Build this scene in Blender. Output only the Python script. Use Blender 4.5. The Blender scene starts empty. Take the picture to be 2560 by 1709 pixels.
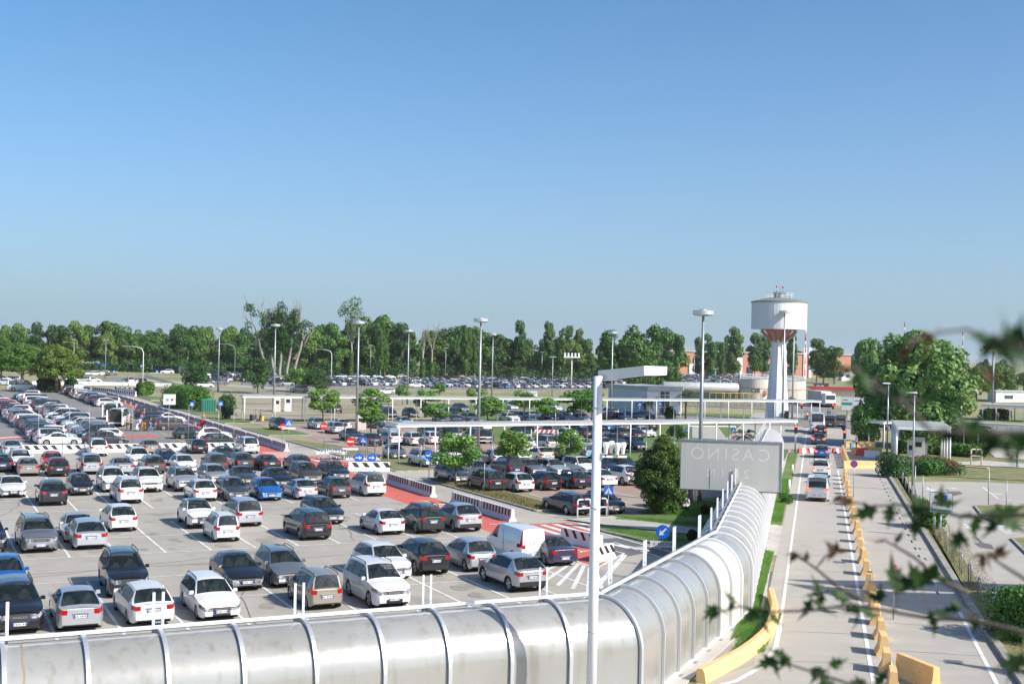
import bpy, bmesh, math, random
from mathutils import Vector, Matrix, Quaternion
sc = bpy.context.scene
R = math.radians
# ------------------------------------------------------------------ camera, world, sun
CAM_H = 11.63
PITCH, ROLL, FPX = R(0.32), R(1.3), 3072.0
cd = bpy.data.cameras.new("camera"); cam = bpy.data.objects.new("camera", cd); sc.collection.objects.link(cam)
cam.location = (0, 0, CAM_H)
CM = Matrix.Rotation(R(90)+PITCH, 3, 'X') @ Matrix.Rotation(ROLL, 3, 'Z')
cam.rotation_euler = CM.to_euler()
cd.sensor_width = 36.0; cd.lens = FPX/2560*36; cd.clip_start = 0.05; cd.clip_end = 6000
cd.dof.use_dof = True; cd.dof.focus_distance = 85; cd.dof.aperture_fstop = 4.4
sc.camera = cam
SUN_EL = R(36); SUN_AZ = math.atan2(0.87, -0.48)      # azimuth clockwise from +Y
w = bpy.data.worlds.new("World"); sc.world = w; w.use_nodes = True
nt = w.node_tree; nt.nodes.clear()
sky = nt.nodes.new('ShaderNodeTexSky'); sky.sky_type = 'NISHITA'; sky.sun_disc = False
sky.sun_elevation = SUN_EL; sky.sun_rotation = SUN_AZ
sky.altitude = 0; sky.air_density = 0.6; sky.dust_density = 1.5; sky.ozone_density = 3.0
bg = nt.nodes.new('ShaderNodeBackground'); bg.inputs[1].default_value = 0.135
hsv = nt.nodes.new('ShaderNodeHueSaturation'); hsv.inputs['Saturation'].default_value = 1.22; hsv.inputs['Hue'].default_value = .493
nt.links.new(sky.outputs[0], hsv.inputs['Color']); nt.links.new(hsv.outputs[0], bg.inputs[0])
# pale haze low over the horizon, part of the sky
bh = nt.nodes.new('ShaderNodeBackground'); bh.inputs[0].default_value = (.265, .36, .43, 1); bh.inputs[1].default_value = 1.0
tcw = nt.nodes.new('ShaderNodeTexCoord'); sx = nt.nodes.new('ShaderNodeSeparateXYZ'); nt.links.new(tcw.outputs['Generated'], sx.inputs[0])
m1 = nt.nodes.new('ShaderNodeMath'); m1.operation = 'ABSOLUTE'; nt.links.new(sx.outputs['Z'], m1.inputs[0])
m2 = nt.nodes.new('ShaderNodeMath'); m2.operation = 'MULTIPLY'; m2.inputs[1].default_value = -1/.15; nt.links.new(m1.outputs[0], m2.inputs[0])
m3 = nt.nodes.new('ShaderNodeMath'); m3.operation = 'EXPONENT'; nt.links.new(m2.outputs[0], m3.inputs[0])
m4 = nt.nodes.new('ShaderNodeMath'); m4.operation = 'MULTIPLY'; m4.inputs[1].default_value = 1.0; nt.links.new(m3.outputs[0], m4.inputs[0])
mxs = nt.nodes.new('ShaderNodeMixShader'); nt.links.new(m4.outputs[0], mxs.inputs[0]); nt.links.new(bg.outputs[0], mxs.inputs[1]); nt.links.new(bh.outputs[0], mxs.inputs[2])
wo = nt.nodes.new('ShaderNodeOutputWorld'); nt.links.new(mxs.outputs[0], wo.inputs[0])
sl = bpy.data.lights.new("sun", 'SUN'); sl.energy = 4.3; sl.angle = R(0.53); sl.color = (1, 0.94, 0.85)
so = bpy.data.objects.new("sun", sl); sc.collection.objects.link(so)
sdir = Vector((math.sin(SUN_AZ)*math.cos(SUN_EL), math.cos(SUN_AZ)*math.cos(SUN_EL), math.sin(SUN_EL)))
so.rotation_euler = sdir.to_track_quat('Z', 'Y').to_euler(); so.location = (30, -30, 60)
sc.view_settings.view_transform = 'Standard'; sc.view_settings.look = 'None'
sc.view_settings.exposure = 0.6; sc.view_settings.gamma = 1.0
sc.render.engine = 'CYCLES'
try:
    sc.cycles.use_denoising = True; sc.cycles.max_bounces = 8; sc.cycles.transparent_max_bounces = 12
    sc.cycles.volume_bounces = 0; sc.cycles.use_adaptive_sampling = True; sc.cycles.adaptive_threshold = 0.02
except Exception: pass

# ------------------------------------------------------------------ survey helpers (plan measured from the photograph)
ZO = {'A':(0,900,3.6703),'B':(0,1240,3.3438),'C':(580,1100,4.35),'D':(560,1260,3.4929),'E':(1000,1060,3.915),
 'F':(1480,1060,3.919),'H':(0,900,6.909),'I':(250,950,6.711),'J':(600,740,3.3557),'K':(1100,740,3.3557),
 'L':(1700,700,2.8),'M':(2000,780,3.266),'N':(1900,1150,2.8045),'P':(2000,1150,4.127),'Q':(2100,940,5.1065),
 'S':(0,740,3.3557),'T':(820,960,5.593),'X':(1180,1000,5.1065),'W':(1500,940,4.698),'Y':(1560,700,2.349),'O':(0,0,1)}
def px(z, x, y): a, b, s = ZO[z]; return a+x/s, b+y/s
def ray(z, x, y):
    X, Y = px(z, x, y); return (CM @ Vector(((X-1280)/FPX, -(Y-854.5)/FPX, -1)))
def G(z, x, y, h=0.0):
    d = ray(z, x, y); t = (h-CAM_H)/d.z; return Vector((d.x*t, d.y*t, h))
def AT(z, x, y, dist):                      # point at a given forward distance
    d = ray(z, x, y); t = dist/d.y; return Vector((d.x*t, d.y*t, CAM_H+d.z*t))
def HT(base, z, x, y):                      # height seen at that image row above a base point
    d = ray(z, x, y); t = base.y/d.y; return CAM_H+d.z*t
TH = R(26)
U = Vector((-math.sin(TH), math.cos(TH), 0)); V = Vector((math.cos(TH), math.sin(TH), 0))
def UV(u, v, z=0): p = U*u+V*v; return Vector((p.x, p.y, z))
def uv(p): return p.dot(U), p.dot(V)
TD = R(14)
DR = Vector((math.sin(TD), math.cos(TD), 0)); DS = Vector((math.cos(TD), -math.sin(TD), 0))
def RS(r, s, z=0): p = DR*r+DS*s; return Vector((p.x, p.y, z))
ANG = {'R': R(116), 'F': R(296), 'E': R(26), 'W': R(206), 'T': R(76), 'D': R(256)}

# ------------------------------------------------------------------ materials
I3 = (1, 1, 1)
def mat(name, col, rough=0.6, metal=0.0, spec=0.5, noise=None, bump=None, coat=0, emit=None, trans=0, alpha=1, fn=None, obji=False):
    m = bpy.data.materials.new(name); m.use_nodes = True; t = m.node_tree; b = t.nodes['Principled BSDF']
    b.inputs['Base Color'].default_value = (*col, 1); b.inputs['Roughness'].default_value = rough
    b.inputs['Metallic'].default_value = metal; b.inputs['Specular IOR Level'].default_value = spec
    b.inputs['Coat Weight'].default_value = coat; b.inputs['Coat Roughness'].default_value = 0.04
    b.inputs['Alpha'].default_value = alpha
    if emit: b.inputs['Emission Color'].default_value = (*emit[:3], 1); b.inputs['Emission Strength'].default_value = emit[3]
    if trans: b.inputs['Transmission Weight'].default_value = trans
    tc = t.nodes.new('ShaderNodeTexCoord'); src = tc.outputs['Object']
    if noise:                                # list of (scale, colour, low, high, amount, stretch)
        cur = None
        for (s, c2, lo, hi, amt, st) in noise:
            mp = t.nodes.new('ShaderNodeMapping'); mp.inputs['Scale'].default_value = st
            t.links.new(src, mp.inputs[0])
            n = t.nodes.new('ShaderNodeTexNoise'); n.inputs['Scale'].default_value = s; n.inputs['Detail'].default_value = 6
            t.links.new(mp.outputs[0], n.inputs[0])
            rp = t.nodes.new('ShaderNodeMapRange'); rp.inputs[1].default_value = lo; rp.inputs[2].default_value = hi
            rp.inputs[3].default_value = 0; rp.inputs[4].default_value = amt
            t.links.new(n.outputs[0], rp.inputs[0])
            mx = t.nodes.new('ShaderNodeMix'); mx.data_type = 'RGBA'
            if cur is None: mx.inputs[6].default_value = (*col, 1)
            else: t.links.new(cur, mx.inputs[6])
            mx.inputs[7].default_value = (*c2, 1); t.links.new(rp.outputs[0], mx.inputs[0]); cur = mx.outputs[2]
        t.links.new(cur, b.inputs['Base Color'])
    if bump:
        n = t.nodes.new('ShaderNodeTexNoise'); n.inputs['Scale'].default_value = bump[0]; n.inputs['Detail'].default_value = 4
        t.links.new(src, n.inputs[0]); bp = t.nodes.new('ShaderNodeBump'); bp.inputs['Strength'].default_value = bump[1]
        bp.inputs['Distance'].default_value = bump[2]; t.links.new(n.outputs[0], bp.inputs['Height']); t.links.new(bp.outputs[0], b.inputs['Normal'])
    if fn: fn(t, b, src)
    return m
def paint_fn(t, b, src):
    o = t.nodes.new('ShaderNodeObjectInfo'); t.links.new(o.outputs['Color'], b.inputs['Base Color'])
    t.links.new(o.outputs['Alpha'], b.inputs['Metallic'])
M = {}
M['paint'] = mat('car_paint', (.5,.5,.5), .32, coat=.9, fn=paint_fn)
for k, c, me in (('pw',(.74,.74,.73),0),('ps',(.45,.46,.47),.5),('pk',(.02,.02,.023),0),('pg',(.11,.115,.12),.3),('pb',(.03,.08,.25),.2),('pr',(.4,.03,.03),0)):
    M[k] = mat('car_paint_'+{'pw':'white','ps':'silver','pk':'black','pg':'grey','pb':'blue','pr':'red'}[k], c, .3, me, coat=.8)
M['cglass'] = mat('car_glass', (.012,.02,.021), .03, spec=.8, alpha=.62, noise=[(1.1,(.04,.055,.052),.45,.75,.8,I3)])
M['black'] = mat('black_plastic', (.018,.018,.02), .5)
M['stain'] = mat('oil_stain', (.24,.225,.195), .8, noise=[(2.5,(.33,.31,.27),.42,.62,.9,(1,1,1))]); M['crack'] = mat('tar_seam', (.13,.125,.12), .7)
M['tyre'] = mat('tyre_rubber', (.015,.015,.016), .8)
M['rim'] = mat('alloy_rim', (.55,.56,.58), .28, .6)
M['chrome'] = mat('chrome_trim', (.6,.61,.63), .2, .9)
M['hlight'] = mat('headlight_lens', (.34,.37,.39), .06, coat=1, noise=[(9,(.05,.055,.06),.42,.55,.9,I3)])
M['tlight'] = mat('taillight_lens', (.36,.01,.01), .12, coat=1, noise=[(10,(.2,.005,.005),.5,.7,.7,I3)])
M['brake'] = mat('lit_brake_lamp', (.6,.02,.01), .2, emit=(1,.08,.04,2.5))
M['redlamp'] = mat('red_signal_lamp', (.7,.02,.01), .3, emit=(1,.05,.02,6))
M['platew'] = mat('plate_white', (.7,.7,.68), .5)
M['plateb'] = mat('plate_blue', (.01,.08,.5), .4)
M['ink'] = mat('black_ink', (.02,.02,.02), .6)
M['white'] = mat('white_paint', (.78,.78,.77), .5, noise=[(1.3,(.6,.6,.57),.5,.8,.5,I3)])
M['whitem'] = mat('white_metal', (.80,.81,.82), .35, noise=[(.8,(.66,.66,.64),.52,.8,.5,(1,1,.25))])
M['galv'] = mat('galvanised_steel', (.34,.37,.38), .45, .55, noise=[(3,(.23,.25,.27),.45,.7,.7,(1,1,.15))])
M['alu'] = mat('aluminium', (.62,.64,.66), .35, .6)
M['roofgrey'] = mat('roof_sheet', (.42,.44,.44), .5, .1, noise=[(.7,(.3,.31,.31),.45,.7,.6,I3)])
M['conc'] = mat('concrete', (.45,.43,.39), .85, noise=[(1.2,(.33,.32,.29),.45,.7,.7,I3),(14,(.52,.5,.46),.5,.7,.5,I3)])
M['yconc'] = mat('yellow_painted_concrete', (.76,.5,.22), .75, noise=[(1.4,(.68,.43,.17),.42,.7,.8,I3),(7,(.36,.24,.11),.6,.72,.8,I3)], bump=(9,.3,.02))
M['rconc'] = mat('red_painted_barrier', (.55,.06,.05), .6, noise=[(3,(.4,.05,.05),.45,.7,.7,I3)])
M['red'] = mat('red_sign_film', (.62,.02,.02), .4); M['blue'] = mat('blue_sign_film', (.015,.13,.62), .35)
M['lblue'] = mat('pale_blue_film', (.1,.35,.7), .4); M['signw'] = mat('white_sign_film', (.7,.7,.7), .4)
M['signg'] = mat('sign_back', (.07,.08,.085), .5, .3); M['green'] = mat('green_sheet', (.02,.16,.12), .5)
M['sgreen'] = mat('green_sign_film', (.02,.3,.18), .5)
M['yellow'] = mat('yellow_paint', (.62,.42,.07), .6, noise=[(2,(.45,.36,.18),.45,.7,.8,I3)])
M['orange'] = mat('orange_fabric', (.62,.3,.04), .6); M['mesh'] = mat('dark_green_netting', (.015,.03,.025), .8, noise=[(.3,(.03,.06,.05),.4,.7,.8,I3)])
M['salmon'] = mat('salmon_render', (.5,.24,.16), .8, noise=[(.08,(.42,.2,.14),.4,.7,.7,I3)])
M['cream'] = mat('cream_render', (.62,.58,.5), .8, noise=[(.3,(.5,.46,.4),.45,.7,.6,(1,1,.3))])
M['bwhite'] = mat('white_cladding', (.62,.65,.67), .6, noise=[(.2,(.55,.58,.6),.4,.7,.6,(1,1,.3))])
M['win'] = mat('window_glass', (.05,.07,.09), .08, spec=.7)
M['twhite'] = mat('tower_white_paint', (.74,.75,.76), .55, noise=[(.5,(.66,.67,.67),.4,.7,.7,(1,1,.15))])
M['tpink'] = mat('tower_red_primer', (.5,.25,.2), .7); M['troof'] = mat('tower_roof_felt', (.17,.2,.17), .8)
M['skin'] = mat('skin', (.45,.27,.2), .6); M['hair'] = mat('dark_hair', (.03,.02,.015), .7); M['hairf'] = mat('fair_hair', (.35,.25,.14), .7)
M['bark'] = mat('bark', (.12,.095,.07), .9, noise=[(3,(.2,.18,.15),.45,.7,.8,(1,1,.3))], bump=(6,.6,.05))
M['pbark'] = mat('pale_bark', (.3,.27,.23), .9, noise=[(1.2,(.14,.12,.1),.45,.65,.8,(1,1,.3))], bump=(6,.6,.05))
def leafmat(name, c1, c2, rough=.55, tr=.25):
    m = bpy.data.materials.new(name); m.use_nodes = True; t = m.node_tree; b = t.nodes['Principled BSDF']
    b.inputs['Roughness'].default_value = rough; b.inputs['Specular IOR Level'].default_value = .3
    g = t.nodes.new('ShaderNodeNewGeometry'); n = t.nodes.new('ShaderNodeTexNoise'); n.inputs['Scale'].default_value = .55
    tc = t.nodes.new('ShaderNodeTexCoord'); t.links.new(tc.outputs['Object'], n.inputs[0])
    ad = t.nodes.new('ShaderNodeMath'); ad.operation = 'MULTIPLY_ADD'; ad.inputs[1].default_value = .75
    t.links.new(g.outputs['Random Per Island'], ad.inputs[0]); 
    sb = t.nodes.new('ShaderNodeMath'); sb.operation = 'MULTIPLY_ADD'; sb.inputs[1].default_value = 1.3; sb.inputs[2].default_value = -.5
    t.links.new(n.outputs[0], sb.inputs[0]); t.links.new(sb.outputs[0], ad.inputs[2]); ad.use_clamp = True
    oi = t.nodes.new('ShaderNodeObjectInfo'); hs = t.nodes.new('ShaderNodeHueSaturation')
    mr = t.nodes.new('ShaderNodeMapRange'); mr.inputs[3].default_value = .485; mr.inputs[4].default_value = .515; t.links.new(oi.outputs['Random'], mr.inputs[0])
    t.links.new(mr.outputs[0], hs.inputs['Hue'])
    mx = t.nodes.new('ShaderNodeMix'); mx.data_type = 'RGBA'; mx.inputs[6].default_value = (*c1, 1); mx.inputs[7].default_value = (*c2, 1)
    t.links.new(ad.outputs[0], mx.inputs[0]); t.links.new(mx.outputs[2], hs.inputs['Color']); t.links.new(hs.outputs[0], b.inputs['Base Color'])
    tl = t.nodes.new('ShaderNodeBsdfTranslucent'); t.links.new(hs.outputs[0], tl.inputs[0])
    ms = t.nodes.new('ShaderNodeMixShader'); ms.inputs[0].default_value = tr
    out = t.nodes['Material Output']; t.links.new(b.outputs[0], ms.inputs[1]); t.links.new(tl.outputs[0], ms.inputs[2]); t.links.new(ms.outputs[0], out.inputs[0])
    return m
M['lwood'] = leafmat('leaves_wood', (0.02, 0.062, 0.013), (0.12, 0.245, 0.048)); M['lwood2'] = leafmat('leaves_pale', (0.05, 0.12, 0.02), (0.19, 0.33, 0.07))
M['ldark'] = leafmat('leaves_dark', (0.017, 0.05, 0.014), (0.07, 0.16, 0.04)); M['lyoung'] = leafmat('leaves_fresh', (0.067, 0.163, 0.028), (0.207, 0.388, 0.077))
M['lpine'] = leafmat('pine_needles', (0.044, 0.097, 0.017), (0.148, 0.245, 0.044)); M['lhedge'] = leafmat('hedge_leaves', (0.030, 0.092, 0.013), (0.111, 0.255, 0.044))
M['lcon'] = leafmat('conical_tree_leaves', (0.018, 0.051, 0.011), (0.096, 0.184, 0.031)); M['lplane'] = leafmat('plane_tree_leaves', (0.052, 0.133, 0.028), (0.222, 0.388, 0.110))
M['lvine'] = leafmat('vine_leaves', (.01,.035,.006), (.03,.085,.012), tr=.3); M['lred'] = leafmat('reddish_shoots', (.06,.03,.015), (.1,.06,.02), tr=.4)
M['grassb'] = leafmat('grass_blades', (.09,.22,.04), (.22,.4,.08), tr=.5); M['dryb'] = leafmat('dry_grass_blades', (.16,.14,.06), (.32,.27,.13), tr=.3)
M['palm'] = leafmat('palm_fronds', (0.022, 0.061, 0.022), (0.067, 0.133, 0.044)); M['lshrub'] = leafmat('shrub_leaves', (0.030, 0.082, 0.022), (0.089, 0.173, 0.055))
M['flower'] = mat('red_flowers', (.5,.03,.03), .6)
# ground materials
ST = (1, 1, 1)
M['ground'] = mat('dry_meadow', (.27,.25,.13), .95, noise=[(.03,(.15,.19,.06),.46,.62,.9,ST),(.4,(.38,.33,.21),.5,.7,.8,ST)])
M['asph'] = mat('worn_asphalt', (.365,.34,.295), .88, noise=[(.09,(.295,.275,.24),.42,.66,.8,(1,1,1)),(.9,(.425,.395,.345),.5,.75,.7,(1,1,1)),(.33,(.23,.215,.195),.57,.7,.8,(1,1,1)),(.05,(.4,.375,.335),.52,.6,.7,(1,1,1)),(2.2,(.17,.165,.155),.66,.74,.7,I3),(25,(.24,.23,.21),.5,.8,.5,ST)], bump=(30,.15,.01))
M['asph2'] = mat('grey_asphalt', (.225,.215,.2), .88, noise=[(.08,(.16,.16,.155),.42,.66,.8,ST),(1.1,(.24,.235,.225),.5,.7,.6,ST)], bump=(30,.15,.01))
M['asph3'] = mat('dark_asphalt', (.12,.12,.12), .85, noise=[(.5,(.16,.16,.155),.45,.7,.8,ST)], bump=(30,.15,.01))
M['road'] = mat('pale_road', (.405,.378,.33), .88, noise=[(.07,(.34,.32,.28),.42,.66,.8,ST),(.8,(.455,.43,.38),.5,.72,.6,ST),(.3,(.24,.235,.22),.62,.75,.6,(1,.25,1)),(25,(.29,.28,.26),.5,.8,.5,ST)], bump=(30,.15,.01))
M['path'] = mat('footpath_concrete', (.47,.44,.39), .88, noise=[(.5,(.33,.32,.29),.45,.7,.7,ST)])
M['line'] = mat('road_paint', (.72,.72,.70), .7, noise=[(1.6,(.46,.44,.4),.52,.7,.8,ST),(9,(.42,.41,.39),.55,.7,.6,ST)])
M['redp'] = mat('red_walkway_paint', (.56,.12,.085), .75, noise=[(.5,(.48,.12,.09),.45,.7,.8,ST),(6,(.42,.16,.13),.58,.75,.6,ST)])
M['lawn'] = mat('lawn_soil', (.10,.17,.035), .95, noise=[(.35,(.2,.19,.07),.48,.64,.8,ST),(6,(.065,.125,.025),.45,.65,.7,ST)])
M['drylawn'] = mat('dry_lawn', (.2,.19,.08), .95, noise=[(.5,(.11,.14,.04),.42,.6,.9,ST),(5,(.28,.24,.13),.5,.7,.7,ST)])
M['kerb'] = mat('kerbstone', (.33,.31,.28), .85, noise=[(2,(.2,.19,.17),.45,.7,.8,ST)])
def brick_fn(t, b, src):
    mp = t.nodes.new('ShaderNodeMapping'); mp.inputs['Rotation'].default_value = (0,0,-TH); t.links.new(src, mp.inputs[0])
    br = t.nodes.new('ShaderNodeTexBrick'); br.inputs['Scale'].default_value = 1.6; br.inputs['Color1'].default_value = (.34,.2,.16,1)
    br.inputs['Color2'].default_value = (.27,.165,.14,1); br.inputs['Mortar'].default_value = (.33,.3,.25,1); br.inputs['Mortar Size'].default_value = .03
    t.links.new(mp.outputs[0], br.inputs[0])
    n = t.nodes.new('ShaderNodeTexNoise'); n.inputs['Scale'].default_value = .12; n.inputs['Detail'].default_value = 6; t.links.new(src, n.inputs[0])
    mr = t.nodes.new('ShaderNodeMapRange'); mr.inputs[1].default_value = .42; mr.inputs[2].default_value = .6; t.links.new(n.outputs[0], mr.inputs[0])
    mx = t.nodes.new('ShaderNodeMix'); mx.data_type = 'RGBA'; mx.inputs[7].default_value = (.33,.28,.22,1)
    t.links.new(br.outputs[0], mx.inputs[6]); t.links.new(mr.outputs[0], mx.inputs[0]); t.links.new(mx.outputs[2], b.inputs['Base Color'])
M['brick'] = mat('brick_paving', (.3,.18,.15), .88, fn=brick_fn)
def strip_fn(t, b, src):                      # dry overflow field: worn grass between wheel tracks
    mp = t.nodes.new('ShaderNodeMapping'); mp.inputs['Rotation'].default_value = (0,0,-TH); mp.inputs['Scale'].default_value = (.25,1,1); t.links.new(src, mp.inputs[0])
    n = t.nodes.new('ShaderNodeTexNoise'); n.inputs['Scale'].default_value = .35; n.inputs['Detail'].default_value = 5; t.links.new(mp.outputs[0], n.inputs[0])
    cr = t.nodes.new('ShaderNodeValToRGB'); e = cr.color_ramp.elements; e[0].position = .4; e[0].color = (.17,.16,.07,1); e[1].position = .6; e[1].color = (.4,.35,.28,1)
    t.links.new(n.outputs[0], cr.inputs[0]); t.links.new(cr.outputs[0], b.inputs['Base Color'])
M['field'] = mat('worn_field', (.3,.25,.18), .95, fn=strip_fn)

# ------------------------------------------------------------------ mesh builder
class MB:
    def __init__(s): s.v = []; s.f = []; s.m = []; s.mats = []; s.sm = []
    def mi(s, m):
        if m not in s.mats: s.mats.append(m)
        return s.mats.index(m)
    def add(s, vs, fs, m, smooth=False):
        o = len(s.v); s.v += [tuple(p) for p in vs]; k = s.mi(m)
        for f in fs: s.f.append(tuple(i+o for i in f)); s.m.append(k); s.sm.append(smooth)
        return s
    def box(s, c, d, m, rz=0, top=1.0, ax=None):
        dx, dy, dz = d[0]/2, d[1]/2, d[2]/2
        if ax is None: ax = (Vector((math.cos(rz), math.sin(rz), 0)), Vector((-math.sin(rz), math.cos(rz), 0)), Vector((0,0,1)))
        c = Vector(c); vs = []
        for z in (-1, 1):
            k = top if z > 0 else 1
            for x, y in ((-1,-1),(1,-1),(1,1),(-1,1)): vs.append(c+ax[0]*x*dx*k+ax[1]*y*dy*k+ax[2]*z*dz)
        return s.add(vs, [(3,2,1,0),(4,5,6,7),(0,1,5,4),(1,2,6,5),(2,3,7,6),(3,0,4,7)], m)
    def bar(s, a, b, w, h, m, up=Vector((0,0,1))):   # rectangular bar from a to b
        a = Vector(a); b = Vector(b); d = (b-a); L = d.length; d.normalize()
        if abs(d.dot(up)) > .95: up = Vector((1,0,0))
        x = d.cross(up).normalized(); y = x.cross(d)
        return s.box((a+b)/2, (L, w, h), m, ax=(d, x, y))
    def tube(s, pts, r, m, n=8, cap=True, smooth=True):
        pts = [Vector(p) for p in pts]; rr = r if isinstance(r, (list, tuple)) else [r]*len(pts); vs = []; fs = []
        pu = None
        for i, p in enumerate(pts):
            d = (pts[min(i+1, len(pts)-1)]-pts[max(i-1, 0)]).normalized()
            u = Vector((1,0,0)) if abs(d.x) < .9 else Vector((0,1,0))
            if pu is not None: u = pu
            x = (u-d*u.dot(d)).normalized(); pu = x; y = d.cross(x)
            for k in range(n): a = 2*math.pi*k/n; vs.append(p+(x*math.cos(a)+y*math.sin(a))*rr[i])
        for i in range(len(pts)-1):
            for k in range(n): k2 = (k+1) % n; fs.append((i*n+k, i*n+k2, (i+1)*n+k2, (i+1)*n+k))
        if cap: fs.append(tuple(range(n-1, -1, -1))); fs.append(tuple((len(pts)-1)*n+k for k in range(n)))
        return s.add(vs, fs, m, smooth)
    def lathe(s, prof, m, n=24, c=(0,0,0), smooth=False):  # prof = [(r,z)...] bottom to top
        c = Vector(c); vs = []; fs = []
        for r, z in prof:
            for k in range(n): a = 2*math.pi*k/n; vs.append(c+Vector((r*math.cos(a), r*math.sin(a), z)))
        for i in range(len(prof)-1):
            for k in range(n): k2 = (k+1) % n; fs.append((i*n+k, i*n+k2, (i+1)*n+k2, (i+1)*n+k))
        fs.append(tuple(range(n-1, -1, -1))); fs.append(tuple((len(prof)-1)*n+k for k in range(n)))
        return s.add(vs, fs, m, smooth)
    def prism(s, pts, z0, z1, m):
        n = len(pts); a = sum(pts[i][0]*pts[(i+1)%n][1]-pts[(i+1)%n][0]*pts[i][1] for i in range(n))
        if a < 0: pts = pts[::-1]
        vs = [(p[0], p[1], z0) for p in pts]+[(p[0], p[1], z1) for p in pts]
        return s.add(vs, [tuple(range(n-1,-1,-1)), tuple(range(n, 2*n))]+[(i, (i+1)%n, n+(i+1)%n, n+i) for i in range(n)], m)
    def sheet(s, pts, z, m):
        n = len(pts); a = sum(pts[i][0]*pts[(i+1)%n][1]-pts[(i+1)%n][0]*pts[i][1] for i in range(n))
        if a < 0: pts = pts[::-1]
        return s.add([(p[0], p[1], z) for p in pts], [tuple(range(n))], m)
    def stripe(s, a, b, w, z, m):
        a = Vector(a); b = Vector(b); d = (b-a).normalized(); n = Vector((-d.y, d.x, 0))*w/2
        return s.sheet([a-n, b-n, b+n, a+n], z, m)
    def mesh(s, name):
        me = bpy.data.meshes.new(name); me.from_pydata(s.v, [], s.f)
        for m in s.mats: me.materials.append(M[m])
        me.polygons.foreach_set('material_index', s.m); me.polygons.foreach_set('use_smooth', s.sm); me.update(); return me
    def build(s, name, parent=None, **k):
        return link(bpy.data.objects.new(name, s.mesh(name)), parent, **k)
def link(o, parent=None, label=None, cat=None, group=None, kind=None, loc=None, rz=None):
    sc.collection.objects.link(o)
    if parent is not None: o.parent = parent
    if label: o['label'] = label
    if cat: o['category'] = cat
    if group: o['group'] = group
    if kind: o['kind'] = kind
    if loc is not None: o.location = loc
    if rz is not None: o.rotation_euler = (0, 0, rz)
    return o
def thing(name, label, cat, loc=(0,0,0), rz=0, group=None):
    return link(bpy.data.objects.new(name, None), None, label, cat, group, None, loc, rz)
def copy_tree(o, parent=None):
    kids = list(o.children); c = o.copy(); sc.collection.objects.link(c); c.parent = parent
    for k in kids: copy_tree(k, c)
    return c
rnd = random.Random(7)
# ------------------------------------------------------------------ ground, roads, markings (all plan positions in metres)
def struct(name, mb, label=None): 
    o = mb.build(name, kind='structure'); return o
b = MB(); b.sheet([(-2500,-60),(2500,-60),(2500,5000),(-2500,5000)], -.02, 'ground'); struct('ground', b)
def sheet(name, pts, m, z): b = MB(); b.sheet(pts, z, m); return struct(name, b)
# car park of worn asphalt, between the tunnel and the walkway
sheet('car_park', [UV(36.5,-75), UV(36.5,33.2), UV(132.2,33.2), UV(132.2,-75)], 'asph', 0)
sheet('car_park', [UV(133,-110), UV(133,33.2), UV(272,34.6), UV(300,-20), UV(300,-140)], 'asph2', 0)
# access road beside the barrier, widening towards the tunnel
sheet('road', [UV(66,36.2), UV(66,40.3), UV(292,41), UV(292,36.2)], 'road', 0)
sheet('road', [UV(66,33.2), UV(66,41.8), UV(46,41.8), UV(37,37), UV(37,33.2)], 'asph3', 0)
sheet('road', [UV(58.4,33.2), UV(60.4,38.2), UV(52,39.4), UV(44,36), UV(40,33.2)], 'road', .004)
sheet('road', [UV(286,-60), UV(286,120), UV(300,120), UV(300,-60)], 'asph2', 0.002)
b = MB(); b.sheet([UV(60.5,36.3),UV(65.8,36.3),UV(75,36.3),UV(75,33.2),UV(57,33.2)], .008, 'redp')
b.sheet([UV(75,33.2),UV(75,36.3),UV(131,36.3),UV(131,33.2)], .008, 'redp'); b.sheet([UV(131,34.2),UV(131,36.3),UV(268,36.9),UV(268,34.9)], .008, 'redp')
b.sheet([UV(108,36.3),UV(108,39.6),UV(124,38.6),UV(124,36.3)], .010, 'redp'); b.sheet([UV(68,36.3),UV(68.2,40.3),UV(73,40.3),UV(73,36.3)], .010, 'redp')
b.sheet([UV(152,8),UV(152,27),UV(156,27),UV(156,8)], .008, 'redp'); b.sheet([UV(152,-60),UV(152,-4),UV(156,-4),UV(156,-60)], .008, 'redp')
struct('walkway', b)
# paving of the second car park
sheet('car_park', [UV(58,44.6), UV(176,44.6), UV(170,92), UV(121,78), UV(92,66.5), UV(58,58.5)], 'brick', -.004)
sheet('car_park', [UV(176,44), UV(262,44), UV(262,110), UV(176,98)], 'field', -.004)
sheet('car_park', [UV(60,40.2), UV(60,46), UV(77,46), UV(77,40.2)], 'road', .002)
sheet('car_park', [UV(99.8,40.2), UV(99.8,46), UV(107,46), UV(107,40.2)], 'road', .002)
# islands with kerbs
def island(pts, m='lawn', name='lawn', h=.12, kw=.18, kerb=True):
    b = MB(); b.prism(pts, -.02, h-.02, m); struct(name, b)
    if kerb:
        k = MB(); n = len(pts)
        for i in range(n):
            a, c = Vector(pts[i]), Vector(pts[(i+1) % n]); d = (c-a).normalized()
            k.bar(a.to_3d()+Vector((0,0,h/2)) - d*kw/2*0, c.to_3d()+Vector((0,0,h/2)), kw, h+.002*i, 'kerb')
        struct('kerb', k)
island([UV(78.5,40.5), UV(78.5,43.4), UV(100,43.4), UV(100,40.5)])
island([UV(107,40.5), UV(107,44.6), UV(112,45.2), UV(119,48.5), UV(121,45), UV(132,45), UV(144,41.2), UV(144,40.5)], 'drylawn')
island([UV(152,40.5), UV(152,46), UV(163,46), UV(166,40.5)])
island([UV(176,40.5), UV(176,44), UV(184,47), UV(186,40.5)])
island([UV(196,41), UV(193,46.5), UV(204,48.5), UV(212,41)])
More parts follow.
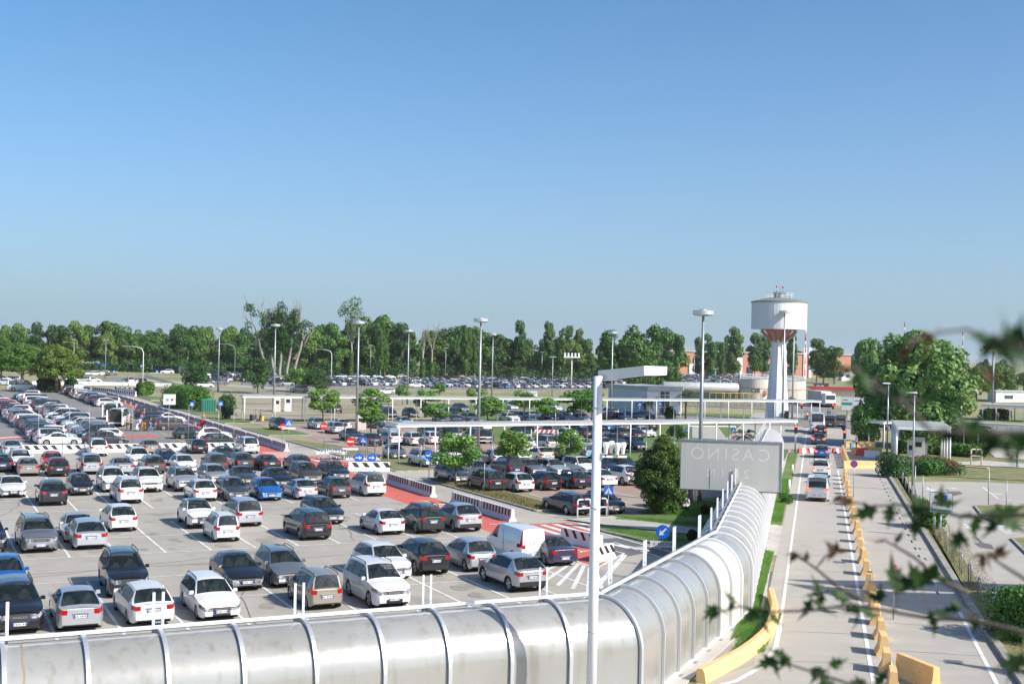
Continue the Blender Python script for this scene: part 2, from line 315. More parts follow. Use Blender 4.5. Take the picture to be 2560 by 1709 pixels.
island([UV(214,41.5), UV(214,52), UV(240,54), UV(240,41.5)])
island([UV(246,42), UV(246,50), UV(258,52), UV(262,42)])
# footpath, verges between exit road and tunnel
FPA = [G('F',0,920), G('F',200,912), G('F',700,985), G('F',1180,1050), G('F',1160,1110), G('F',700,1060), G('F',150,1000), G('E',1610,940)]
sheet('path', FPA, 'path', .107)
island([G('E',1640,935), G('F',60,905), G('F',640,880), G('F',960,740), G('F',1340,715), G('F',1500,860), G('F',1300,1000), G('F',1180,1045), G('F',700,980), G('F',200,906)], kerb=False)
island([G('E',1900,1005), G('F',150,1002), G('F',700,1066), G('F',1060,1108), G('F',1000,1180), G('F',830,1240), G('F',130,1060)], kerb=False)
b = MB(); kk = [G('E',1840,1012), G('F',0,1015), G('F',130,1062), G('F',480,1140), G('F',830,1243)]
for i, (a, c) in enumerate(zip(kk, kk[1:])): b.bar(a+Vector((0,0,.06)), c+Vector((0,0,.06)), .2, .13+.006*(i % 2), 'kerb')
struct('kerb', b)
island([G('X',2349,1400), G('F',1340,715), G('F',1560,640), G('F',1900,330), G('F',1960,170), G('F',1240,170), G('F',1240,30), G('F',980,30), G('F',980,120), G('F',700,100), G('F',640,880)][1:8], kerb=False, h=.08)
# big lawn round the water tower
island([RS(117,-3.4), RS(204,-3.4), RS(240,-12), RS(240,-75), RS(165,-48), RS(122,-26)], kerb=False, h=.06)
sheet('road', [G('F',980,140), G('F',980,25), G('F',1230,25), G('F',1330,160)], 'road', .09)
sheet('road', [G('W',1000,352), G('W',1900,385), G('L',1100,1000), G('L',1100,850), G('W',1000,330)], 'asph2', .06)
# main road on the east side
b = MB(); b.sheet([RS(20,-2.1), RS(20,7.3), RS(250,7.0), RS(250,-2.1)], .002, 'road'); b.sheet([RS(20,-14), RS(20,-2.1), RS(47,-2.1), RS(40,-6)], .002, 'road'); struct('road', b)
sheet('road', [RS(155,-12), RS(155,-2.1), RS(250,-2.1), RS(250,-12)], 'road', .07)
sheet('road', [RS(205,-60), RS(205,60), RS(228,60), RS(228,-60)], 'asph2', .075)
sheet('path', [RS(44,-4.5), RS(52,-2.9), RS(240,-3.1), RS(240,-3.8), RS(54,-4.6)], 'path', .02)
island([RS(50.5,-3.2), RS(54,-2.35), RS(73,-2.3), RS(75,-2.9), RS(62,-3.0)], kerb=False, h=.1)
island([RS(86,-3.1), RS(86,-2.2), RS(150,-2.2), RS(150,-3.1)], kerb=False, h=.1)
sheet('path', [RS(73,-3.1), RS(73,-2.1), RS(86,-2.1), RS(86,-3.1)], 'path', .015)
# east verge and the right-hand car park
b = MB()
kp = [RS(30,8.6), RS(38,7.9), RS(44,7.45), RS(60,7.2), RS(90,7.1), RS(124,7.0)]
for i, (a, c) in enumerate(zip(kp, kp[1:])): b.bar(a+Vector((0,0,.07)), c+Vector((0,0,.07)), .3, .2+.006*(i % 2), 'kerb')
struct('kerb', b)
island([RS(28,8.8), RS(38,8.1), RS(44,7.6), RS(60,7.35), RS(90,7.25), RS(124,7.15), RS(124,8.3), G('P',1000,180)+Vector((0,0,0)), G('P',1080,230), G('P',1230,470), G('P',1480,720), G('P',1830,1240), G('P',2000,1480), G('N',1720,1150), G('N',1850,1400)+DS*3, RS(28,16)], 'drylawn', kerb=False, h=.1)
sheet('car_park', [G('P',1080,225), G('P',1230,470), G('P',1480,720), G('P',1830,1240), G('P',2100,1560), RS(34,30), RS(60,70), RS(128,70), RS(124,14)], 'road', .0)
island([G('P',1805,478), G('P',1900,600), G('P',2080,665), G('P',2600,700), G('P',2600,500), G('P',2000,470)], 'drylawn')
island([G('P',2185,815), G('P',2500,1120), G('P',2800,1100), G('P',2700,800)], 'drylawn')
island([RS(128,8), RS(127,24), RS(127,60), RS(170,60), RS(170,12), RS(150,8)], 'drylawn', kerb=False, h=.092)
sheet('path', [G('Q',1400,1135), G('Q',2700,1200), G('Q',2700,1150), G('Q',1850,1090), G('Q',1400,1115)], 'path', .13)
sheet('path', [G('Q',1840,920), G('Q',2600,880), G('Q',2600,1090), G('Q',1980,1050)], 'path', .125)
# ---- painted markings
b = MB()
def L_(u0, v0, u1, v1, wd=.13, z=.012): b.stripe(UV(u0,v0), UV(u1,v1), wd, z, 'line')
for k in range(-14, 11):
    v = 5.29+2.5*k
    L_(50.1, v, 62.0, v); 
    if k < 11: L_(69.0, v, 81.1, v)
    L_(87.6, v, 100.6, v)
    if k < 9: L_(107.5, v, 120, v)
for u, v1 in ((56.1,28), (62.06,24.2), (69.05,33), (75.1,33), (81.1,33), (87.6,30), (94.15,30), (100.6,30), (107.5,28), (113.7,28), (120,28)):
    b.stripe(UV(u,-35), UV(u,v1), .12, .016, 'line')
for k in range(7): b.stripe(UV(56.5-1.0*k, 28+.3*k), UV(60.5-.6*k, 33), .22, .013, 'line')
b.stripe(UV(62.06,24.2), UV(58.2,33), .15, .017, 'line'); b.stripe(UV(62,33.1), UV(57.2,33.2), .15, .018, 'line'); b.stripe(UV(57,33.1), UV(60.7,37.1), .16, .020, 'line'); b.stripe(UV(60.7,37.1), UV(66.2,36.5), .14, .021, 'line')
b.stripe(UV(50,28.5), UV(60.3,36.9), .3, .014, 'line')
for du in (0,1.1,2.2,3.3,4.4):                                            # zebra bars on the red walkway
    b.stripe(UV(84.2-du*.9+0,33.6), UV(84.2-du*.9,36.0), .42, .016, 'line')
for k in range(5): b.stripe(UV(68.3,36.9+.95*k), UV(72.4,36.9+.95*k), .45, .018, 'line')
for k in range(6): b.stripe(UV(128.8-1.1*k,33.6), UV(128.8-1.1*k,36.1), .45, .016, 'line')
for k in range(2): b.stripe(UV(114,36.8+.9*k), UV(121,36.6+.9*k), .45, .018, 'line')
for k in range(3): b.stripe(UV(66.6-.9*k,34.9), UV(66.3-.9*k,36.6), .4, .018, 'line')
def walker(u, v, a=0, s=1.0):                                             # painted pedestrian figure
    for p in (((0,.0),(.5,.35)),((0,0),(-.45,.35)),((0,0),(.1,-.7)),((.1,-.7),(.5,-1.2)),((.1,-.7),(-.35,-1.2)),((0,.1),(0,.35))):
        q = [Vector((x*math.cos(a)-y*math.sin(a), x*math.sin(a)+y*math.cos(a)))*s for x, y in p]
        b.stripe(UV(u+q[0].y, v+q[0].x), UV(u+q[1].y, v+q[1].x), .16*s, .020, 'line')
for u, v, a in ((86,35,0),(71.2,34.6,.3),(72.6,35.3,3.3),(62.3,35.2,3.5),(117,35,0)): walker(u, v, a)
b.stripe(UV(64.5,38.7), UV(61.5,38.5), .14, .016, 'line'); b.sheet([UV(64.9,37.8), UV(62.1,38.2), UV(62.3,38.6), UV(60.6,38.9), UV(62.5,39.5), UV(62.6,39.0)], .018, 'line')
for a, c in ((G('E',1840,1018), G('F',130,1075)), (G('F',130,1075), G('F',800,1262)), (G('F',470,1240), G('F',720,1315))): b.stripe(a, c, .15, .015, 'line')
struct('bay_marking', b)
b = MB(); rs_ = random.Random(31)                                        # oil stains and tar seams
for u0, u1, v0, v1, n in ((51,61,-15,28,60),(70,80,-15,32,60),(88,100,-15,30,40),(108,119,-15,30,20)):
    for _ in range(n):
        u_, v_ = rs_.uniform(u0,u1), 6.54+2.5*rs_.randrange(int((v0-6.5)/2.5), int((v1-6.5)/2.5))+rs_.gauss(0,.35); k_ = rs_.uniform(.15,.5)
        b.sheet([UV(u_+k_*1.5*math.sin(a_)*rs_.uniform(.7,1.2), v_+k_*math.cos(a_)*rs_.uniform(.7,1.2)) for a_ in [q*.7 for q in range(9)]], .006+.0002*_, 'stain')
struct('asphalt_stain', b)
b = MB()
for (u0,v0,u1,v1) in ((62.5,-30,66,33),(83,-30,85.5,33),(63.5,4,68,19),(102,-10,104,30),(50,13,68,16),(70,24,86,27),(84,5,101,9),(50,-4,86,2)):
    p_ = UV(u0,v0)
    for k_ in range(1, 13): q_ = UV(u0+(u1-u0)*k_/12+rs_.uniform(-.25,.25), v0+(v1-v0)*k_/12+rs_.uniform(-.25,.25)); b.stripe(p_, q_, .045, .009, 'crack'); p_ = q_
for k_ in range(14): b.stripe(RS(48+5.2*k_,-1.0), RS(48.3+5.2*k_+rs_.uniform(-.4,.4),2.3), .03, .008, 'crack'); b.stripe(RS(46+5.2*k_,3.2), RS(46.2+5.2*k_,6.4), .03, .008, 'crack')
for r_, s_ in ((63,.9),(56,5.0),(72,1.4),(50,5.3)): b.box(RS(r_,s_,.004), (.7,.7,.012), 'galv', rz=R(76)); b.box(RS(r_,s_,.006), (.55,.55,.014), 'crack', rz=R(76))
struct('road_seam', b)
b = MB()                                                                 # left lot and second lot
for u in (135.5,): b.stripe(UV(u,-8), UV(u,2), .15, .012, 'line')
va = uv(G('A',90,570))[1]
b.stripe(UV(133.5,uv(G('A',340,800))[1]), UV(255,uv(G('A',110,590))[1]), .15, .012, 'line')
b.stripe(UV(153,9), UV(155.5,12), .8, .014, 'line'); b.stripe(UV(152.6,14), UV(155.5,14), 1.0, .014, 'line')
for v in range(45, 76, 1):
    vv = 44.8+2.5*(v-45)
    if vv < 92:
        for u0, u1 in ((76,88),(94,106),(112,124),(130,142),(150,162)):
            if vv < 58+ (u0-76)*.45: b.stripe(UV(u0,vv), UV(u1,vv), .12, .010, 'line')
struct('bay_marking', b)
b = MB()                                                                 # yellow hatched bay
for k in range(6): b.stripe(UV(146+2*k,29.5), UV(148+2*k,33.5), .18, .012, 'yellow')
b.stripe(UV(143,28.5), UV(160,28.5), .18, .014, 'yellow'); b.stripe(UV(143,28.5), UV(145,34), .18, .014, 'yellow'); struct('yellow_marking', b)
b = MB()
def RL(r0, s0, r1, s1, wd=.15, z=.012): b.stripe(RS(r0,s0), RS(r1,s1), wd, z, 'line')
RL(54,-1.35,200,-1.45)
arc = [(54,-1.35),(50,-1.4),(47,-1.75),(44.5,-2.6),(42.5,-4.0),(41,-6),(40,-9)]
for p, q in zip(arc, arc[1:]): RL(p[0], p[1], q[0], q[1], .2)
RL(34,2.15,130,2.2,.16); RL(36,6.4,60,6.55,.16)
for k in range(22): b.stripe(RS(64+k*2.9,6.0), RS(64.9+k*2.9,6.0), .1, .013, 'black')
for k in range(3): b.stripe(RS(118+k*3,-1.2), RS(118+k*3,2.1), .5, .012, 'line')
for (zx, zy) in ((1340,280),(1740,660)):
    p = G('P',zx,zy)
    b.stripe(p, p+DS*1.9, .25, .012, 'line'); b.sheet([p+DS*1.9+DR*.5, p+DS*2.9, p+DS*1.9-DR*.5], .012, 'line')
    b.stripe(p-DS*.3-DR*.1, p-DS*.1-DR*1.8, .25, .013, 'line'); b.sheet([p-DS*.7-DR*1.6, p-DR*3.1, p+DS*.5-DR*1.7], .014, 'line')
for k in range(7): b.stripe(G('P',2020+16*k,690+11*k), G('P',2130+18*k,690+11*k), .25, .012, 'line')
p = G('P',1880,275); b.stripe(p, G('P',2050,400), .15, .012, 'line'); b.stripe(G('P',2050,400), G('P',2349,440), .15, .012, 'line'); b.stripe(G('P',1980,345), G('P',2080,350), .4, .012, 'line')
struct('road_marking', b)
b = MB(); b.sheet([G('P',1490,275), G('P',1540,320), G('P',1650,320), G('P',1680,345), G('P',1570,370), G('P',1530,330)], .006, 'asph3')
b.sheet([G('P',1800,790), G('P',1840,800), G('P',1890,850), G('P',1980,870), G('P',2000,920), G('P',1860,900), G('P',1790,855), G('P',1850,850)], .006, 'asph3'); struct('road_patch', b)

sheet('road', [G('S',1150,662), G('S',1240,660), G('S',1500,735), G('S',1440,748), G('S',1250,690)], 'asph3', .0)
sheet('road', [G('S',600,705), G('S',1150,670), G('S',1200,690), G('S',900,750), G('S',500,745)], 'asph2', -.003)
sheet('road', [G('S',1200,700), G('S',2400,770), G('S',2400,785), G('S',1200,712)], 'road', -.006)
sheet('road', [G('J',0,770), G('J',1300,775), G('K',1400,790), G('K',1400,775), G('J',1300,705), G('J',0,690)], 'asph2', -.008)
sheet('road', [G('K',-10,780), G('K',1400,795), G('K',1400,690), G('K',-10,690)], 'asph2', -.010)
sheet('road', [G('S',1250,640), G('S',1900,645), G('J',60,650), G('J',1300,668), G('J',1300,680), G('J',0,664), G('S',1900,655), G('S',1250,650)], 'path', -.004)
# ------------------------------------------------------------------ tunnel: barrel-vaulted covered walkway
A0 = Vector((3.3, 41.1, 0)); A1 = Vector((9.7, 56.1, 0)); A2 = Vector((28.4, 134.4, 0)); AS = A0 - V*37.3
segs = [(AS, A0), (A0, A1), (A1, A2)]
M['tpanel'] = mat('tinted_polycarbonate', (.37,.37,.35), .19, .28, spec=.8, noise=[(.5,(.31,.31,.285),.4,.7,.8,(1,1,1)),(3.0,(.26,.245,.195),.52,.75,.8,(1,1,.12)),(.25,(.43,.44,.44),.5,.7,.7,I3)], bump=(1.2,.25,.05))
M['tpanelw'] = mat('new_white_polycarbonate', (.6,.59,.55), .3, 0, spec=.6)
M['dirt'] = mat('brown_water_stain', (.25,.2,.13), .8)
RIDGE, SPR, HW = 3.3, 1.75, 1.43
def sect(t, off=0):            # t: 0 foot .. 1 ridge on the road side, mirrored beyond 1 .. 2
    s = 1 if t <= 1 else -1; t = t if t <= 1 else 2-t
    Ls = SPR; La = math.pi/2*(HW+RIDGE-SPR)/2; q = t*(Ls+La)
    if q < Ls: return s*(HW+off), q
    a = (q-Ls)/La*math.pi/2
    return s*(HW+off)*math.cos(a), SPR+(RIDGE-SPR+off)*math.sin(a)
tun = thing('glass_tunnel', 'barrel-vaulted covered walkway of tinted translucent panels and pale ribs curving along the road', 'covered walkway', A0)
def outn(a, b): d = (b-a).normalized(); return Vector((d.y, -d.x, 0))     # towards the road
nrm = [outn(a, b) for a, b in segs]
stn = []                       # stations along the path: (point, outward normal)
for i, (a, b_) in enumerate(segs):
    n = max(1, round((b_-a).length/2.05))
    for k in range(n): 
        nn = nrm[i] if k or i == 0 else (nrm[i]+nrm[i-1]).normalized()/max(.5, (nrm[i]+nrm[i-1]).normalized().dot(nrm[i]))
        stn.append((a.lerp(b_, k/n), nn, i))
stn.append((A2, nrm[2], 2))
TT = [i/26 for i in range(27)]
for i in range(len(stn)-1):
    (p, n, s), (q, m2, _) = stn[i], stn[i+1]; b = MB(); vs = []
    for t in TT+[1+.1*k for k in range(1, 8)]:
        for (c, nn) in ((p, n), (q, m2)): y, z = sect(t); vs.append(c+nn*y+Vector((0,0,z+.1-A0.z))-A0)
    nv = len(vs)//2; mt = 'tpanelw' if (s == 1 and i-18 in (5, 6)) else 'tpanel'
    b.add(vs, [(2*k, 2*k+1, 2*k+3, 2*k+2) for k in range(nv-1)], mt, True); b.build('roof_panel', tun)
for i, (p, n, s) in enumerate(stn):
    b = MB(); d = Vector((-n.y, n.x, 0)).normalized(); vs = []; w2 = .058
    for t in [-.02]+TT+[1+.1*k for k in range(1, 8)]:
        for off in (.01, .1):
            y, z = sect(max(t, 0), off); z += .1 if t >= 0 else -.1
            for e in (-w2, w2): vs.append(p+n*y+d*e+Vector((0,0,z))-A0)
    fs = []
    for k in range(len(vs)//4-1):
        o = 4*k; fs += [(o+2,o+3,o+7,o+6), (o,o+2,o+6,o+4), (o+1,o+5,o+7,o+3), (o,o+4,o+5,o+1)]
    b.add(vs, fs, 'whitem' if i > 24 else 'alu'); b.box(p+n*(HW+.05)+Vector((0,0,.06))-A0, (.3,.3,.03), 'galv', rz=math.atan2(d.y, d.x)); b.build('rib', tun)
for i, (a, b_) in enumerate(segs):
    b = MB(); up = Vector((0,0,RIDGE+.24)); o = -nrm[i]*.16
    b.bar(a+up+o-A0, b_+up+o-A0, .07, .09, 'whitem'); b.bar(a+up-nrm[i]*.42-Vector((0,0,.1))-A0, b_+up-nrm[i]*.42-Vector((0,0,.1))-A0, .08, .08, 'galv'); b.build('ridge_beam', tun)
    b = MB(); b.bar(a+nrm[i]*(HW+.02)+Vector((0,0,.12))-A0, b_+nrm[i]*(HW+.02)+Vector((0,0,.12))-A0, .1, .1, 'whitem'); b.build('base_rail', tun)
    b = MB(); n = int((b_-a).length/4)
    b.prism([a-nrm[i]*1.6, b_-nrm[i]*1.6, b_+nrm[i]*2.0, a+nrm[i]*2.0], -.01, .05+.002*i, 'path'); b.build('footpath' if i else 'path', kind='structure')
def post_pair(p, i):
    d = (segs[i][1]-segs[i][0]).normalized(); b = MB()
    for e in (-.13, .13): b.bar(p-nrm[i]*.5+d*e+Vector((0,0,.05))-A0, p-nrm[i]*.5+d*e+Vector((0,0,RIDGE+1.15))-A0, .065, .065, 'whitem')
    b.bar(p-nrm[i]*.5-d*.13+Vector((0,0,RIDGE+.3))-A0, p-nrm[i]*.5+d*.13+Vector((0,0,RIDGE+.3))-A0, .05, .05, 'galv')
    b.build('upright', tun)
for i, (a, b_) in enumerate(segs):
    L = (b_-a).length; k = 2.07 if i == 0 else (2 if i == 1 else 1)
    while k < L: post_pair(a.lerp(b_, k/L) if i else b_.lerp(a, k/L), i); k += 4.14
for s, off in ((G('B',195,1250,3.6)+Vector((0,0,0)), 0),):      # brown stain line on the first visible panel
    b = MB(); c = stn[11][0]; d = (A0-AS).normalized(); vs = []
    c = AS.lerp(A0, .42); best = None
    pr = G('B',200,1250,3.55); t = (pr-AS).dot(d); c = AS+d*t
    for t in TT[6:]:
        y, z = sect(t, .006)
        for e in (-.025, .025): vs.append(c+d*(e+.02*math.sin(t*30))+nrm[0]*y+Vector((0,0,z+.1))-A0)
    b.add(vs, [(2*k, 2*k+1, 2*k+3, 2*k+2) for k in range(len(vs)//2-1)], 'dirt', True); b.build('stain_streak', tun)

# ------------------------------------------------------------------ lettering and signs
def lettering(txt, size, m, parent, loc, rot, ext=.003, flip=False, cx='CENTER', name='lettering'):
    c = bpy.data.curves.new(name, 'FONT'); c.body = txt; c.size = size; c.extrude = ext; c.align_x = cx; c.align_y = 'CENTER'; c.materials.append(M[m])
    tmp = bpy.data.objects.new(name, c); me = bpy.data.meshes.new_from_object(tmp); me.name = name
    if flip:
        for v in me.vertices: v.co.x = -v.co.x
        me.flip_normals()
    o = bpy.data.objects.new(name, me); link(o, parent, loc=loc); o.rotation_euler = rot; bpy.data.objects.remove(tmp)
    return o
def face(p): return math.atan2(-p.x, p.y)      # rotation so that a thing's -y side looks back along the street
def disc(mb, r, y, z, m, n=24, x=0): mb.add([(x+r*math.cos(2*math.pi*k/n), y, z+r*math.sin(2*math.pi*k/n)) for k in range(n)], [tuple(range(n))], m)
def cyl(mb, r, y0, y1, z, m, n=24):
    vs = [(r*math.cos(2*math.pi*k/n), y, z+r*math.sin(2*math.pi*k/n)) for y in (y0, y1) for k in range(n)]
    mb.add(vs, [tuple(range(n)), tuple(range(2*n-1, n-1, -1))]+[(k, n+k, n+(k+1)%n, (k+1)%n) for k in range(n)], m)
def arrow(mb, y, z, s, m, a=0, x=0):
    P = [(-.38,-.07),(.05,-.07),(.05,-.25),(.42,0),(.05,.25),(.05,.07),(-.38,.07)]
    mb.add([(x+s*(u*math.cos(a)-v*math.sin(a)), y, z+s*(u*math.sin(a)+v*math.cos(a))) for u, v in P], [tuple(range(len(P)))], m)
def sign(kind, base, top, label, group=None, size=.6, rz=None, extra=None, tilt=0):
    t = thing('road_sign', label, 'sign', base, face(base)+tilt if rz is None else rz, group)
    p = MB(); p.tube([(0,0,0), (0,0,top)], .03, 'galv', 8); p.build('post', t)
    z = top-size/2; y = -.05; b = MB()
    if kind == 'crossing':
        b.box((0,y+.015,z), (size,.02,size), 'blue'); b.add([(-.4*size,y-.002,z-.34*size),(.4*size,y-.002,z-.34*size),(0,y-.002,z+.36*size)], [(0,1,2)], 'signw')
        for q in (((0,.12),(0,-.08)),((0,-.08),(.12,-.28)),((0,-.08),(-.12,-.28)),((0,.05),(.14,-.05)),((0,.05),(-.12,-.04))):
            a = Vector((q[0][0]*size, y-.006, z+q[0][1]*size)); c = Vector((q[1][0]*size, y-.006, z+q[1][1]*size)); b.bar(a, c, .006, .05*size, 'ink', up=Vector((0,1,0)))
        disc(b, .05*size, y-.006, z+.18*size, 'ink', 10)
        for k in range(3): b.box((0,y-.005,z-.3*size+.03*k), (.5*size-.1*k,.002,.012), 'ink')
    elif kind == 'noentry':
        cyl(b, size/2, y, y+.02, z, 'red'); b.box((0,y-.006,z), (size*.72,.008,size*.17), 'signw')
    elif kind == 'arrow':
        cyl(b, size/2, y, y+.02, z, 'blue'); arrow(b, y-.004, z, size*.9, 'signw', 0)
    elif kind == 'arrowdown':
        cyl(b, size/2, y, y+.02, z, 'blue'); arrow(b, y-.004, z, size*.9, 'signw', R(225))
    elif kind == 'nostop':
        cyl(b, size/2, y, y+.02, z, 'red'); disc(b, size*.38, y-.004, z, 'blue')
        for s in (1,-1): b.box((0,y-.007,z), (size*.8,.006,size*.09), 'red', ax=(Vector((.707,0,.707*s)), Vector((0,1,0)), Vector((-.707*s,0,.707))))
    elif kind == 'limit':
        cyl(b, size/2, y, y+.02, z, 'red'); disc(b, size*.37, y-.004, z, 'signw')
    elif kind == 'giveway':
        b.add([(-.5*size,y,z+.4*size),(.5*size,y,z+.4*size),(0,y,z-.45*size),(-.5*size,y+.02,z+.4*size),(.5*size,y+.02,z+.4*size),(0,y+.02,z-.45*size)], [(2,1,0),(3,4,5),(0,1,4,3),(1,2,5,4),(2,0,3,5)], 'signg')
    elif kind == 'back': cyl(b, size/2, y, y+.02, z, 'signg')
    elif kind == 'edge': b.box((0,y+.02,z), (.09,.05,size), 'signg')
    b.build('sign_plate', t)
    if kind == 'limit': lettering('30', size*.5, 'ink', t, (0,y-.008,z), (R(90),0,0))
    for (txt, dz, ww, hh, mm, im) in (extra or []):
        q = MB(); q.box((0,y+.01,z-dz), (ww,.02,hh), mm); q.build('plate', t)
        if txt: lettering(txt, hh*.7, im, t, (0,y-.004,z-dz), (R(90),0,0))
    return t
sign('noentry', G('J',700,1280), HT(G('J',700,1280),'J',700,1057), 'red and white no entry disc on a post by the silver estate cars', size=.85)
sign('noentry', G('J',925,1370), HT(G('J',925,1370),'J',925,1182), 'red and white no entry disc above the luggage trolleys', size=.9, extra=[('', .75, 1.6, .22, 'signw', 'ink')])
t = sign('noentry', G('J',357,1240), HT(G('J',357,1240),'J',357,1068), 'low no entry disc at the mouth of the brick car park', size=.75)
sign('crossing', G('J',405,1260), HT(G('J',405,1260),'J',405,1035), 'pair of blue pedestrian crossing squares over a white plate', size=.75, extra=[('', .6, 1.5, .2, 'signw', 'ink')])
sign('crossing', G('O',1078,1205)+Vector((-6.8,20.5,0))*0+G('T',482,1120)*1-G('O',1078,1205), HT(G('T',482,1120),'T',482,738), 'small blue crossing sign behind the trolley pen', size=.62)
sign('arrow', G('T',425,1190), HT(G('T',425,1190),'T',425,963), 'round blue arrow sign above the striped barrier, the one nearer the red walkway', size=.85)
sign('arrow', G('T',607,1190), HT(G('T',607,1190),'T',607,967), 'round blue arrow sign above the striped barrier, the one nearer the cream car', size=.8)
sign('arrow', G('T',1410,1325), HT(G('T',1410,1325),'T',1420,928), 'round blue arrow sign at the tip of the grass island', size=.85)
sign('giveway', G('T',2180,1540), HT(G('T',2180,1540),'T',2190,985), 'dark back of a triangular sign over a round one on the grass island', size=.75)
sign('back', G('T',1295,1185), HT(G('T',1295,1185),'T',1303,745), 'dark back of a round sign beside the silver blue off-roader', size=.62)
sign('back', G('T',240,830), HT(G('T',240,830),'T',245,535), 'dark narrow sign back on a thin post beside the navy saloon', size=.5)
for (z_, x, y, ty, lb) in (('S',1608,1005,885,'blue crossing sign beside the large square hedge'),('S',1848,1035,880,'blue crossing sign in front of the round bush'),
    ('S',956,700,622,'blue sign on a thin post beside the striped pines road'),('S',1316,700,622,'blue sign on the far verge before the netting'),('S',1184,680,575,'blue sign near the bent street lamp'),
    ('W',462,490,305,'blue crossing sign before the white building'),('W',700,490,300,'blue crossing sign by the white building door'),('F',935,165,35,'blue crossing sign under the near canopy on a white post')):
    p = G(z_, x, y); sign('crossing', p, HT(p, z_, x, ty), lb, size=.7 if z_ != 'F' else .65)
p = G('F',1385,170); sign('crossing', p, HT(p,'F',1385,38), 'blue crossing square over a red speed limit disc by the grass', size=.62)
p2 = p-Vector((0,.12,0)); sign('limit', p2, HT(p2,'F',1385,80), 'red ringed speed limit disc numbered 30 below the crossing sign', size=.75)
p = G('X',1735,1500); sign('crossing', p, HT(p,'X',1750,1092), 'large blue crossing sign close behind the tall white lamp post', size=.64, rz=0, extra=None)
p = G('F',690,1230); sign('arrowdown', p, HT(p,'F',690,983), 'round blue keep-left arrow above the USCITA plate', size=.82, extra=[('\u2190 USCITA', .72, 1.45, .36, 'signw', 'ink')])
p = G('P',550,378); sign('nostop', p, HT(p,'P',550,0), 'no stopping sign at the end of the yellow block row', size=.6)
p = G('P',962,1640); sign('nostop', p, HT(p,'P',952,1072), 'no stopping sign seen at an angle halfway down the yellow blocks', size=.62, rz=face(p)+R(72))
p = G('Q',40,860); sign('nostop', p, HT(p,'Q',40,640), 'no stopping and limit discs on one post by the red traffic light', size=.55)
# white sign with blue and red emblem by the hedge
p = G('S',1420,975); t = thing('info_sign', 'white board with blue and red marks on a short post by the hedge', 'sign', p, face(p)); h = HT(p,'S',1420,822)
b = MB(); b.tube([(0,0,0),(0,0,h)], .05, 'galv'); b.build('post', t); b = MB(); b.box((0,-.08,h-.85), (1.9,.06,1.7), 'signw'); b.box((-.35,-.115,h-.9), (.5,.01,.5), 'lblue'); b.box((.4,-.115,h-.9), (.45,.01,.4), 'red'); b.build('sign_plate', t)
# Parking board on the right
p = G('P',1448,800); t = thing('parking_board', 'tall white Parking board with arrow on a post over the dry grass verge', 'sign', p, face(p)); h = HT(p,'P',1458,335); hb = HT(p,'P',1458,535)
b = MB(); b.tube([(0,0,0),(0,0,hb)], .045, 'galv'); b.build('post', t)
b = MB(); wd = 1.35; b.box((0,-.06,(h+hb)/2), (wd,.06,h-hb), 'signw'); b.box((0,-.02,(h+hb)/2), (wd+.06,.04,h-hb+.06), 'signg'); b.box((.25,-.095,h-.28), (.26,.008,.3), 'blue'); disc(b, .13, -.095, h-.28, 'ink', 12, x=-.3)
for x, wd2 in ((-.2,.35),(.3,.4)): b.box((x,-.095,(h+hb)/2-.02), (wd2,.008,.05), 'ink')
b.box((0,-.095,hb+.12), (wd-.08,.008,.16), 'sgreen'); arrow(b, -.096, hb+.62, .55, 'ink', R(90)); b.build('sign_plate', t)
lettering('Parking', .36, 'ink', t, (0,-.1,h-.72), (R(90),0,0))

# ------------------------------------------------------------------ billboard seen from behind
CM_ = G('F',1035,770); 
def bb_pt(z, x, y, dd): return AT(z, x, y, dd)
p0 = AT('F',870,610,78.0); p1 = AT('F',1845,683,77.0)
h0 = AT('F',885,143,78.0).z; hb0 = p0.z; h1 = AT('F',1858,200,77.0).z; hb1 = p1.z
ctr = (p0+p1)/2; ht = (h0+h1)/2; hbm = (hb0+hb1)/2; Wb = Vector((p1.x-p0.x, p1.y-p0.y, 0)).length; rz = math.atan2(p1.y-p0.y, p1.x-p0.x)
M['bback'] = mat('grey_panel_back', (.46,.465,.43), .5, noise=[(.5,(.41,.415,.385),.4,.65,.8,(2.5,1,.15)),(.2,(.5,.505,.475),.45,.65,.6,I3)])
M['bghost'] = mat('show_through_lettering', (.57,.58,.55), .5)
t = thing('billboard', 'large grey back of a billboard with faint mirrored lettering showing through', 'billboard', (ctr.x, ctr.y, 0), rz)
b = MB(); b.box((0,0,(ht+hbm)/2), (Wb,.3,ht-hbm), 'bback'); b.build('panel', t)
b = MB(); b.box((0,-.01,ht+.04), (Wb+.1,.4,.08), 'galv'); b.box((0,-.01,hbm-.03), (Wb+.06,.36,.06), 'signg'); 
for s in (-1,1): b.box((s*(Wb/2+.03),-.01,(ht+hbm)/2), (.06,.38,ht-hbm), 'galv')
b.box((-Wb*.21,-.155,(ht+hbm)/2-.9), (.03,.012,(ht-hbm)-1.9), 'signg'); b.build('frame', t)
H_ = ht-hbm
for ch, x, s in (('\u00d2',-.34,.2),('N',-.18,.2),('I',-.055,.2),('S',.045,.2),('A',.17,.2),('C',.33,.2)):
    lettering(ch, H_*.36, 'bghost', t, (x*Wb,-.153,ht-H_*.27), (R(90),0,0), flip=True, ext=.002)
lettering('VENICE', H_*.1, 'bghost', t, (-.03*Wb,-.153,ht-H_*.475), (R(90),0,0), flip=True, ext=.002) if False else None
for ch, x in (('N',-.2),('I',-.085),('M',.03),('2',.16)):
    lettering(ch, H_*.27, 'bghost', t, (x*Wb,-.153,ht-H_*.66), (R(90),0,0), flip=True, ext=.002)
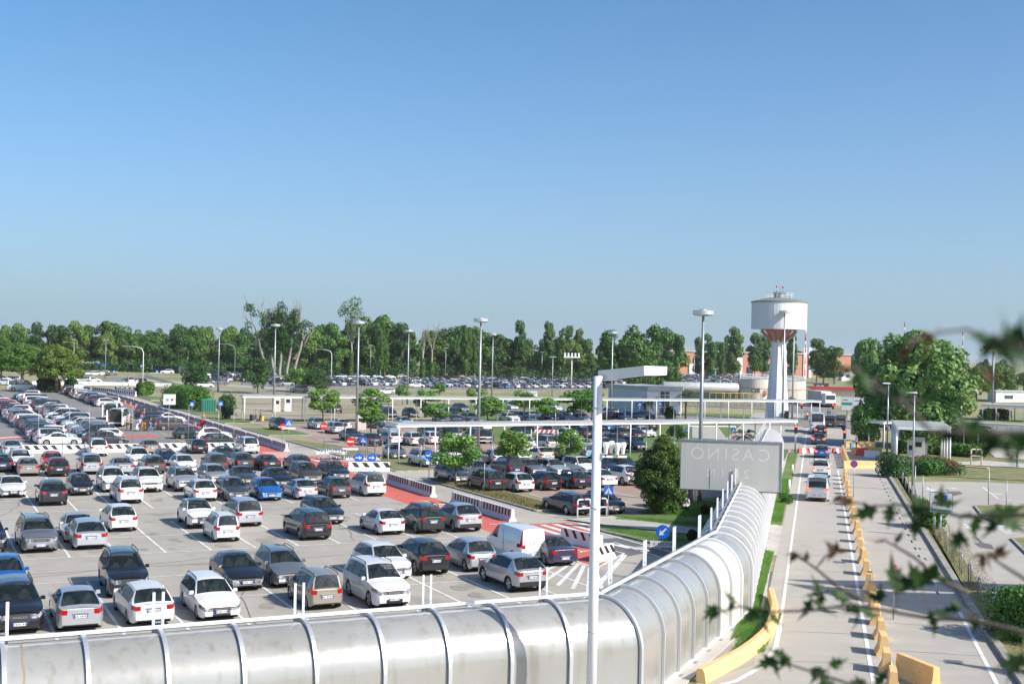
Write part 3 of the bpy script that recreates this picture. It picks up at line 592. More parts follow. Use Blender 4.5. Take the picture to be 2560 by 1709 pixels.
for x in (.0, .12):
    b = MB(); b.box((x*Wb,.35,hbm/2+.5), (.28,.3,hbm+1.0), 'signg'); b.build('leg', t)
for k, (x, m) in enumerate(((965,'signg'),(1003,'cream'))):
    p = G('F',x,766); hh = HT(p,'F',x,600); t = thing('pylon', ['dark steel stanchion beside the lamp foot under the billboard','cream stanchion beside the lamp foot under the billboard'][k], 'pylon', p, face(p)); b = MB(); b.box((0,0,hh/2), (.42,.4,hh), m); b.box((0,0,.05), (.7,.6,.1), 'conc'); b.build('post', t)

# ------------------------------------------------------------------ tall lamps
def mast(base, top, label, r=.16, group='tall disc-headed lamps of the car parks', head=1.25):
    t = thing('street_lamp', label, 'street lamp', base, 0, group)
    b = MB(); b.tube([(0,0,0),(0,0,top*.5),(0,0,top-.2)], [r*1.15, r*.95, r*.6], 'galv', 12); b.build('pole', t)
    b = MB(); b.lathe([(.15,top-.25),(head*.8,top-.2),(head,top-.12),(head,top+.14),(head*.93,top+.2),(head*.35,top+.22),(head*.3,top+.28)], 'alu', 28, smooth=False); b.build('lamp_head', t)
LB = [('O',1748,1256,'tall disc lamp rising from behind the grey billboard'),('O',1195,1129,'tall disc lamp standing beyond the small pale blue hatchback'),('O',891,1074,'tall disc lamp beside the silver estates and stone bin'),
 ('O',684,1027,'tall disc lamp near the two walking travellers'),('O',545,978,'tall disc lamp between the square hedge and round bush'),('O',1018,1010,'tall disc lamp beyond the far canopy, middle of the field'),
 ('O',1229,1000,'thin disc lamp right behind the lamp of the brick car park'),('O',1527,1048,'disc lamp beside the white building and far canopy')]
for z_, x, y, lb in LB: mast(G(z_, x, y), 14.75, lb, head=.82)
mast(Vector((47.0+.4,214,0)), HT(Vector((47,214,0)),'L',714,222), 'disc lamp standing directly in front of the water tower shaft', head=1.05)
mast(Vector((50.9,222,0)), HT(Vector((50.9,222,0)),'L',770,307), 'disc lamp overlapping the side of the water tower', head=.95)
for z_, x, y, ty, lb in (('Q',598,1040,95,'square-headed lamp at the corner of the wide canopy'),('P',1160,320,-860,'square-headed lamp between the flower bed and the right car park')):
    p = G(z_, x, y); h = HT(p, z_, x+15, ty) if z_ == 'Q' else HT(p, 'Q', 950, 215)
    t = thing('street_lamp', lb, 'street lamp', p, 0, 'square-headed lamps')
    b = MB(); b.tube([(0,0,0),(0,0,h)], [.11,.07], 'galv', 10); b.build('pole', t); b = MB(); b.box((-.25,0,h+.05), (.95,.45,.14), 'alu', top=.8); b.build('lamp_head', t)
# near white lamp
pb = Vector((2.62, 37.0, 0)); th_ = HT(pb, 'O', 1512, 940)
t = thing('white_lamp_post', 'large white lamp post with flat angled head standing before the tunnel', 'street lamp', pb)
b = MB(); b.tube([(0,0,0),(0,0,th_-.0)], [.16,.135], 'whitem', 20); [b.lathe([(.16,zz-.02),(.17,zz),(.16,zz+.02)], 'alu', 20) for zz in (3.2,6.9,9.9)]; b.box((0,-.165,1.2), (.14,.02,.4), 'galv'); b.lathe([(.3,0),(.3,.05),(.18,.08),(.17,.5)], 'whitem', 20); b.build('pole', t)
hr = R(-45); Q_ = lambda x, y, d: AT('O', x, y, d)
At, Ab, Bt, Bb, Ct, Cb = Q_(1495,926,37.3), Q_(1495,952,37.3), Q_(1610,914,35.8), Q_(1611,938,35.8), Q_(1668,916,36.5), Q_(1667,937,36.5); Dt = At+Ct-Bt; Db = Ab+Cb-Bb
b = MB(); b.add([q-pb for q in (At,Bt,Ct,Dt,Ab,Bb,Cb,Db)], [(0,3,2,1),(4,5,6,7),(0,1,5,4),(1,2,6,5),(2,3,7,6),(3,0,4,7)], 'whitem'); b.build('lamp_head', t)
b = MB()
for k in range(3): c_ = (Ab.lerp(Bb, .35+.22*k)+Db.lerp(Cb, .35+.22*k))/2-pb; b.box(c_-Vector((0,0,.015)), (.3,.45,.03), 'signg', rz=hr)
b.build('lamp_lens', t)
zf = HT(pb, 'F', 300, 320); fl = thing('floodlight_rack', 'bracket carrying four white wrapped floodlights halfway up the white lamp post', 'floodlights', pb)
b = MB(); b.bar((.12,0,zf), (.92,.1,zf), .05, .06, 'whitem'); b.bar((.12,.12,zf-.02), (.92,.26,zf-.02), .04, .04, 'whitem'); b.box((.13,0,zf), (.08,.26,.2), 'galv'); b.build('bracket', fl)
for k, (dx, dy, dz) in enumerate(((.28,.0,.0),(.45,.13,.03),(.62,0,-.01),(.8,.1,0))):
    b = MB(); b.lathe([(.045,.06),(.05,.12),(.075,.27),(.088,.29),(.092,.40),(.075,.43)], 'white', 16, (dx,dy,zf+dz), smooth=True); b.lathe([(.02,-.01),(.02,.06)], 'signg', 8, (dx,dy,zf+dz)); b.build('floodlight', fl)

# ------------------------------------------------------------------ white post-and-slab canopies
def canopy(name, A, B, wid, h, label, n, th=.25, r=.07, side=1, skip=(), roofm='roofgrey', cat='canopy'):
    d = (B-A).normalized(); s = Vector((-d.y, d.x, 0))*side; t = thing(name, label, cat, A)
    b = MB(); o = Vector((0,0,h+th/2)); L = (B-A).length
    for k in (0, 1): b.bar(s*wid*k+o-d*.3, d*(L+.3)+s*wid*k+o, .14, th, 'whitem')
    b.bar(-d*.3+s*.08+o, -d*.3+s*(wid-.08)+o, .14, th-.004, 'whitem'); b.bar(d*(L+.3)+s*.08+o, d*(L+.3)+s*(wid-.08)+o, .14, th-.004, 'whitem'); b.build('edge_beam', t)
    b = MB(); b.prism([(-d*.2-s*.15), (d*(L+.2)-s*.15), (d*(L+.2)+s*(wid+.15)), (-d*.2+s*(wid+.15))], h+th+.003, h+th+.09, roofm); b.build('roof', t)
    for k in range(n+1):
        for e in (0, 1):
            if (k, e) in skip: continue
            b = MB(); b.tube([d*L*k/n+s*wid*e, d*L*k/n+s*wid*e+Vector((0,0,h))], r, 'whitem', 10, smooth=True); b.build('post', t)
    return t
cA = G('T',985,1105); cB = G('L',803,1205)
canopy('covered_walkway', cA, cB, 2.6, HT(cA,'T',985,600), 'long flat white canopy on thin posts crossing the brick car park', 13, side=1)
c2A = G('S',2000,1048); c2B = G('L',850,985)
canopy('covered_walkway', G('J',35,1052), G('L',855,995)+Vector((3,0,0)), 2.6, HT(G('J',35,1052),'J',35,850), 'far white canopy running from the two travellers to the water tower', 22, side=1)
q0, q1, q2 = G('Q',712,1075), G('Q',1365,1135), G('Q',545,935)
canopy('bus_shelter', Vector((42.9,136.4,0)), Vector((45.9,147.6,0)), 5.6, 3.68, 'wide white flat-roofed shelter on thick posts behind the flower bed', 3, th=.36, r=.13, side=-1)
canopy('covered_walkway', G('Q',1400,880), G('Q',2700,960), 2.4, HT(G('Q',1400,880),'Q',1400,610), 'white canopy leading away right of the wide shelter', 7, side=1)
canopy('covered_walkway', G('Q',560,930), G('Q',1270,900), 2.4, HT(G('Q',560,930),'Q',560,608), 'white canopy stretch directly behind the wide shelter', 4, side=1)
qa = G('Q',1820,560); canopy('bus_shelter', qa, G('Q',2700,600), 7, HT(qa,'Q',1820,390), 'distant white flat-roofed shelter under the pine trees', 5, th=.4, r=.12, side=1)
# goal-shaped white height frame between the lawn and the billboard lamp
pA, pB = G('F',945,160), G('F',1405,165); t = thing('height_gauge', 'white portal frame spanning the service road behind the billboard', 'height gauge', pA)
b = MB(); hh = HT(pA,'F',940,20)
b.bar((0,0,0), (0,0,hh), .12, .12, 'whitem'); b.bar(pB-pA, pB-pA+Vector((0,0,hh)), .12, .12, 'whitem'); b.bar((0,0,hh+.06), pB-pA+Vector((0,0,hh+.06)), .12, .12, 'whitem'); b.build('frame', t)

# ------------------------------------------------------------------ concrete barriers
def jersey(mb, a, c, m='white', h=.85, wb=.58, wt=.2):
    d = (c-a).normalized(); n = Vector((-d.y, d.x, 0)); pr = [(-wb/2,0),(wb/2,0),(wb/2,.08),(wt/2+.04,.32),(wt/2,h),(-wt/2,h),(-wt/2-.04,.32),(-wb/2,.08)]
    vs = [p+n*x+Vector((0,0,z)) for p in (a, c) for x, z in pr]; k = len(pr)
    mb.add(vs, [tuple(range(k-1,-1,-1)), tuple(range(k, 2*k))]+[(i, (i+1)%k, k+(i+1)%k, k+i) for i in range(k)], m)
def striped(a, c, label, group, slant=1, h=.85, sp=.75, flip=1, wd=.3, dirt=None):
    t = thing('concrete_barrier', label, 'barrier', a, 0, group); b = MB(); jersey(b, Vector((0,0,0)), c-a, dirt or 'white', h); b.build('block', t)
    d = (c-a).normalized(); n = Vector((-d.y, d.x, 0))*flip; L = (c-a).length; s = MB(); k = .25
    while k < L-.35:
        for e in (1, -1):
            q = []
            for dz, off, kk in ((.36,.1+.04,0),(h-.05,.1,1)):
                base = k+(1-kk)*slant*.35
                q.append((base, dz, off))
            (k0, z0, o0), (k1, z1, o1) = q
            vs = [d*k0+n*e*(o0+.006)+Vector((0,0,z0)), d*(k0+wd)+n*e*(o0+.006)+Vector((0,0,z0)), d*(k1+wd)+n*e*(o1+.006)+Vector((0,0,z1)), d*k1+n*e*(o1+.006)+Vector((0,0,z1))]
            s.add(vs, [(0,1,2,3) if e*flip < 0 else (3,2,1,0)], 'ink')
        k += sp
    s.build('stripe_marking', t)
M['pinkc'] = mat('lilac_grey_painted_concrete', (.6,.61,.61), .7, noise=[(1.5,(.44,.43,.42),.45,.7,.7,I3)])
i = 0
u = 129.8
ordn = lambda k: ['first','second','third','fourth','fifth','sixth','seventh','eighth','ninth','tenth','eleventh','twelfth','thirteenth','fourteenth','fifteenth','sixteenth','seventeenth','eighteenth','nineteenth','twentieth'][k-1] if k <= 20 else '%dth' % k if k % 10 > 3 or 10 < k % 100 < 14 else '%d%s' % (k, {1:'st',2:'nd',3:'rd',0:'th'}[k % 10])
while u < 266:
    i += 1; striped(UV(u,36.55), UV(min(u+5.9,267),36.65), f'black-striped lilac barrier block, {ordn(i)} up the walkway beyond the zebra', 'striped barrier blocks along the walkway', slant=0, sp=.55, wd=.24, dirt='pinkc'); u += 6
for k, (a, c) in enumerate(((88.3,98.2),)):
    striped(UV(88.3,36.6), UV(93.2,36.6), 'black-striped barrier block ending at the zebra beside the green off-roader', 'striped barrier blocks along the walkway', slant=0, sp=.5, wd=.26, dirt='pinkc'); striped(UV(93.3,36.6), UV(98.4,36.6), 'black-striped barrier block beside the two-tone white and black off-roader', 'striped barrier blocks along the walkway', slant=0, sp=.5, wd=.26, dirt='pinkc')
striped(UV(74.3,36.6), UV(79.3,36.6), 'black-striped barrier block whose end meets the red crossing', 'striped barrier blocks along the walkway', slant=0, sp=.5, wd=.26, dirt='pinkc'); striped(UV(79.4,36.6), UV(84.5,36.6), 'black-striped barrier block beyond the silver off-roader', 'striped barrier blocks along the walkway', slant=0, sp=.5, wd=.26, dirt='pinkc')
striped(UV(66.0,35.9), UV(62.3,36.5), 'black and white slanted-stripe barrier beside the violet convertible', 'slant-striped barrier blocks', slant=1, sp=.8)
t0 = G('E',1895,1350); striped(t0, G('E',2030,1320)+Vector((.3,.5,0)), 'short black and white barrier stub behind the white lamp post', 'slant-striped barrier blocks', sp=.6)
striped(G('T',285,1212), G('T',575,1212), 'black and white slanted barrier under the first blue arrow sign', 'slant-striped barrier blocks', slant=1, sp=.95, wd=.45)
striped(G('T',580,1212), G('T',865,1215), 'black and white slanted barrier next to the cream car', 'slant-striped barrier blocks', slant=1, sp=.95, wd=.45)
v = -30.0; k = 0
while v < 31:
    k += 1; striped(UV(132.6,v), UV(132.6,v+3.9), f'black and white striped block, {ordn(k)} from left in the row dividing the two car parks', 'striped blocks dividing the car parks', slant=1, sp=.85, wd=.42); v += 4
for j, (pa, pb2) in enumerate(((('H',1600,535),('H',2349,625)),(('H',1960,530),('H',2320,545)),(('I',280,190),('I',700,262)))):
    a, c = G(*pa), G(*pb2); striped(a, c, ['striped barrier run beyond the parked white van','striped barrier run on the red crossing near two walkers','striped barrier run beside the cubic hedge'][j], 'far striped barriers', slant=1, sp=1.3, wd=.65, h=1.0)
# yellow blocks on the right
def yblock(a, c, label, m='yconc', h=.8, group='yellow blocks along the bus lane', wb=.62):
    t = thing('concrete_barrier', label, 'barrier', a, 0, group); b = MB(); jersey(b, Vector((0,0,0)), c-a, m, h, wb=wb, wt=.24); b.build('block', t)
    return t
r_ = 44.4; k = 0
while r_ < 126:
    k += 1; s0 = 2.72; yblock(RS(r_,s0+.05*math.sin(k*2.1)), RS(r_+1.0,s0+.05*math.sin(k*1.7)), f'yellow concrete block, {ordn(k)} from the leafy end of the road divider', wb=.56); r_ += 3.95 if r_ > 62 else 2.8
yblock(G('N',975,1500), G('N',1235,1610), 'long yellow block lying askew at the start of the bus lane')
yblock(G('N',585,57), G('N',805,58), 'long yellow block closing the top of the bus lane')
for j in range(9): yblock(RS(133+j*2.6,3.3-.02*j), RS(134.6+j*2.6,3.3-.02*j), f'yellow block beyond the crossing, {ordn(j+1)} after the traffic light', group='yellow blocks beyond the crossing')
for j in range(4):
    p = G('Q',[70,250,140,320][j],[905,905,990,985][j]); yblock(p, p+DS*1.9+DR*.2, ['yellow block behind the bent barrier, below the traveller','yellow block beside the tree shade near the traveller','yellow block in front of the red one','yellow block behind the white plastic one'][j], group='loose yellow blocks by the crossing')
p = G('Q',215,1010); yblock(p, p+DS*1.2+DR*.8, 'bright red barrier block among yellow ones', 'rconc', group='loose barriers by the crossing')
p = G('Q',310,1030); yblock(p, p+DS*1.7-DR*.2, 'white plastic barrier block beside the red one', 'white', group='loose barriers by the crossing')
for j, (x0, x1, m) in enumerate(((826,850,'rconc'),(850,878,'white'),(878,903,'rconc'),(903,926,'white'),(1068,1088,'rconc'),(1088,1108,'white'),(1108,1130,'rconc'))):
    a, c = G('L',x0+.5,1208), G('L',x1-.5,1208); yblock(a, c, ['red hump strip next to the tunnel-side post','white hump strip between two red ones','red hump strip beside the blue car','white hump strip touching the blue car','red hump strip on the far side of the blue car','white hump strip before the blue round sign','red hump strip under the blue round sign'][j], m, h=.55, group='red and white hump strips', wb=.5)
# curved yellow wall beside the tunnel
cw = [G('N',75,965), G('N',100,1075), G('N',85,1170), G('N',35,1265), G('N',-60,1350), G('N',-160,1420), G('N',-420,1560)]
t = thing('low_wall', 'low curved yellow concrete wall between the tunnel grass and the road', 'wall', cw[0]); b = MB()
pr = [(-.16,0),(.22,0),(.16,.38),(.09,.5),(-.1,.5),(-.16,.42)]; vs = []
pts = []
for i in range(len(cw)-1):
    for k in range(4): pts.append(cw[i].lerp(cw[i+1], k/4))
pts.append(cw[-1])
sm = [pts[0]]+[(pts[i-1]+pts[i]*2+pts[i+1])/4 for i in range(1, len(pts)-1)]+[pts[-1]]
for i, p in enumerate(sm):
    d = (sm[min(i+1, len(sm)-1)]-sm[max(i-1, 0)]).normalized(); n = Vector((-d.y, d.x, 0))
    for x, z in pr: vs.append(p+n*x+Vector((0,0,z))-cw[0])
k = len(pr); b.add(vs, [(i*k+j, i*k+(j+1)%k, (i+1)*k+(j+1)%k, (i+1)*k+j) for i in range(len(sm)-1) for j in range(k)]+[tuple(range(k)), tuple(len(vs)-k+j for j in range(k))], 'yconc'); b.build('wall_body', t)
# yellow kerb lines on the right
for j, (pa, pb2) in enumerate(((('Q',60,1100),('Q',565,1105)),(('Q',1400,1150),('Q',1895,1190)))):
    a, c = G(*pa), G(*pb2); b = MB(); b.bar(a+Vector((0,0,.1)), c+Vector((0,0,.1)), .45, .2, 'yconc'); o = b.build('yellow_kerb'); o['kind'] = 'structure'
# hoops: bent rails along the east verge
def hoop(a, c, h, label, group, m='galv', r=.035, red=False, mid=None):
    t = thing('hoop_rail', label, 'rail', a, 0, group); b = MB(); v_ = c-a; d = v_.normalized(); q = min(.12, v_.length*.25)
    b.tube([Vector((0,0,0)), Vector((0,0,h-q)), d*q*.3+Vector((0,0,h-q*.3)), d*q+Vector((0,0,h)), v_-d*q+Vector((0,0,h)), v_-d*q*.3+Vector((0,0,h-q*.3)), v_+Vector((0,0,h-q)), v_], r, m, 8)
    b.build('frame', t)
    if mid: b = MB(); b.bar(Vector((0,0,mid))+d*r, v_+Vector((0,0,mid))-d*r, r*1.6, r*1.6, m); b.build('cross_rail', t)
    if red:
        b = MB()
        for p_, q_ in ((Vector((0,0,h*.62)), Vector((0,0,h*.75))), (v_+Vector((0,0,h*.62)), v_+Vector((0,0,h*.75))), (v_*.42+Vector((0,0,h)), v_*.58+Vector((0,0,h)))): b.tube([p_, q_], r+.006, 'red', 8)
        b.build('red_band', t)
for k in range(17):
    r0 = 54.5+k*3.95; s0 = 7.75+max(0, (56-r0)*.07); hoop(RS(r0,s0), RS(r0+.95,s0), 1.12, f'galvanised hoop rail, {ordn(k+1)} from the near end of the dry verge', 'hoop rails on the dry verge')
a = G('E',1735,930); c = G('E',1858,922); hoop(a, c, 1.35, 'white hoop with red bands in front of the dark estate car', 'white hoops with red bands', 'whitem', .055, True, .75)
a = G('E',1900,918); c = G('E',2020,912); hoop(a, c, 1.35, 'white hoop with red bands beside the black hatchback', 'white hoops with red bands', 'whitem', .055, True, .75)
a = G('Q',1670,1155); c = G('Q',1805,1160); hoop(a, c, 1.9, 'white hoop with a red band on the grass right of the hedge', 'white hoops with red bands', 'whitem', .08, True, 1.2)
for k in range(20):
    u0 = 136+k*6.2; v0 = 34.35+.004*(u0-136); hoop(UV(u0,v0), UV(u0+1.3,v0), .75, f'low white hoop on the red walkway, {ordn(k+1)} from the zebra', 'low white hoops on the walkway', 'whitem', .035)
# trolley pens and luggage trolleys
for k in range(4):
    a = G('T',[400,425,550,655][k],[1130,1120,1120,1125][k]); c = G('T',[425,525,645,757][k],[1120,1125,1125,1140][k])
    if k: hoop(a, c, 2.4, f'tall thin pen rail over the luggage trolleys, {ordn(k)} from the red walkway', 'trolley pen rails', 'galv', .03, False, 1.9)
def trolley(p, rz, label):
    t = thing('luggage_trolley', label, 'trolley', p, rz, 'luggage trolleys parked in the pens')
    b = MB(); b.tube([(-.3,0,.2),(.5,0,.16)], .02, 'alu', 6); b.tube([(-.3,-.3,.2),(.5,-.22,.16)], .018, 'alu', 6); b.tube([(-.3,.3,.2),(.5,.22,.16)], .018, 'alu', 6)
    for y in (-.3,.3): b.tube([(-.3,y,.2),(-.38,y,1.02)], .02, 'alu', 6)
    b.tube([(-.3,-.3,.2),(-.3,.3,.2)], .02, 'alu', 6); b.tube([(-.35,-.3,.6),(-.35,.3,.6)], .015, 'alu', 6); b.build('frame', t)
    b = MB(); b.box((-.36,0,.7), (.04,.34,.26), 'signw'); b.build('panel', t)
    b = MB(); b.tube([(-.38,-.3,1.04),(-.38,.3,1.04)], .02, 'blue', 8); b.build('handle', t)
    for x, y in ((-.3,-.26),(-.3,.26),(.48,0)): b = MB(); b.box((x,y,.07), (.14,.05,.14), 'tyre'); b.build('wheel', t)
    return t
trs = [('T',270+62*k,1140) for k in range(8)]+[('T',20+40*k,1035+4*k) for k in range(6)]+[('T',-150+45*k,1050) for k in range(4)]
tp = None
for k, (z_, x, y) in enumerate(trs):
    p = G(z_, x, y)
    lb = f'luggage trolley with blue handle, {ordn(k+1)} from the red walkway in the striped pen' if k < 8 else f'luggage trolley with blue handle, {ordn(k-7)} in the rows beyond the zebra'
    if tp is None: tp = trolley(p, R(100), lb)
    else: q = copy_tree(tp); q.location = p; q.rotation_euler = (0,0,R(95+rnd.uniform(-12,12))); q['label'] = lb
# ------------------------------------------------------------------ thin fence posts, wire fences
def fence(pts, h, label, sp=2.5, top=False, m='galv', nm='wire_fence', mesh=None, r=.025):
    t = thing(nm, label, 'fence', pts[0]); n = 0
    for a, c in zip(pts, pts[1:]):
        L = (c-a).length; d = (c-a)/L; k = 0
        while k < L and n < 95:
            b = MB(); b.tube([a+d*k-pts[0], a+d*k-pts[0]+Vector((0,0,h))], r, m, 6); b.build('post', t); k += sp; n += 1
    b = MB()
    for a, c in zip(pts, pts[1:]):
        for z in ((h-.05,) if not mesh else (h-.05, h*.5, .1)): b.bar(a-pts[0]+Vector((0,0,z)), c-pts[0]+Vector((0,0,z)), .02, .02, m)
    b.build('wire', t)
    if mesh:
        b = MB()
        for a, c in zip(pts, pts[1:]): b.bar(a-pts[0]+Vector((0,0,h/2)), c-pts[0]+Vector((0,0,h/2)), .03, h-.1, mesh)
        b.build('netting', t)
    return t
for k, x in enumerate([-6, 95, 172, 222, 330, 420, 470, 545, 583]):
    p = G('A', x*3.67, [812,806,805,802,800,800,798,795,792][k]); t = thing('fence_post', f'thin grey post behind the striped blocks, {ordn(k+1)} from left', 'post', p, 0, 'thin posts along the dividing blocks')
    b = MB(); b.tube([(0,0,0),(0,0,4.6)], .03, 'galv', 6); b.build('pole', t)
fence([G('J',-60,820), G('J',1900,835), G('K',1000,835), G('W',2,420)], 2.2, 'long wire fence between the worn field and the far meadow', sp=6)
fence([G('S',700,800), G('S',1160,790), G('S',2000,850)], 2.0, 'wire fence along the meadow behind the square hedges', sp=3)
fence([G('S',700,618), G('S',1500,650), G('S',1900,650), G('J',40,660), G('J',1320,668)], 2.6, 'low wall with dark green netting fence before the woods', sp=9, mesh='mesh', r=.04)
fence([G('W',950,270), G('W',1950,280)], 1.9, 'dark netted fence in front of the fuel depot', sp=6, mesh='mesh', r=.05)
# guard rail and white fence by the pines
a, c = G('H',560,425), G('H',2349,445); fence([a, c, G('S',1440,760)], .95, 'white guard rail passing the umbrella pines', sp=4, m='whitem', mesh='whitem', nm='guard_rail')
# yellow hoops by the depot
for k in range(9):
    a = G('W',1285+75*k,[355,356,357,357,358,358,360,360,362][k]); hoop(a, a+Vector((3.2,0,0)), 3.0, f'yellow pipe hoop in front of the depot netting, {ordn(k+1)} from left', 'yellow pipe hoops', 'yellow', .07)
# bins, cabinets, bench
for z_, x, y, s, m, lb in (('T',465,635,(1.3,.9,2.3),'cream','stone-coloured bin beside the tall lamp'),('J',402,965,(1.2,.9,3.0),'bwhite','white ticket cabinet under the far canopy'),('J',310,968,(1.2,.8,2.7),'cream','grey ticket cabinet beside the white one'),
    ('Q',905,1085,(.9,.7,2.6),'bwhite','waste bin with yellow top by the thick shelter posts'),('Q',990,1045,(1.6,.5,2.7),'bwhite','pale notice cabinet under the wide shelter'),('Q',1062,1045,(.9,.7,1.9),'galv','small grey bin under the wide shelter'),
    ('S',1517,925,(.8,.5,2.2),'bwhite','white meter box before the square hedge'),('K',1460,1030,(.4,.3,1.2),'bwhite','short white marker by the far canopy')):
    p = G(z_, x, y); t = thing('cabinet', lb, 'cabinet', p, face(p)); b = MB(); b.box((0,0,s[2]*.46), (s[0],s[1],s[2]*.92), m, top=.97); b.build('body', t); b = MB(); b.box((0,0,s[2]*.95), (s[0]*1.04,s[1]*1.04,s[2]*.08), 'signg' if 'yellow' not in lb else 'yellow', top=.8); b.build('lid', t)
    if s[2] > 2: b = MB(); b.box((0,-s[1]/2-.01,s[2]*.6), (s[0]*.55,.02,s[2]*.2), 'ink'); b.build('panel', t)
p = G('S',1745,970); t = thing('green_shed', 'dark green corrugated box between the square hedge and round bush', 'shed', p, face(p)+R(10)); b = MB(); b.box((0,0,1.0), (2.3,1.4,2.0), 'green'); 
for k in range(6): b.box((-.95+.38*k,-.72,1.0), (.06,.05,1.9), 'mesh')
b.build('wall', t); b = MB(); b.box((0,0,2.06), (2.4,1.5,.1), 'sgreen'); b.build('roof', t)
# red and white board and flatbed rails in the brick lot
p = G('X',755,520); t = thing('striped_board', 'red and white striped board on a white frame among the parked cars', 'barrier', p, R(5)); b = MB(); b.tube([(0,0,0),(0,0,1.5)], .04, 'whitem'); b.tube([(3.4,0,0),(3.4,0,1.5)], .04, 'whitem'); b.build('frame', t)
b = MB(); b.box((1.9,0,1.25), (3,.05,.42), 'signw')
for k in range(5): b.add([(.5+.6*k,-.03,1.05),(.8+.6*k,-.03,1.05),(1.0+.6*k,-.03,1.45),(.7+.6*k,-.03,1.45)], [(0,1,2,3)], 'red')
b.build('board', t)
a = G('T',2010,925); hoop(a, G('T',2290,925), 1.5, 'white rail with a plate beside the lamp foot in the brick lot', None, 'whitem', .05, False, 1.1)
# traffic lights
for z_, x, y, ty, lb in (('L',808,1215,1010,'traffic light at the end of the long canopy by the tunnel'),('L',850,960,860,'traffic light beside the crossing pedestrians'),('L',1070,960,865,'traffic light in front of the white road board'),('Q',55,940,690,'traffic light at the start of the yellow blocks')):
    p = G(z_, x, y); h = HT(p, z_, x, ty); t = thing('traffic_light', lb, 'traffic light', p, face(p)); b = MB(); b.tube([(0,0,0),(0,0,h-.5)], .06, 'galv'); b.build('pole', t)
    b = MB(); b.box((0,-.05,h-.5), (.36,.3,1.05), 'ink'); b.build('housing', t)
    b = MB(); cyl(b, .13, -.23, -.2, h-.18, 'redlamp', 16); b.build('red_light', t)
# ------------------------------------------------------------------ water tower, buildings, depot
tb = G('L',678,978); t = thing('water_tower', 'tall white water tower with red-brown underside and dark flat roof', 'water tower', (tb.x, tb.y, 0))
sp = (tb.y*1.0)/FPX; zt = lambda y: HT(tb, 'L', 690, y)
zb_, zc, zr_, zrail = zt(345), zt(160), zt(128), zt(95); RT = 136/2*tb.y/FPX
zs = zt(400)
b = MB(); b.lathe([(2.15,0),(1.65,zs*.45),(1.12,zs)], 'twhite', 10)
for k in range(5): a = R(72*k+20); b.bar((1.75*math.cos(a),1.75*math.sin(a),0), (.95*math.cos(a),.95*math.sin(a),zs), 1.0, .45, 'twhite', up=Vector((math.cos(a), math.sin(a), 0)))
b.box((1.2,-2.3,.9), (.8,.3,1.8), 'signg'); b.build('shaft', t)
b = MB(); b.lathe([(1.1,zs-.6),(RT*.5,zb_-.25),(RT*.72,zb_-.05)], 'tpink', 16)
for k in range(8): a = R(45*k+10); d = Vector((math.cos(a), math.sin(a), 0)); b.bar(d*1.2+Vector((0,0,zs-.7)), d*RT*.68+Vector((0,0,zb_-.3)), .35, .5, 'tpink')
b.build('underside', t)
b = MB(); b.lathe([(RT*.6,zb_-.04),(RT,zb_),(RT,zc)], 'twhite', 48)
for k in range(32): a = R(11.25*k); b.box(((RT+.0)*math.cos(a),(RT+.0)*math.sin(a),(zb_+zc)/2), (.03,.06,zc-zb_-.1), 'twhite', rz=a)
b.build('tank', t)
b = MB(); b.lathe([(RT+.12,zc),(RT+.12,zc+.2),(RT*.5,zr_),(1.0,zr_+.1)], 'troof', 40); b.build('roof', t)
b = MB(); b.lathe([(1.0,zr_),(1.0,zr_+.9)], 'galv', 12); b.lathe([(1.25,zr_+.9),(1.25,zr_+1.05)], 'signg', 12); b.build('cabin', t)
b = MB()
for k in range(16): a = R(22.5*k); b.bar((RT*.5*math.cos(a),RT*.5*math.sin(a),zr_-.1), (RT*.5*math.cos(a),RT*.5*math.sin(a),zrail), .05, .05, 'whitem')
for zz in (zrail, (zrail+zr_)/2+.1):
    b.tube([(RT*.5*math.cos(R(15*k)),RT*.5*math.sin(R(15*k)),zz) for k in range(25)], .03, 'whitem', 5)
b.build('railing', t)
b = MB(); 
for x, y, h in ((-.5,.2,.9),(.6,0,.8)): b.tube([(x,y,zr_+1),(x,y,zr_+1+h)], .06, 'galv', 6); b.tube([(x,y,zr_+1+h),(x,y,zr_+1.4+h)], .12, 'red', 8)
b.tube([(.1,.1,zr_+1),(.1,.1,zr_+3.6)], .03, 'galv', 5); b.build('antenna', t)
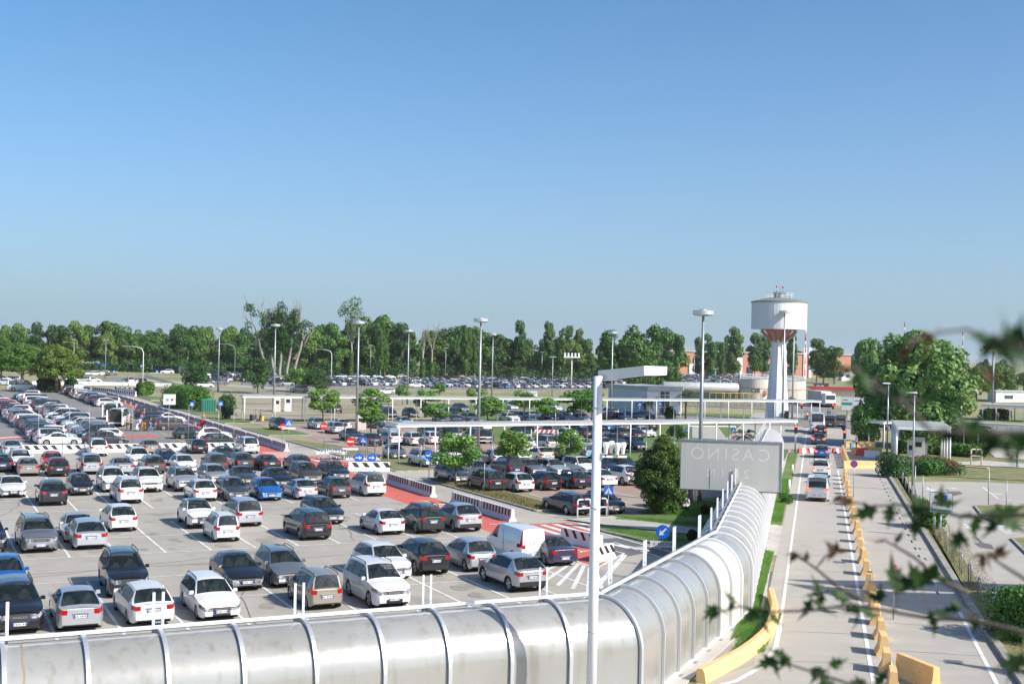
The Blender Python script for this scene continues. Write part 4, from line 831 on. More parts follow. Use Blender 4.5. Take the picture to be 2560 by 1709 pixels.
# white flat building
q1, q2, q3 = G('W',150,405), G('W',550,447), G('W',955,442); h = HT(q2,'W',550,168); q4 = q1+q3-q2
q1 = q2+(q1-q2)*1.15; q4 = q1+q3-q2
t = thing('white_building', 'low white windowless building with a pale overhanging flat roof and glazed door', 'building', q2)
b = MB(); b.prism([q1-q2, Vector((0,0,0)), q3-q2, q4-q2], 0, h, 'bwhite'); b.build('wall', t)
c0 = (q3+q1)/2-q2; gr = lambda p: c0+(p-c0)*1.05
b = MB(); b.prism([gr(q1-q2), gr(Vector((0,0,0))), gr(q3-q2), gr(q4-q2)], h+.003, h+.75, 'roofgrey'); b.build('roof', t)
d = (q3-q2).normalized(); n = Vector((d.y, -d.x, 0)); n = n if n.y < 0 else -n; Lf = (q3-q2).length
for f0, f1, z0, z1, m, nm in ((.36,.64,.1,2.5,'win','door'),(.36,.64,2.9,4.2,'win','window'),(.24,.32,2.3,3.3,'win','window')):
    b = MB(); b.bar(d*Lf*f0+n*.04+Vector((0,0,(z0+z1)/2)), d*Lf*f1+n*.04+Vector((0,0,(z0+z1)/2)), .06, z1-z0, m); o = b.build(nm, t)
    b = MB()
    for f in (f0, (f0+f1)/2, f1): b.box(d*Lf*f+n*.09+Vector((0,0,(z0+z1)/2)), (.09,.06,z1-z0), 'whitem', rz=math.atan2(d.y,d.x))
    b.bar(d*Lf*f0+n*.09+Vector((0,0,(z0+z1)/2)), d*Lf*f1+n*.09+Vector((0,0,(z0+z1)/2)), .055, .08, 'whitem'); b.build('frame', o)
b = MB(); b.bar(d*Lf*.34+n*.5+Vector((0,0,2.65)), d*Lf*.66+n*.5+Vector((0,0,2.65)), 1.0, .15, 'whitem'); b.build('door_canopy', t)
# long salmon hangar
a = AT('Y',270,585,640); c = AT('Y',1330,600,660); a.z = c.z = 0; top = 12.2
t = thing('salmon_hangar', 'long salmon pink hangar with pale bays behind the far parked cars', 'building', a); v = c-a; n = Vector((v.y, -v.x, 0)).normalized(); n = n if n.y < 0 else -n
b = MB(); b.prism([Vector((0,0,0)), v, v-n*40, -n*40], 0, top, 'salmon'); b.build('wall', t)
b = MB(); b.prism([n*.5-v*.005, v*1.005+n*.5, v*1.005-n*41, -n*41-v*.005], top+.01, top+.7, 'roofgrey'); b.build('roof', t)
for f, wd_, hh, m in ((.1,4,6,'bwhite'),(.36,3,14,'whitem'),(.42,3,5,'win'),(.73,1.5,16,'whitem'),(.76,1.5,16,'whitem'),(.2,6,2,'win'),(.5,6,2,'win'),(.62,5,2,'win')):
    b = MB(); b.bar(v*f+n*.3+Vector((0,0,hh/2)), v*f+v.normalized()*wd_+n*.3+Vector((0,0,hh/2)), .5, hh, m); b.build('window' if m == 'win' else 'chimney' if hh > 12 else 'door', t)
# fuel tanks
def ftank(z_, x, top_y, base_y, wpx, lb):
    p = G(z_, x, base_y); r = wpx/2/ZO[z_][2]*p.y/FPX; h = HT(p, z_, x, top_y); t = thing('fuel_tank', lb, 'fuel tank', p, 0, 'cream fuel tanks')
    b = MB(); b.lathe([(r,0),(r,h)], 'cream', 40); b.build('shell', t); b = MB(); b.lathe([(r*1.01,h),(r*.2,h+.6)], 'roofgrey', 40); b.build('roof', t)
    b = MB()
    for k in range(28): a = 2*math.pi*k/28; b.bar((r*math.cos(a),r*math.sin(a),h), (r*math.cos(a),r*math.sin(a),h+1.1), .06, .06, 'whitem')
    for zz in (h+.6, h+1.1): b.tube([(r*math.cos(2*math.pi*k/28),r*math.sin(2*math.pi*k/28),zz) for k in range(29)], .04, 'whitem', 5)
    b.build('railing', t)
    b = MB(); b.tube([((r+.04)*math.cos(2*math.pi*k/40),(r+.04)*math.sin(2*math.pi*k/40),h*.6) for k in range(41)], .06, 'salmon', 5); b.build('pipe', t)
    return t, p, r, h
t, p, r, h = ftank('L',535,690,850,230,'cream fuel tank marked Q8 with a flame emblem')
fa = face(p); 
lettering('Q8', 1.7, 'ink', t, (-1.1, -r-.06, h*.5), (R(90),0,0), ext=.02)
b = MB(); yy = -r+.12
b.add([(.5,yy-.2,h*.3),(1.3,yy-.2,h*.62),(1.0,yy-.2,h*.25)], [(0,2,1)], 'violetp' if False else 'blue'); b.add([(1.0,yy-.22,h*.28),(1.9,yy-.22,h*.68),(1.6,yy-.22,h*.3)], [(0,2,1)], 'orange'); b.add([(.8,yy-.24,h*.26),(1.5,yy-.24,h*.55),(1.3,yy-.24,h*.25)], [(0,2,1)], 'red'); b.build('emblem', t)
b = MB()
for k in range(14): b.box((r*.55+.28*k*.9,-r*.95-.1,.3+h*k/14), (.5,.9,.08), 'salmon')
b.build('stair', t)
ftank('L',745,703,855,262,'cream fuel tank half hidden by the water tower shaft')
p = G('W',1620,240); tk = thing('tanker_truck', 'grey fuel tanker with a red cab behind the dark netting', 'truck', p, R(8))
b = MB(); b.box((1.6,0,2.1), (2.6,2.4,2.6), 'red', top=.92); b.build('cab', tk); b = MB(); b.box((2.93,0,2.6), (.05,2.0,1.0), 'win'); b.box((1.8,-1.22,2.7), (1.2,.05,.8), 'win'); b.build('window', tk)
b = MB(); b.tube([(0,0,2.4),(-.4,0,2.4),(-21,0,2.4),(-21.4,0,2.4)], [1.0,1.35,1.35,1.0], 'roofgrey', 20); b.build('tank', tk)
for x in (1.8,-3,-14,-16,-18):
    b = MB(); b.add([], [], 'tyre'); b.tube([(x,-1.2,.5),(x,1.2,.5)], .5, 'tyre', 14); b.build('wheel', tk)
# fuel station on the right
p = G('M',110,760); t = thing('fuel_station', 'cream fuel station with dark red fascia across the end of the road', 'building', p, R(-6))
sx = p.y/FPX/3.266
b = MB(); b.box((6,4,2.0), (12,6,4.0), 'cream'); b.box((24,6,1.9), (22,6,3.8), 'cream'); b.build('wall', t); b = MB(); b.box((6,4,4.15), (13.5,7.5,.3), 'signg'); b.box((6,.2,4.1), (13.6,.12,.5), 'red'); b.box((25,5,4.3), (26,9,1.1), 'cream'); b.build('roof', t)
b = MB(); b.box((30,1.4,2.6), (14,.1,.8), 'yellow'); b.build('fascia', t)
p = G('M',170,745); hq = HT(p,'M',170,578); t = thing('fuel_sign', 'dark blue Q8 fuel sign standing on the station roof line', 'sign', p, 0)
b = MB(); b.box((0,0,hq-1.9), (3.6,.4,3.8), 'navyp' if False else 'signg'); b.tube([(-1.2,0,0),(-1.2,0,hq-3.8)], .12, 'signg'); b.tube([(1.2,0,0),(1.2,0,hq-3.8)], .12, 'signg'); b.build('sign_plate', t)
lettering('Q8', 1.5, 'signw', t, (-.4,-.25,hq-1.1), (R(90),0,0), ext=.02)
b = MB(); b.add([(.9,-.24,hq-1.7),(1.5,-.24,hq-.6),(1.3,-.24,hq-1.8)], [(0,2,1)], 'orange'); b.build('emblem', t)
# lorry front
p = G('M',232,778); t = thing('lorry', 'white lorry cab facing the junction beside the road board', 'truck', p, R(-80)); sc_ = 1
b = MB(); b.box((0,0,1.9), (2.2,2.5,2.6), 'white', top=.94); b.build('cab', t); b = MB(); b.box((1.09,0,2.3), (.06,2.1,1.0), 'win'); b.build('windscreen', t); b = MB(); b.box((1.1,0,.8), (.1,2.4,.5), 'ink'); b.build('bumper', t)
b = MB(); b.box((-5,0,2.2), (7.5,2.5,2.8), 'cream'); b.build('cargo_box', t)
for x in (0,-3,-7): b = MB(); b.tube([(x,-1.15,.5),(x,1.15,.5)], .5, 'tyre', 14); b.build('wheel', t)
# road board
p = G('M',330,905); hb2 = HT(p,'M',330,690); h2 = HT(p,'M',330,800); t = thing('road_board', 'double white direction board with a green strip above the bus lane', 'sign', p, face(p)); w_ = 200/3.266*p.y/FPX
b = MB(); b.box((w_*.25,0,(hb2+h2)/2), (w_*.47,.1,hb2-h2), 'signw'); b.box((w_*.72,0,(hb2+h2)/2), (w_*.46,.1,hb2-h2), 'signw'); b.box((w_*.25,-.06,(hb2+h2)/2), (w_*.4,.02,.45), 'sgreen'); b.box((w_*.25,.07,(hb2+h2)/2), (w_*.49,.05,hb2-h2+.1), 'signg'); b.box((w_*.72,.07,(hb2+h2)/2), (w_*.48,.05,hb2-h2+.1), 'signg')
b.box((w_*.18,-.06,hb2-.5), (w_*.2,.02,.1), 'ink'); b.box((w_*.66,-.06,hb2-.6), (w_*.2,.02,.1), 'ink'); b.build('sign_plate', t)
for x in (.25,.72): b = MB(); b.tube([(w_*x,.15,0),(w_*x,.15,hb2)], .09, 'galv'); b.build('post', t)
# red and white masts, flood masts and distant roofs
for z_, x, ty, d_, lb in (('L',875,305,330,'red and white banded mast right beside the water tower'),('M',845,78,420,'red mast rising behind the big plane tree, the taller of the two'),('M',1320,155,420,'red mast behind the right-hand side of the big plane tree')):
    p = AT(z_, x, 600, d_); p.z = 0; h = HT(p, z_, x, ty); t = thing('mast', lb, 'mast', p, 0, 'red and white masts'); b = MB(); n = 13
    for k in range(n): b.tube([(0,0,h*k/n),(0,0,h*(k+1)/n)], .16, 'red' if k % 2 == 0 else 'signw', 6)
    b.bar((-1.2,0,h-.6), (1.2,0,h-.6), .1, .1, 'galv'); b.build('pole', t)
p = AT('M',1575,600,300); p.z = 0; h = HT(p,'M',1575,320); t = thing('floodlight_mast', 'floodlight mast with a ring of lamps near the right pines', 'mast', p); b = MB(); b.tube([(0,0,0),(0,0,h)], .25, 'galv'); b.build('pole', t); b = MB(); b.box((0,0,h+.2), (6,2,.4), 'yellow'); 
for k in range(5): b.box((-2.4+1.2*k,-.9,h+.9), (.8,.4,.8), 'signg')
b.build('lamp_ring', t)
p = G('K',1100,790); h = HT(p,'K',1100,515); t = thing('floodlight_mast', 'pale mast with a square lamp basket above the far parked cars', 'mast', p); b = MB(); b.tube([(0,0,0),(0,0,h)], .18, 'cream'); b.build('pole', t); b = MB(); b.box((0,0,h+.1), (4.6,1.6,.3), 'whitem')
for k in range(5): b.box((-2+k,-.6,h+.8), (.5,.3,1.1), 'whitem')
b.build('lamp_basket', t)
for z_, x, y, ty, lb in (('S',1197,740,425,'curved-arm street lamp beside the pines road'),('S',1968,700,405,'bent-arm street lamp beyond the tall disc lamp'),('J',765,700,450,'curved-arm street lamp before the woods'),('K',940,840,510,'thin pale pole among the far parked cars'),
    ('S',882,690,370,'thin street lamp by the blue lorry'),('J',492,640,412,'thin street lamp in front of the woods by the old poplars'),('J',1092,680,412,'thin street lamp above the red pickup'),('J',1722,700,435,'thin street lamp beside the bare tree'),('K',852,700,470,'thin street lamp in front of the poplars, beyond the white cars'),('S',2237,600,390,'thin street lamp behind the old poplars'),('K',498,690,448,'thin street lamp by the small orange hut'),('S',616,640,365,'thin street lamp behind the umbrella pine'),
    ('Y',410,620,440,'thin street lamp by the salmon hangar'),('Y',537,610,520,'short street lamp among the far white cars'),('M',100,600,470,'short street lamp right of the fuel tanks')):
    p = G(z_, x, y); h = HT(p, z_, x, ty); t = thing('street_lamp', lb, 'street lamp', p, 0, 'thin distant street lamps')
    b = MB()
    if 'arm' in lb: b.tube([(0,0,0),(0,0,h*.85),(-.5,0,h*.96),(-2.2,0,h),(-4.5,0,h+.1)], [.14,.1,.08,.07,.06], 'whitem', 6); b.build('pole', t); b = MB(); b.box((-4.9,0,h+.08), (1.2,.4,.18), 'alu')
    else: b.tube([(0,0,0),(0,0,h)], [.13,.09], 'galv', 6); b.build('pole', t); b = MB(); b.box((0,0,h), (1.6,.5,.2), 'alu')
    b.build('lamp_head', t)
for k, (z_, x, y, x2, ty, m, lb) in enumerate((('J',2110,690,2190,600,'orange','small orange hut at the edge of the woods'),('J',1570,620,1660,575,'cream','pale low house glimpsed behind the bare tree'),('J',1130,640,1260,575,'cream','pale low house glimpsed through the woods'),
    ('K',740,850,815,812,'bwhite','small white flat-roofed kiosk in the far meadow'),('M',340,560,450,480,'bwhite','white and blue hall past the poplars by the fuel station'),('Q',1990,330,2349,200,'bwhite','long pale hall far behind the pines'))):
    a, c = G(z_, x, y), G(z_, x2, y); h = HT(a, z_, x, ty); v = c-a; t = thing('small_building', lb, 'building', a); b = MB(); n = Vector((0,1,0))
    b.prism([Vector((0,0,0)), v, v+n*6, n*6], 0, h, m); b.build('wall', t); b = MB(); b.prism([-n*.4-v*.03, v*1.03-n*.4, v*1.03+n*6.4, -v*.03+n*6.4], h+.01, h+.35, 'roofgrey'); b.build('roof', t)
    b = MB(); b.bar(v*.3-n*.05+Vector((0,0,h*.5)), v*.6-n*.05+Vector((0,0,h*.5)), .08, h*.35, 'win'); b.build('window', t)
# vehicles of other kinds, far left
def lorry(p, rz, m, lb, L=9, cabm='white'):
    t = thing('lorry', lb, 'truck', p, rz, 'lorries by the pines road'); b = MB(); b.box((L/2-1,0,1.8), (2,2.4,2.4), cabm, top=.93); b.build('cab', t); b = MB(); b.box((L/2+.0,0,2.3), (.08,2,.9), 'win'); b.build('windscreen', t)
    b = MB(); b.box((-1.2,0,1.9), (L-2.6,2.5,1.7), m); b.box((-1.2,0,.95), (L-2.4,1.2,.3), 'ink'); b.build('cargo_box', t)
    for x in (L/2-1,-L/2+1,-L/2+2.4): b = MB(); b.tube([(x,-1.2,.5),(x,1.2,.5)], .5, 'tyre', 14); b.build('wheel', t)
lorry(G('S',880,625), R(10), 'blue', 'blue tipper lorry parked at the edge of the woods'); lorry(G('S',765,610), R(20), 'bwhite', 'white lorry beside the orange one near the woods', 7); lorry(G('S',715,590), R(20), 'orange', 'orange lorry just past the umbrella pine', 6, 'orange')

# ------------------------------------------------------------------ trees
def leafcloud(mb, blobs, n, size, m, sq=1.0, rr=None, inside=.25, aspect=1.0, seedr=None, droop=0):
    rr = seedr or rnd; tot = sum(r**2 for _, r in blobs)
    for c, r in blobs:
        k = max(4, int(n*r*r/tot)); c = Vector(c)
        for _ in range(k):
            z = rr.uniform(-.75, 1); a = rr.uniform(0, 2*math.pi); s = math.sqrt(max(0, 1-z*z)); o = Vector((s*math.cos(a), s*math.sin(a), z*sq))
            f = rr.uniform(1-inside, 1.04)*(1+.12*math.sin(a*3+c.x)*s); p = c+o*r*f
            nn = (o+Vector((rr.gauss(0,.45), rr.gauss(0,.45), rr.gauss(0,.45)+.15))).normalized()
            t = nn.cross(Vector((rr.uniform(-1,1), rr.uniform(-1,1), rr.uniform(-1,1)))).normalized(); q = nn.cross(t)
            h = size*rr.uniform(.6,1.25)/2; h2 = h*aspect
            mb.add([p-t*h-q*h2*.6, p+t*h*.5-q*h2, p+t*h+q*h2*.5, p-t*h*.4+q*h2], [(0,1,2,3)], m)
def limb(mb, a, b, r0, r1, m, n=6, bend=.08, rr=None):
    rr = rr or rnd; a = Vector(a); b = Vector(b); L = (b-a).length; pts = [a.lerp(b, k/4)+(Vector((rr.uniform(-1,1), rr.uniform(-1,1), 0))*L*bend if 0 < k < 4 else Vector((0,0,0))) for k in range(5)]
    mb.tube(pts, [r0+(r1-r0)*k/4 for k in range(5)], m, n)
TREE = {}
def tree_kind(name, h, cr, c0, nb, n, leaf, lm, tr, bm='bark', shape='round', seed=1, limbs=7, br=.38, sq=1.0, trunks=1):
    rr = random.Random(seed); blobs = []
    for k in range(nb):
        for _ in range(60):
            z = rr.random(); a = rr.uniform(0, 2*math.pi)
            if shape == 'round': rad = math.sqrt(max(0, 1-(2*z-1)**2))
            elif shape == 'egg': rad = math.sqrt(max(0, 1-(2*z**.8-1)**2))*.95
            elif shape == 'col': rad = .55+.45*math.sin(math.pi*z)
            elif shape == 'point': rad = max(.12, math.sin(math.pi*min(1, z**.72)))**.85
            elif shape == 'cone': rad = (1-z)**.65*min(1, z*6+.45)
            elif shape == 'dome': rad = math.sqrt(max(0, 1-z**2.2))
            elif shape == 'open': rad = .35+.65*z
            f = math.sqrt(rr.uniform(.15, 1)); p = Vector((rad*cr*f*math.cos(a)*.8, rad*cr*f*math.sin(a)*.8, c0+(h-c0)*z*.9))
            r = cr*br*rr.uniform(.7, 1.25)
            if p.z-r*.8 > c0-.3*cr and all((p-q).length > (r+s)*.42 for q, s in blobs): break
        p.z = min(p.z, h-r*.6); blobs.append((p, r))
    cm = MB(); leafcloud(cm, blobs, n, leaf, lm, sq=sq, seedr=rr)
    tm = MB()
    for q in range(trunks):
        off = Vector((rr.uniform(-.5,.5), rr.uniform(-.3,.3), 0))*tr*3*(trunks > 1)
        limb(tm, off, off*2+Vector((0,0,c0+(h-c0)*.55)), tr, tr*.35, bm, 8, .02, rr)
    for p, r in sorted(blobs, key=lambda q: -q[1])[:limbs]: limb(tm, (0,0,min(p.z*.6, c0+(p.z-c0)*.3)), p, tr*.4, tr*.1, bm, 5, .06, rr)
    TREE[name] = (cm.mesh('crown'), tm.mesh('trunk'))
def plant(kind, pos, label, group=None, s=(1,1,1), rz=None, name='tree', cat='tree'):
    cm, tm = TREE[kind]; t = thing(name, label, cat, pos, rnd.uniform(0, 6.28) if rz is None else rz, group); t.scale = s if isinstance(s, tuple) else (s,s,s)
    link(bpy.data.objects.new('trunk', tm), t); link(bpy.data.objects.new('crown', cm), t); return t
for k in range(4): tree_kind('young%d' % k, 4.6, 1.5, 1.75, 13, 2600, .17, 'lyoung', .07, seed=20+k, br=.36, shape='round')
for k in range(3): tree_kind('wood%d' % k, 18, 6.5, 1.5, 26, 5200, .62, 'lwood', .35, seed=40+k, br=.3, shape='egg', limbs=4)
for k in range(2): tree_kind('pale%d' % k, 18, 6, 2, 24, 5000, .6, 'lwood2', .3, seed=50+k, br=.3, shape='egg', limbs=4)
for k in range(2): tree_kind('dark%d' % k, 18, 6.5, 1, 26, 5200, .62, 'ldark', .35, seed=60+k, br=.3, shape='egg', limbs=4)
for k in range(3): tree_kind('tall%d' % k, 20, 3.4, 3.4, 26, 5200, .55, 'lwood', .38, 'pbark', 'col', seed=70+k, br=.5, limbs=9)
tree_kind('medium', 6.0, 3.0, 1.6, 16, 3800, .26, 'ldark', .12, seed=81, br=.36)
tree_kind('pine', 10.4, 5.0, 3.9, 44, 15000, .3, 'lpine', .42, 'bark', 'dome', seed=82, br=.3, sq=.75, limbs=10)
tree_kind('plane', 16, 8.6, 1.5, 46, 14000, .5, 'lplane', .5, 'pbark', 'round', seed=83, br=.25, limbs=14)
tree_kind('conical', 7.6, 2.6, .7, 90, 24000, .14, 'lcon', .15, 'bark', 'point', seed=84, br=.21, limbs=2)
tree_kind('conical2', 6.0, 1.5, .6, 36, 9000, .14, 'lcon', .1, 'bark', 'point', seed=85, br=.4, limbs=2)
tree_kind('round_bush', 4.6, 2.9, .5, 22, 5000, .24, 'ldark', .1, seed=86, br=.34, limbs=3)
def T(kind, z_, x, y, ty, lb, group=None, wpx=None, refw=None, **k):
    p = G(z_, x, y); h = HT(p, z_, x, ty); ref = {'young':4.6,'medium':6,'pine':10.4,'plane':16,'conical':7.6,'conical2':6,'round_bush':4.6,'tall':20,'wood':18,'pale':18,'dark':18}[kind.rstrip('0123456789') if kind != 'conical2' else kind]
    s = h/ref; sw = s
    if wpx: w_ = wpx*p.y/FPX/ZO[z_][2]; base = {'young':2.15,'medium':5.2,'pine':9.6,'plane':16,'conical':4.7,'conical2':2.8,'round_bush':5.8,'tall':8.2,'wood':13,'pale':12,'dark':13}[kind.rstrip('0123456789') if kind != 'conical2' else kind]; sw = w_/base
    return plant(kind, p, lb, group, (sw, sw, s), **k)
yg = 'young street trees of the brick car park'
for a in (('young0','E',545,605,85,'young tree on the near grass island, its stem wrapped in shoots',370),('young1','E',1118,470,55,'young tree behind the white hatchback of the brick lot',320),('young2','E',1665,440,62,'thin sparse young tree right of the white off-roader',225),
    ('young3','J',1100,1155,935,'young tree over the navy saloon beside the tall lamp',200),('young2','J',1085,1050,785,'young tree against the far canopy, just behind the one over the navy saloon',235),('young1','J',690,1055,770,'young tree near the first no entry sign',200),('young0','J',1640,1070,900,'lower young tree where two crowns overlap before the long canopy',200),
    ('young3','J',1555,1020,785,'upper young tree where two crowns overlap at the far canopy',190),('young2','J',2080,1075,850,'young tree left of the lamp with its crown over the far canopy',230),('young1','J',1990,1000,760,'young tree behind the tall lamp pole in the worn field',130),('young0','K',710,1010,795,'young tree in the middle of the far rows beside a white saloon',170),
    ('young1','K',870,1060,850,'young tree whose crown touches the long canopy',190),('young3','K',1115,1050,790,'young tree in front of the red car',190),('young2','K',1270,1060,785,'broad young tree close to the tall white lamp post',210),('young0','J',1362,910,735,'little young tree alone in the worn field',95),('young3','J',1670,850,730,'little young tree behind the far canopy',100)):
    kd, z_, x, y, ty, lb, wp = a; T(kd, z_, x, y, ty, lb, yg, wp)
for a in (('medium','J',150,815,530,'dark rounded tree before the old poplars',255),('young1','J',460,800,600,'small upright tree between two dark rounded ones',165),('medium','J',655,815,640,'dark rounded tree just above the far canopy',245),('medium','S',1615,795,570,'dark rounded tree above the square hedge',230),
    ('round_bush','S',1895,1030,830,'large round leafy bush beside the blue crossing sign',165),('medium','K',1995,1215,1085,'small dark tree left of the service road',170),('round_bush','W',815,528,358,'broad dense bush before the white building',155)):
    kd, z_, x, y, ty, lb, wp = a; T(kd, z_, x, y, ty, lb, 'rounded trees and bushes', wp)
T('conical','F',680,888,75,'big dense egg-shaped tree standing between parked cars and the billboard', wpx=560); T('conical2','F',810,870,205,'slimmer egg-shaped tree against the billboard edge', wpx=260)
T('pine','S',470,808,405,'umbrella pine nearest the parking rows, full crown', 'umbrella pines', 385); T('pine','S',185,735,392,'umbrella pine behind, crown touching its neighbour', 'umbrella pines', 380); T('pine','S',10,720,330,'umbrella pine cut by the edge of the view', 'umbrella pines', 220)
T('plane','Q',1000,905,-560,'huge plane tree towering over the wide white shelter', wpx=1500); T('plane','M',600,900,330,'lower part of foliage left of the huge plane tree, dense to the ground', 'plane trees', 330); T('plane','Q',330,900,330,'dark bushy tree hanging over the bus lane', 'plane trees', 430)
T('plane','M',560,700,215,'airy tree left of the huge plane tree', 'plane trees', 300)
T('pine','M',1440,735,440,'dark right pine with a leaning trunk', 'right pines', 250); T('pine','M',1590,720,430,'dark right pine behind the distant shelter', 'right pines', 330); T('pine','M',1830,650,490,'dark pine at the edge of the view', 'right pines', 200)
# the woods along the back
prof = [(-80,815),(0,812),(60,805),(120,803),(160,812),(250,800),(310,800),(345,825),(370,832),(420,806),(450,812),(480,808),(520,815),(600,818),(660,820),(700,826),(740,830),(770,820),(820,800),(860,806),(895,785),(930,784),(965,790),(1000,808),(1040,825),(1080,828),(1110,824),(1150,812),(1200,818),(1250,830),(1300,842),(1350,850),(1400,845),(1450,850),(1500,845),(1560,850),(1650,850),(1700,862),(1800,868),(1900,870),(2000,872),(2060,868),(2130,876),(2250,890),(2420,902),(2520,900),(2700,905)]
def topy(x):
    for (a, ya), (c, yc) in zip(prof, prof[1:]):
        if a <= x <= c: return ya+(yc-ya)*(x-a)/(c-a)
    return prof[-1][1]
wk = ['wood0','wood1','pale0','wood2','dark0','pale1','dark1','wood1','wood0','dark0']; desc = {'wood':'mid-green','pale':'light yellow-green','dark':'dark green'}; n = 0
for row, (dist, dx, off, jit) in enumerate(((468,58,-60,0),(500,50,-30,-2),(560,62,0,8))):
    x = max(-40, -60+off) if row else -30; q_ = 0
    while x < 2560:
        if 1660 < x < 2130 and row < 2: x += dx; n += 1; continue
        j = rnd.uniform(-14, 14); xx = x+j; kd = wk[(n*7+row*3) % 10] if row else wk[(n*3) % 10]
        dd = dist+rnd.uniform(-12, 12)+(250 if xx > 1680 else 0)
        p = AT('O', xx, 900, dd); p.z = 0; hh = HT(p, 'O', xx, topy(xx)+rnd.uniform(-3, 9)-(4 if row == 0 else 0)+(row == 0)*rnd.choice([0,0,14,22])); hh = max(7, hh); s = hh/18
        low = row == 0 and hh < 10
        base_words = desc[kd[:4]]; n += 1; q_ += 1
        plant(kd, p, f'{base_words} tree in the {["front","second","back"][row]} rank of the wood, {ordn(q_)} from left', 'broadleaf trees of the wood', (s*rnd.uniform(.85,1.1)*(1.15 if low else 1), s*rnd.uniform(.85,1.1), s)); x += dx
# undergrowth under the wood edge
b = MB(); bl = []
x = -60
while x < 1700: p = AT('O', x, 930, 452+rnd.uniform(-5,5)); bl.append((Vector((p.x, p.y, rnd.uniform(.8,2.5))), rnd.uniform(2.2,3.6))); x += 13
leafcloud(b, bl, 16000, .6, 'ldark'); b.build('undergrowth', kind='stuff')
# tall pollarded poplars, stems, bare tree
for a in (('tall0','J',1895,725,240,'poplar with a clear lower trunk left of the tall brick-lot lamp',110),('tall1','J',1965,705,255,'poplar standing right behind the tall brick-lot lamp',100),('tall2','K',660,690,178,'poplar with an open forked top',120),('tall0','K',905,700,205,'dense dark poplar, first of three in a group',115),('tall1','K',1010,715,262,'middle poplar of the group of three',110),('tall2','K',1075,700,222,'poplar of the group beside the lamp basket',100),('tall0','K',1160,700,265,'smaller poplar beside the lamp basket',105),
    ('tall1','J',1175,690,190,'slender poplar with ivy at its foot near the red pickup',90),('tall2','J',1215,690,250,'second slender ivy-footed poplar',70),
    ('tall0','Y',430,590,330,'thin poplar at the start of the hangar row',70),('tall1','Y',500,600,310,'poplar before the pink hangar, first dense one',100),('tall2','Y',560,595,350,'lighter poplar before the pink hangar',80),('tall0','Y',645,600,270,'tallest poplar before the pink hangar',110),('tall1','Y',590,590,320,'poplar between the lighter and tallest ones',70),('tall2','Y',765,580,295,'dark poplar left of the water tower',105),('tall0','Y',830,580,320,'poplar half behind the water tower shaft',90),('tall1','Y',985,590,318,'poplar right behind the water tower lamp',85),
    ('tall2','Y',1130,600,330,'poplar with a tuft on top right of the banded mast',120),('tall0','Y',1235,610,385,'rounded poplar next to the tufted one',130),('tall1','Y',1170,605,390,'low poplar in front of the tufted one',130)):
    kd, z_, x, y, ty, lb, wp = a; T(kd, z_, x, y, ty, lb, 'tall poplars', wp)
p = G('K',1740,760); 
for a in (('wood0','K',1420,760,265,'broad green tree left of the white lamp head',300),('wood1','K',1620,765,240,'broad green tree whose foliage meets the white lamp head',380),('wood2','K',1800,765,205,'tallest of the broad trees behind the white lamp head',380),('wood0','K',1950,765,290,'broad tree at the hangar end of the clump',260)):
    kd, z_, x, y, ty, lb, wp = a; T(kd, z_, x, y, ty, lb, 'broad trees behind the white building', wp)
def bare(z_, x, y, ty, lb, group, spread, ntr, leafy=0, seed=1, ivy=0, tufts=()):
    p = G(z_, x, y); h = HT(p, z_, x, ty); rr = random.Random(seed); t = thing('tree', lb, 'tree', p, 0, group); b = MB(); tips = []
    for q in range(ntr):
        ox = (q-(ntr-1)/2)*spread*.14; r0 = .42 if ntr < 3 else .5
        top = Vector((ox*1.9, rr.uniform(-1,1), h*.55)); limb(b, (ox,0,0), top, r0, r0*.6, 'pbark', 8, .015, rr)
        for k in range(6 if ntr < 3 else 5):
            e = top+Vector((rr.uniform(-1,1)*spread*.36, rr.uniform(-1,1)*spread*.25, rr.uniform(.1,.42)*h)); limb(b, top-Vector((0,0,rr.uniform(0,.12)*h)), e, r0*.38, .05, 'pbark', 5, .05, rr); tips.append(e)
            for m_ in range(3): limb(b, e.lerp(top, rr.uniform(.1,.5)), e+Vector((rr.uniform(-1,1)*1.6, rr.uniform(-1,1), rr.uniform(.5,3))), .07, .02, 'pbark', 4, .05, rr)
    b.build('trunk', t)
    bl = [(tips[rr.randrange(len(tips))].lerp(Vector((rr.uniform(-3,3),0,h*.4)), rr.uniform(.0,1))+Vector((rr.uniform(-1,1), 0, rr.uniform(-1,1))), rr.uniform(.9,2.0)) for _ in range(leafy)]+[(Vector(q), r) for q, r in tufts]
    if bl: c = MB(); leafcloud(c, bl, 95*len(bl)+500, .42, 'ldark' if ntr > 2 else 'lwood'); c.build('crown', t)
    if ivy: c = MB(); leafcloud(c, [(Vector((((q-(ntr-1)/2)*spread*.28), 0, h*.05*k+.6)), .95) for k in range(ivy) for q in range(ntr)], 260*ivy, .3, 'lwood'); c.build('ivy', t)
bare('J',335,715,20,'old poplar cluster with pale bare tips and many thick trunks','old pollarded poplars',13,5,leafy=120,seed=3)
bare('J',928,700,120,'tall stripped trunk with one leafy head and ivy foot','old pollarded poplars',6,1,leafy=3,seed=5,ivy=8,tufts=(((-1,0,24),3.0),((1.5,0,22),2.6),((-2.8,0,22.5),2.0),((1,0,26),2.2),((-.5,0,19.5),2.2)))
bare('J',1605,700,235,'leafless pale tree with fine bare branches','old pollarded poplars',7,1,seed=6,ivy=6); bare('J',1530,725,240,'bare pale trunk with ivy at its foot beside the leafless tree','old pollarded poplars',1.6,1,seed=7,ivy=8)
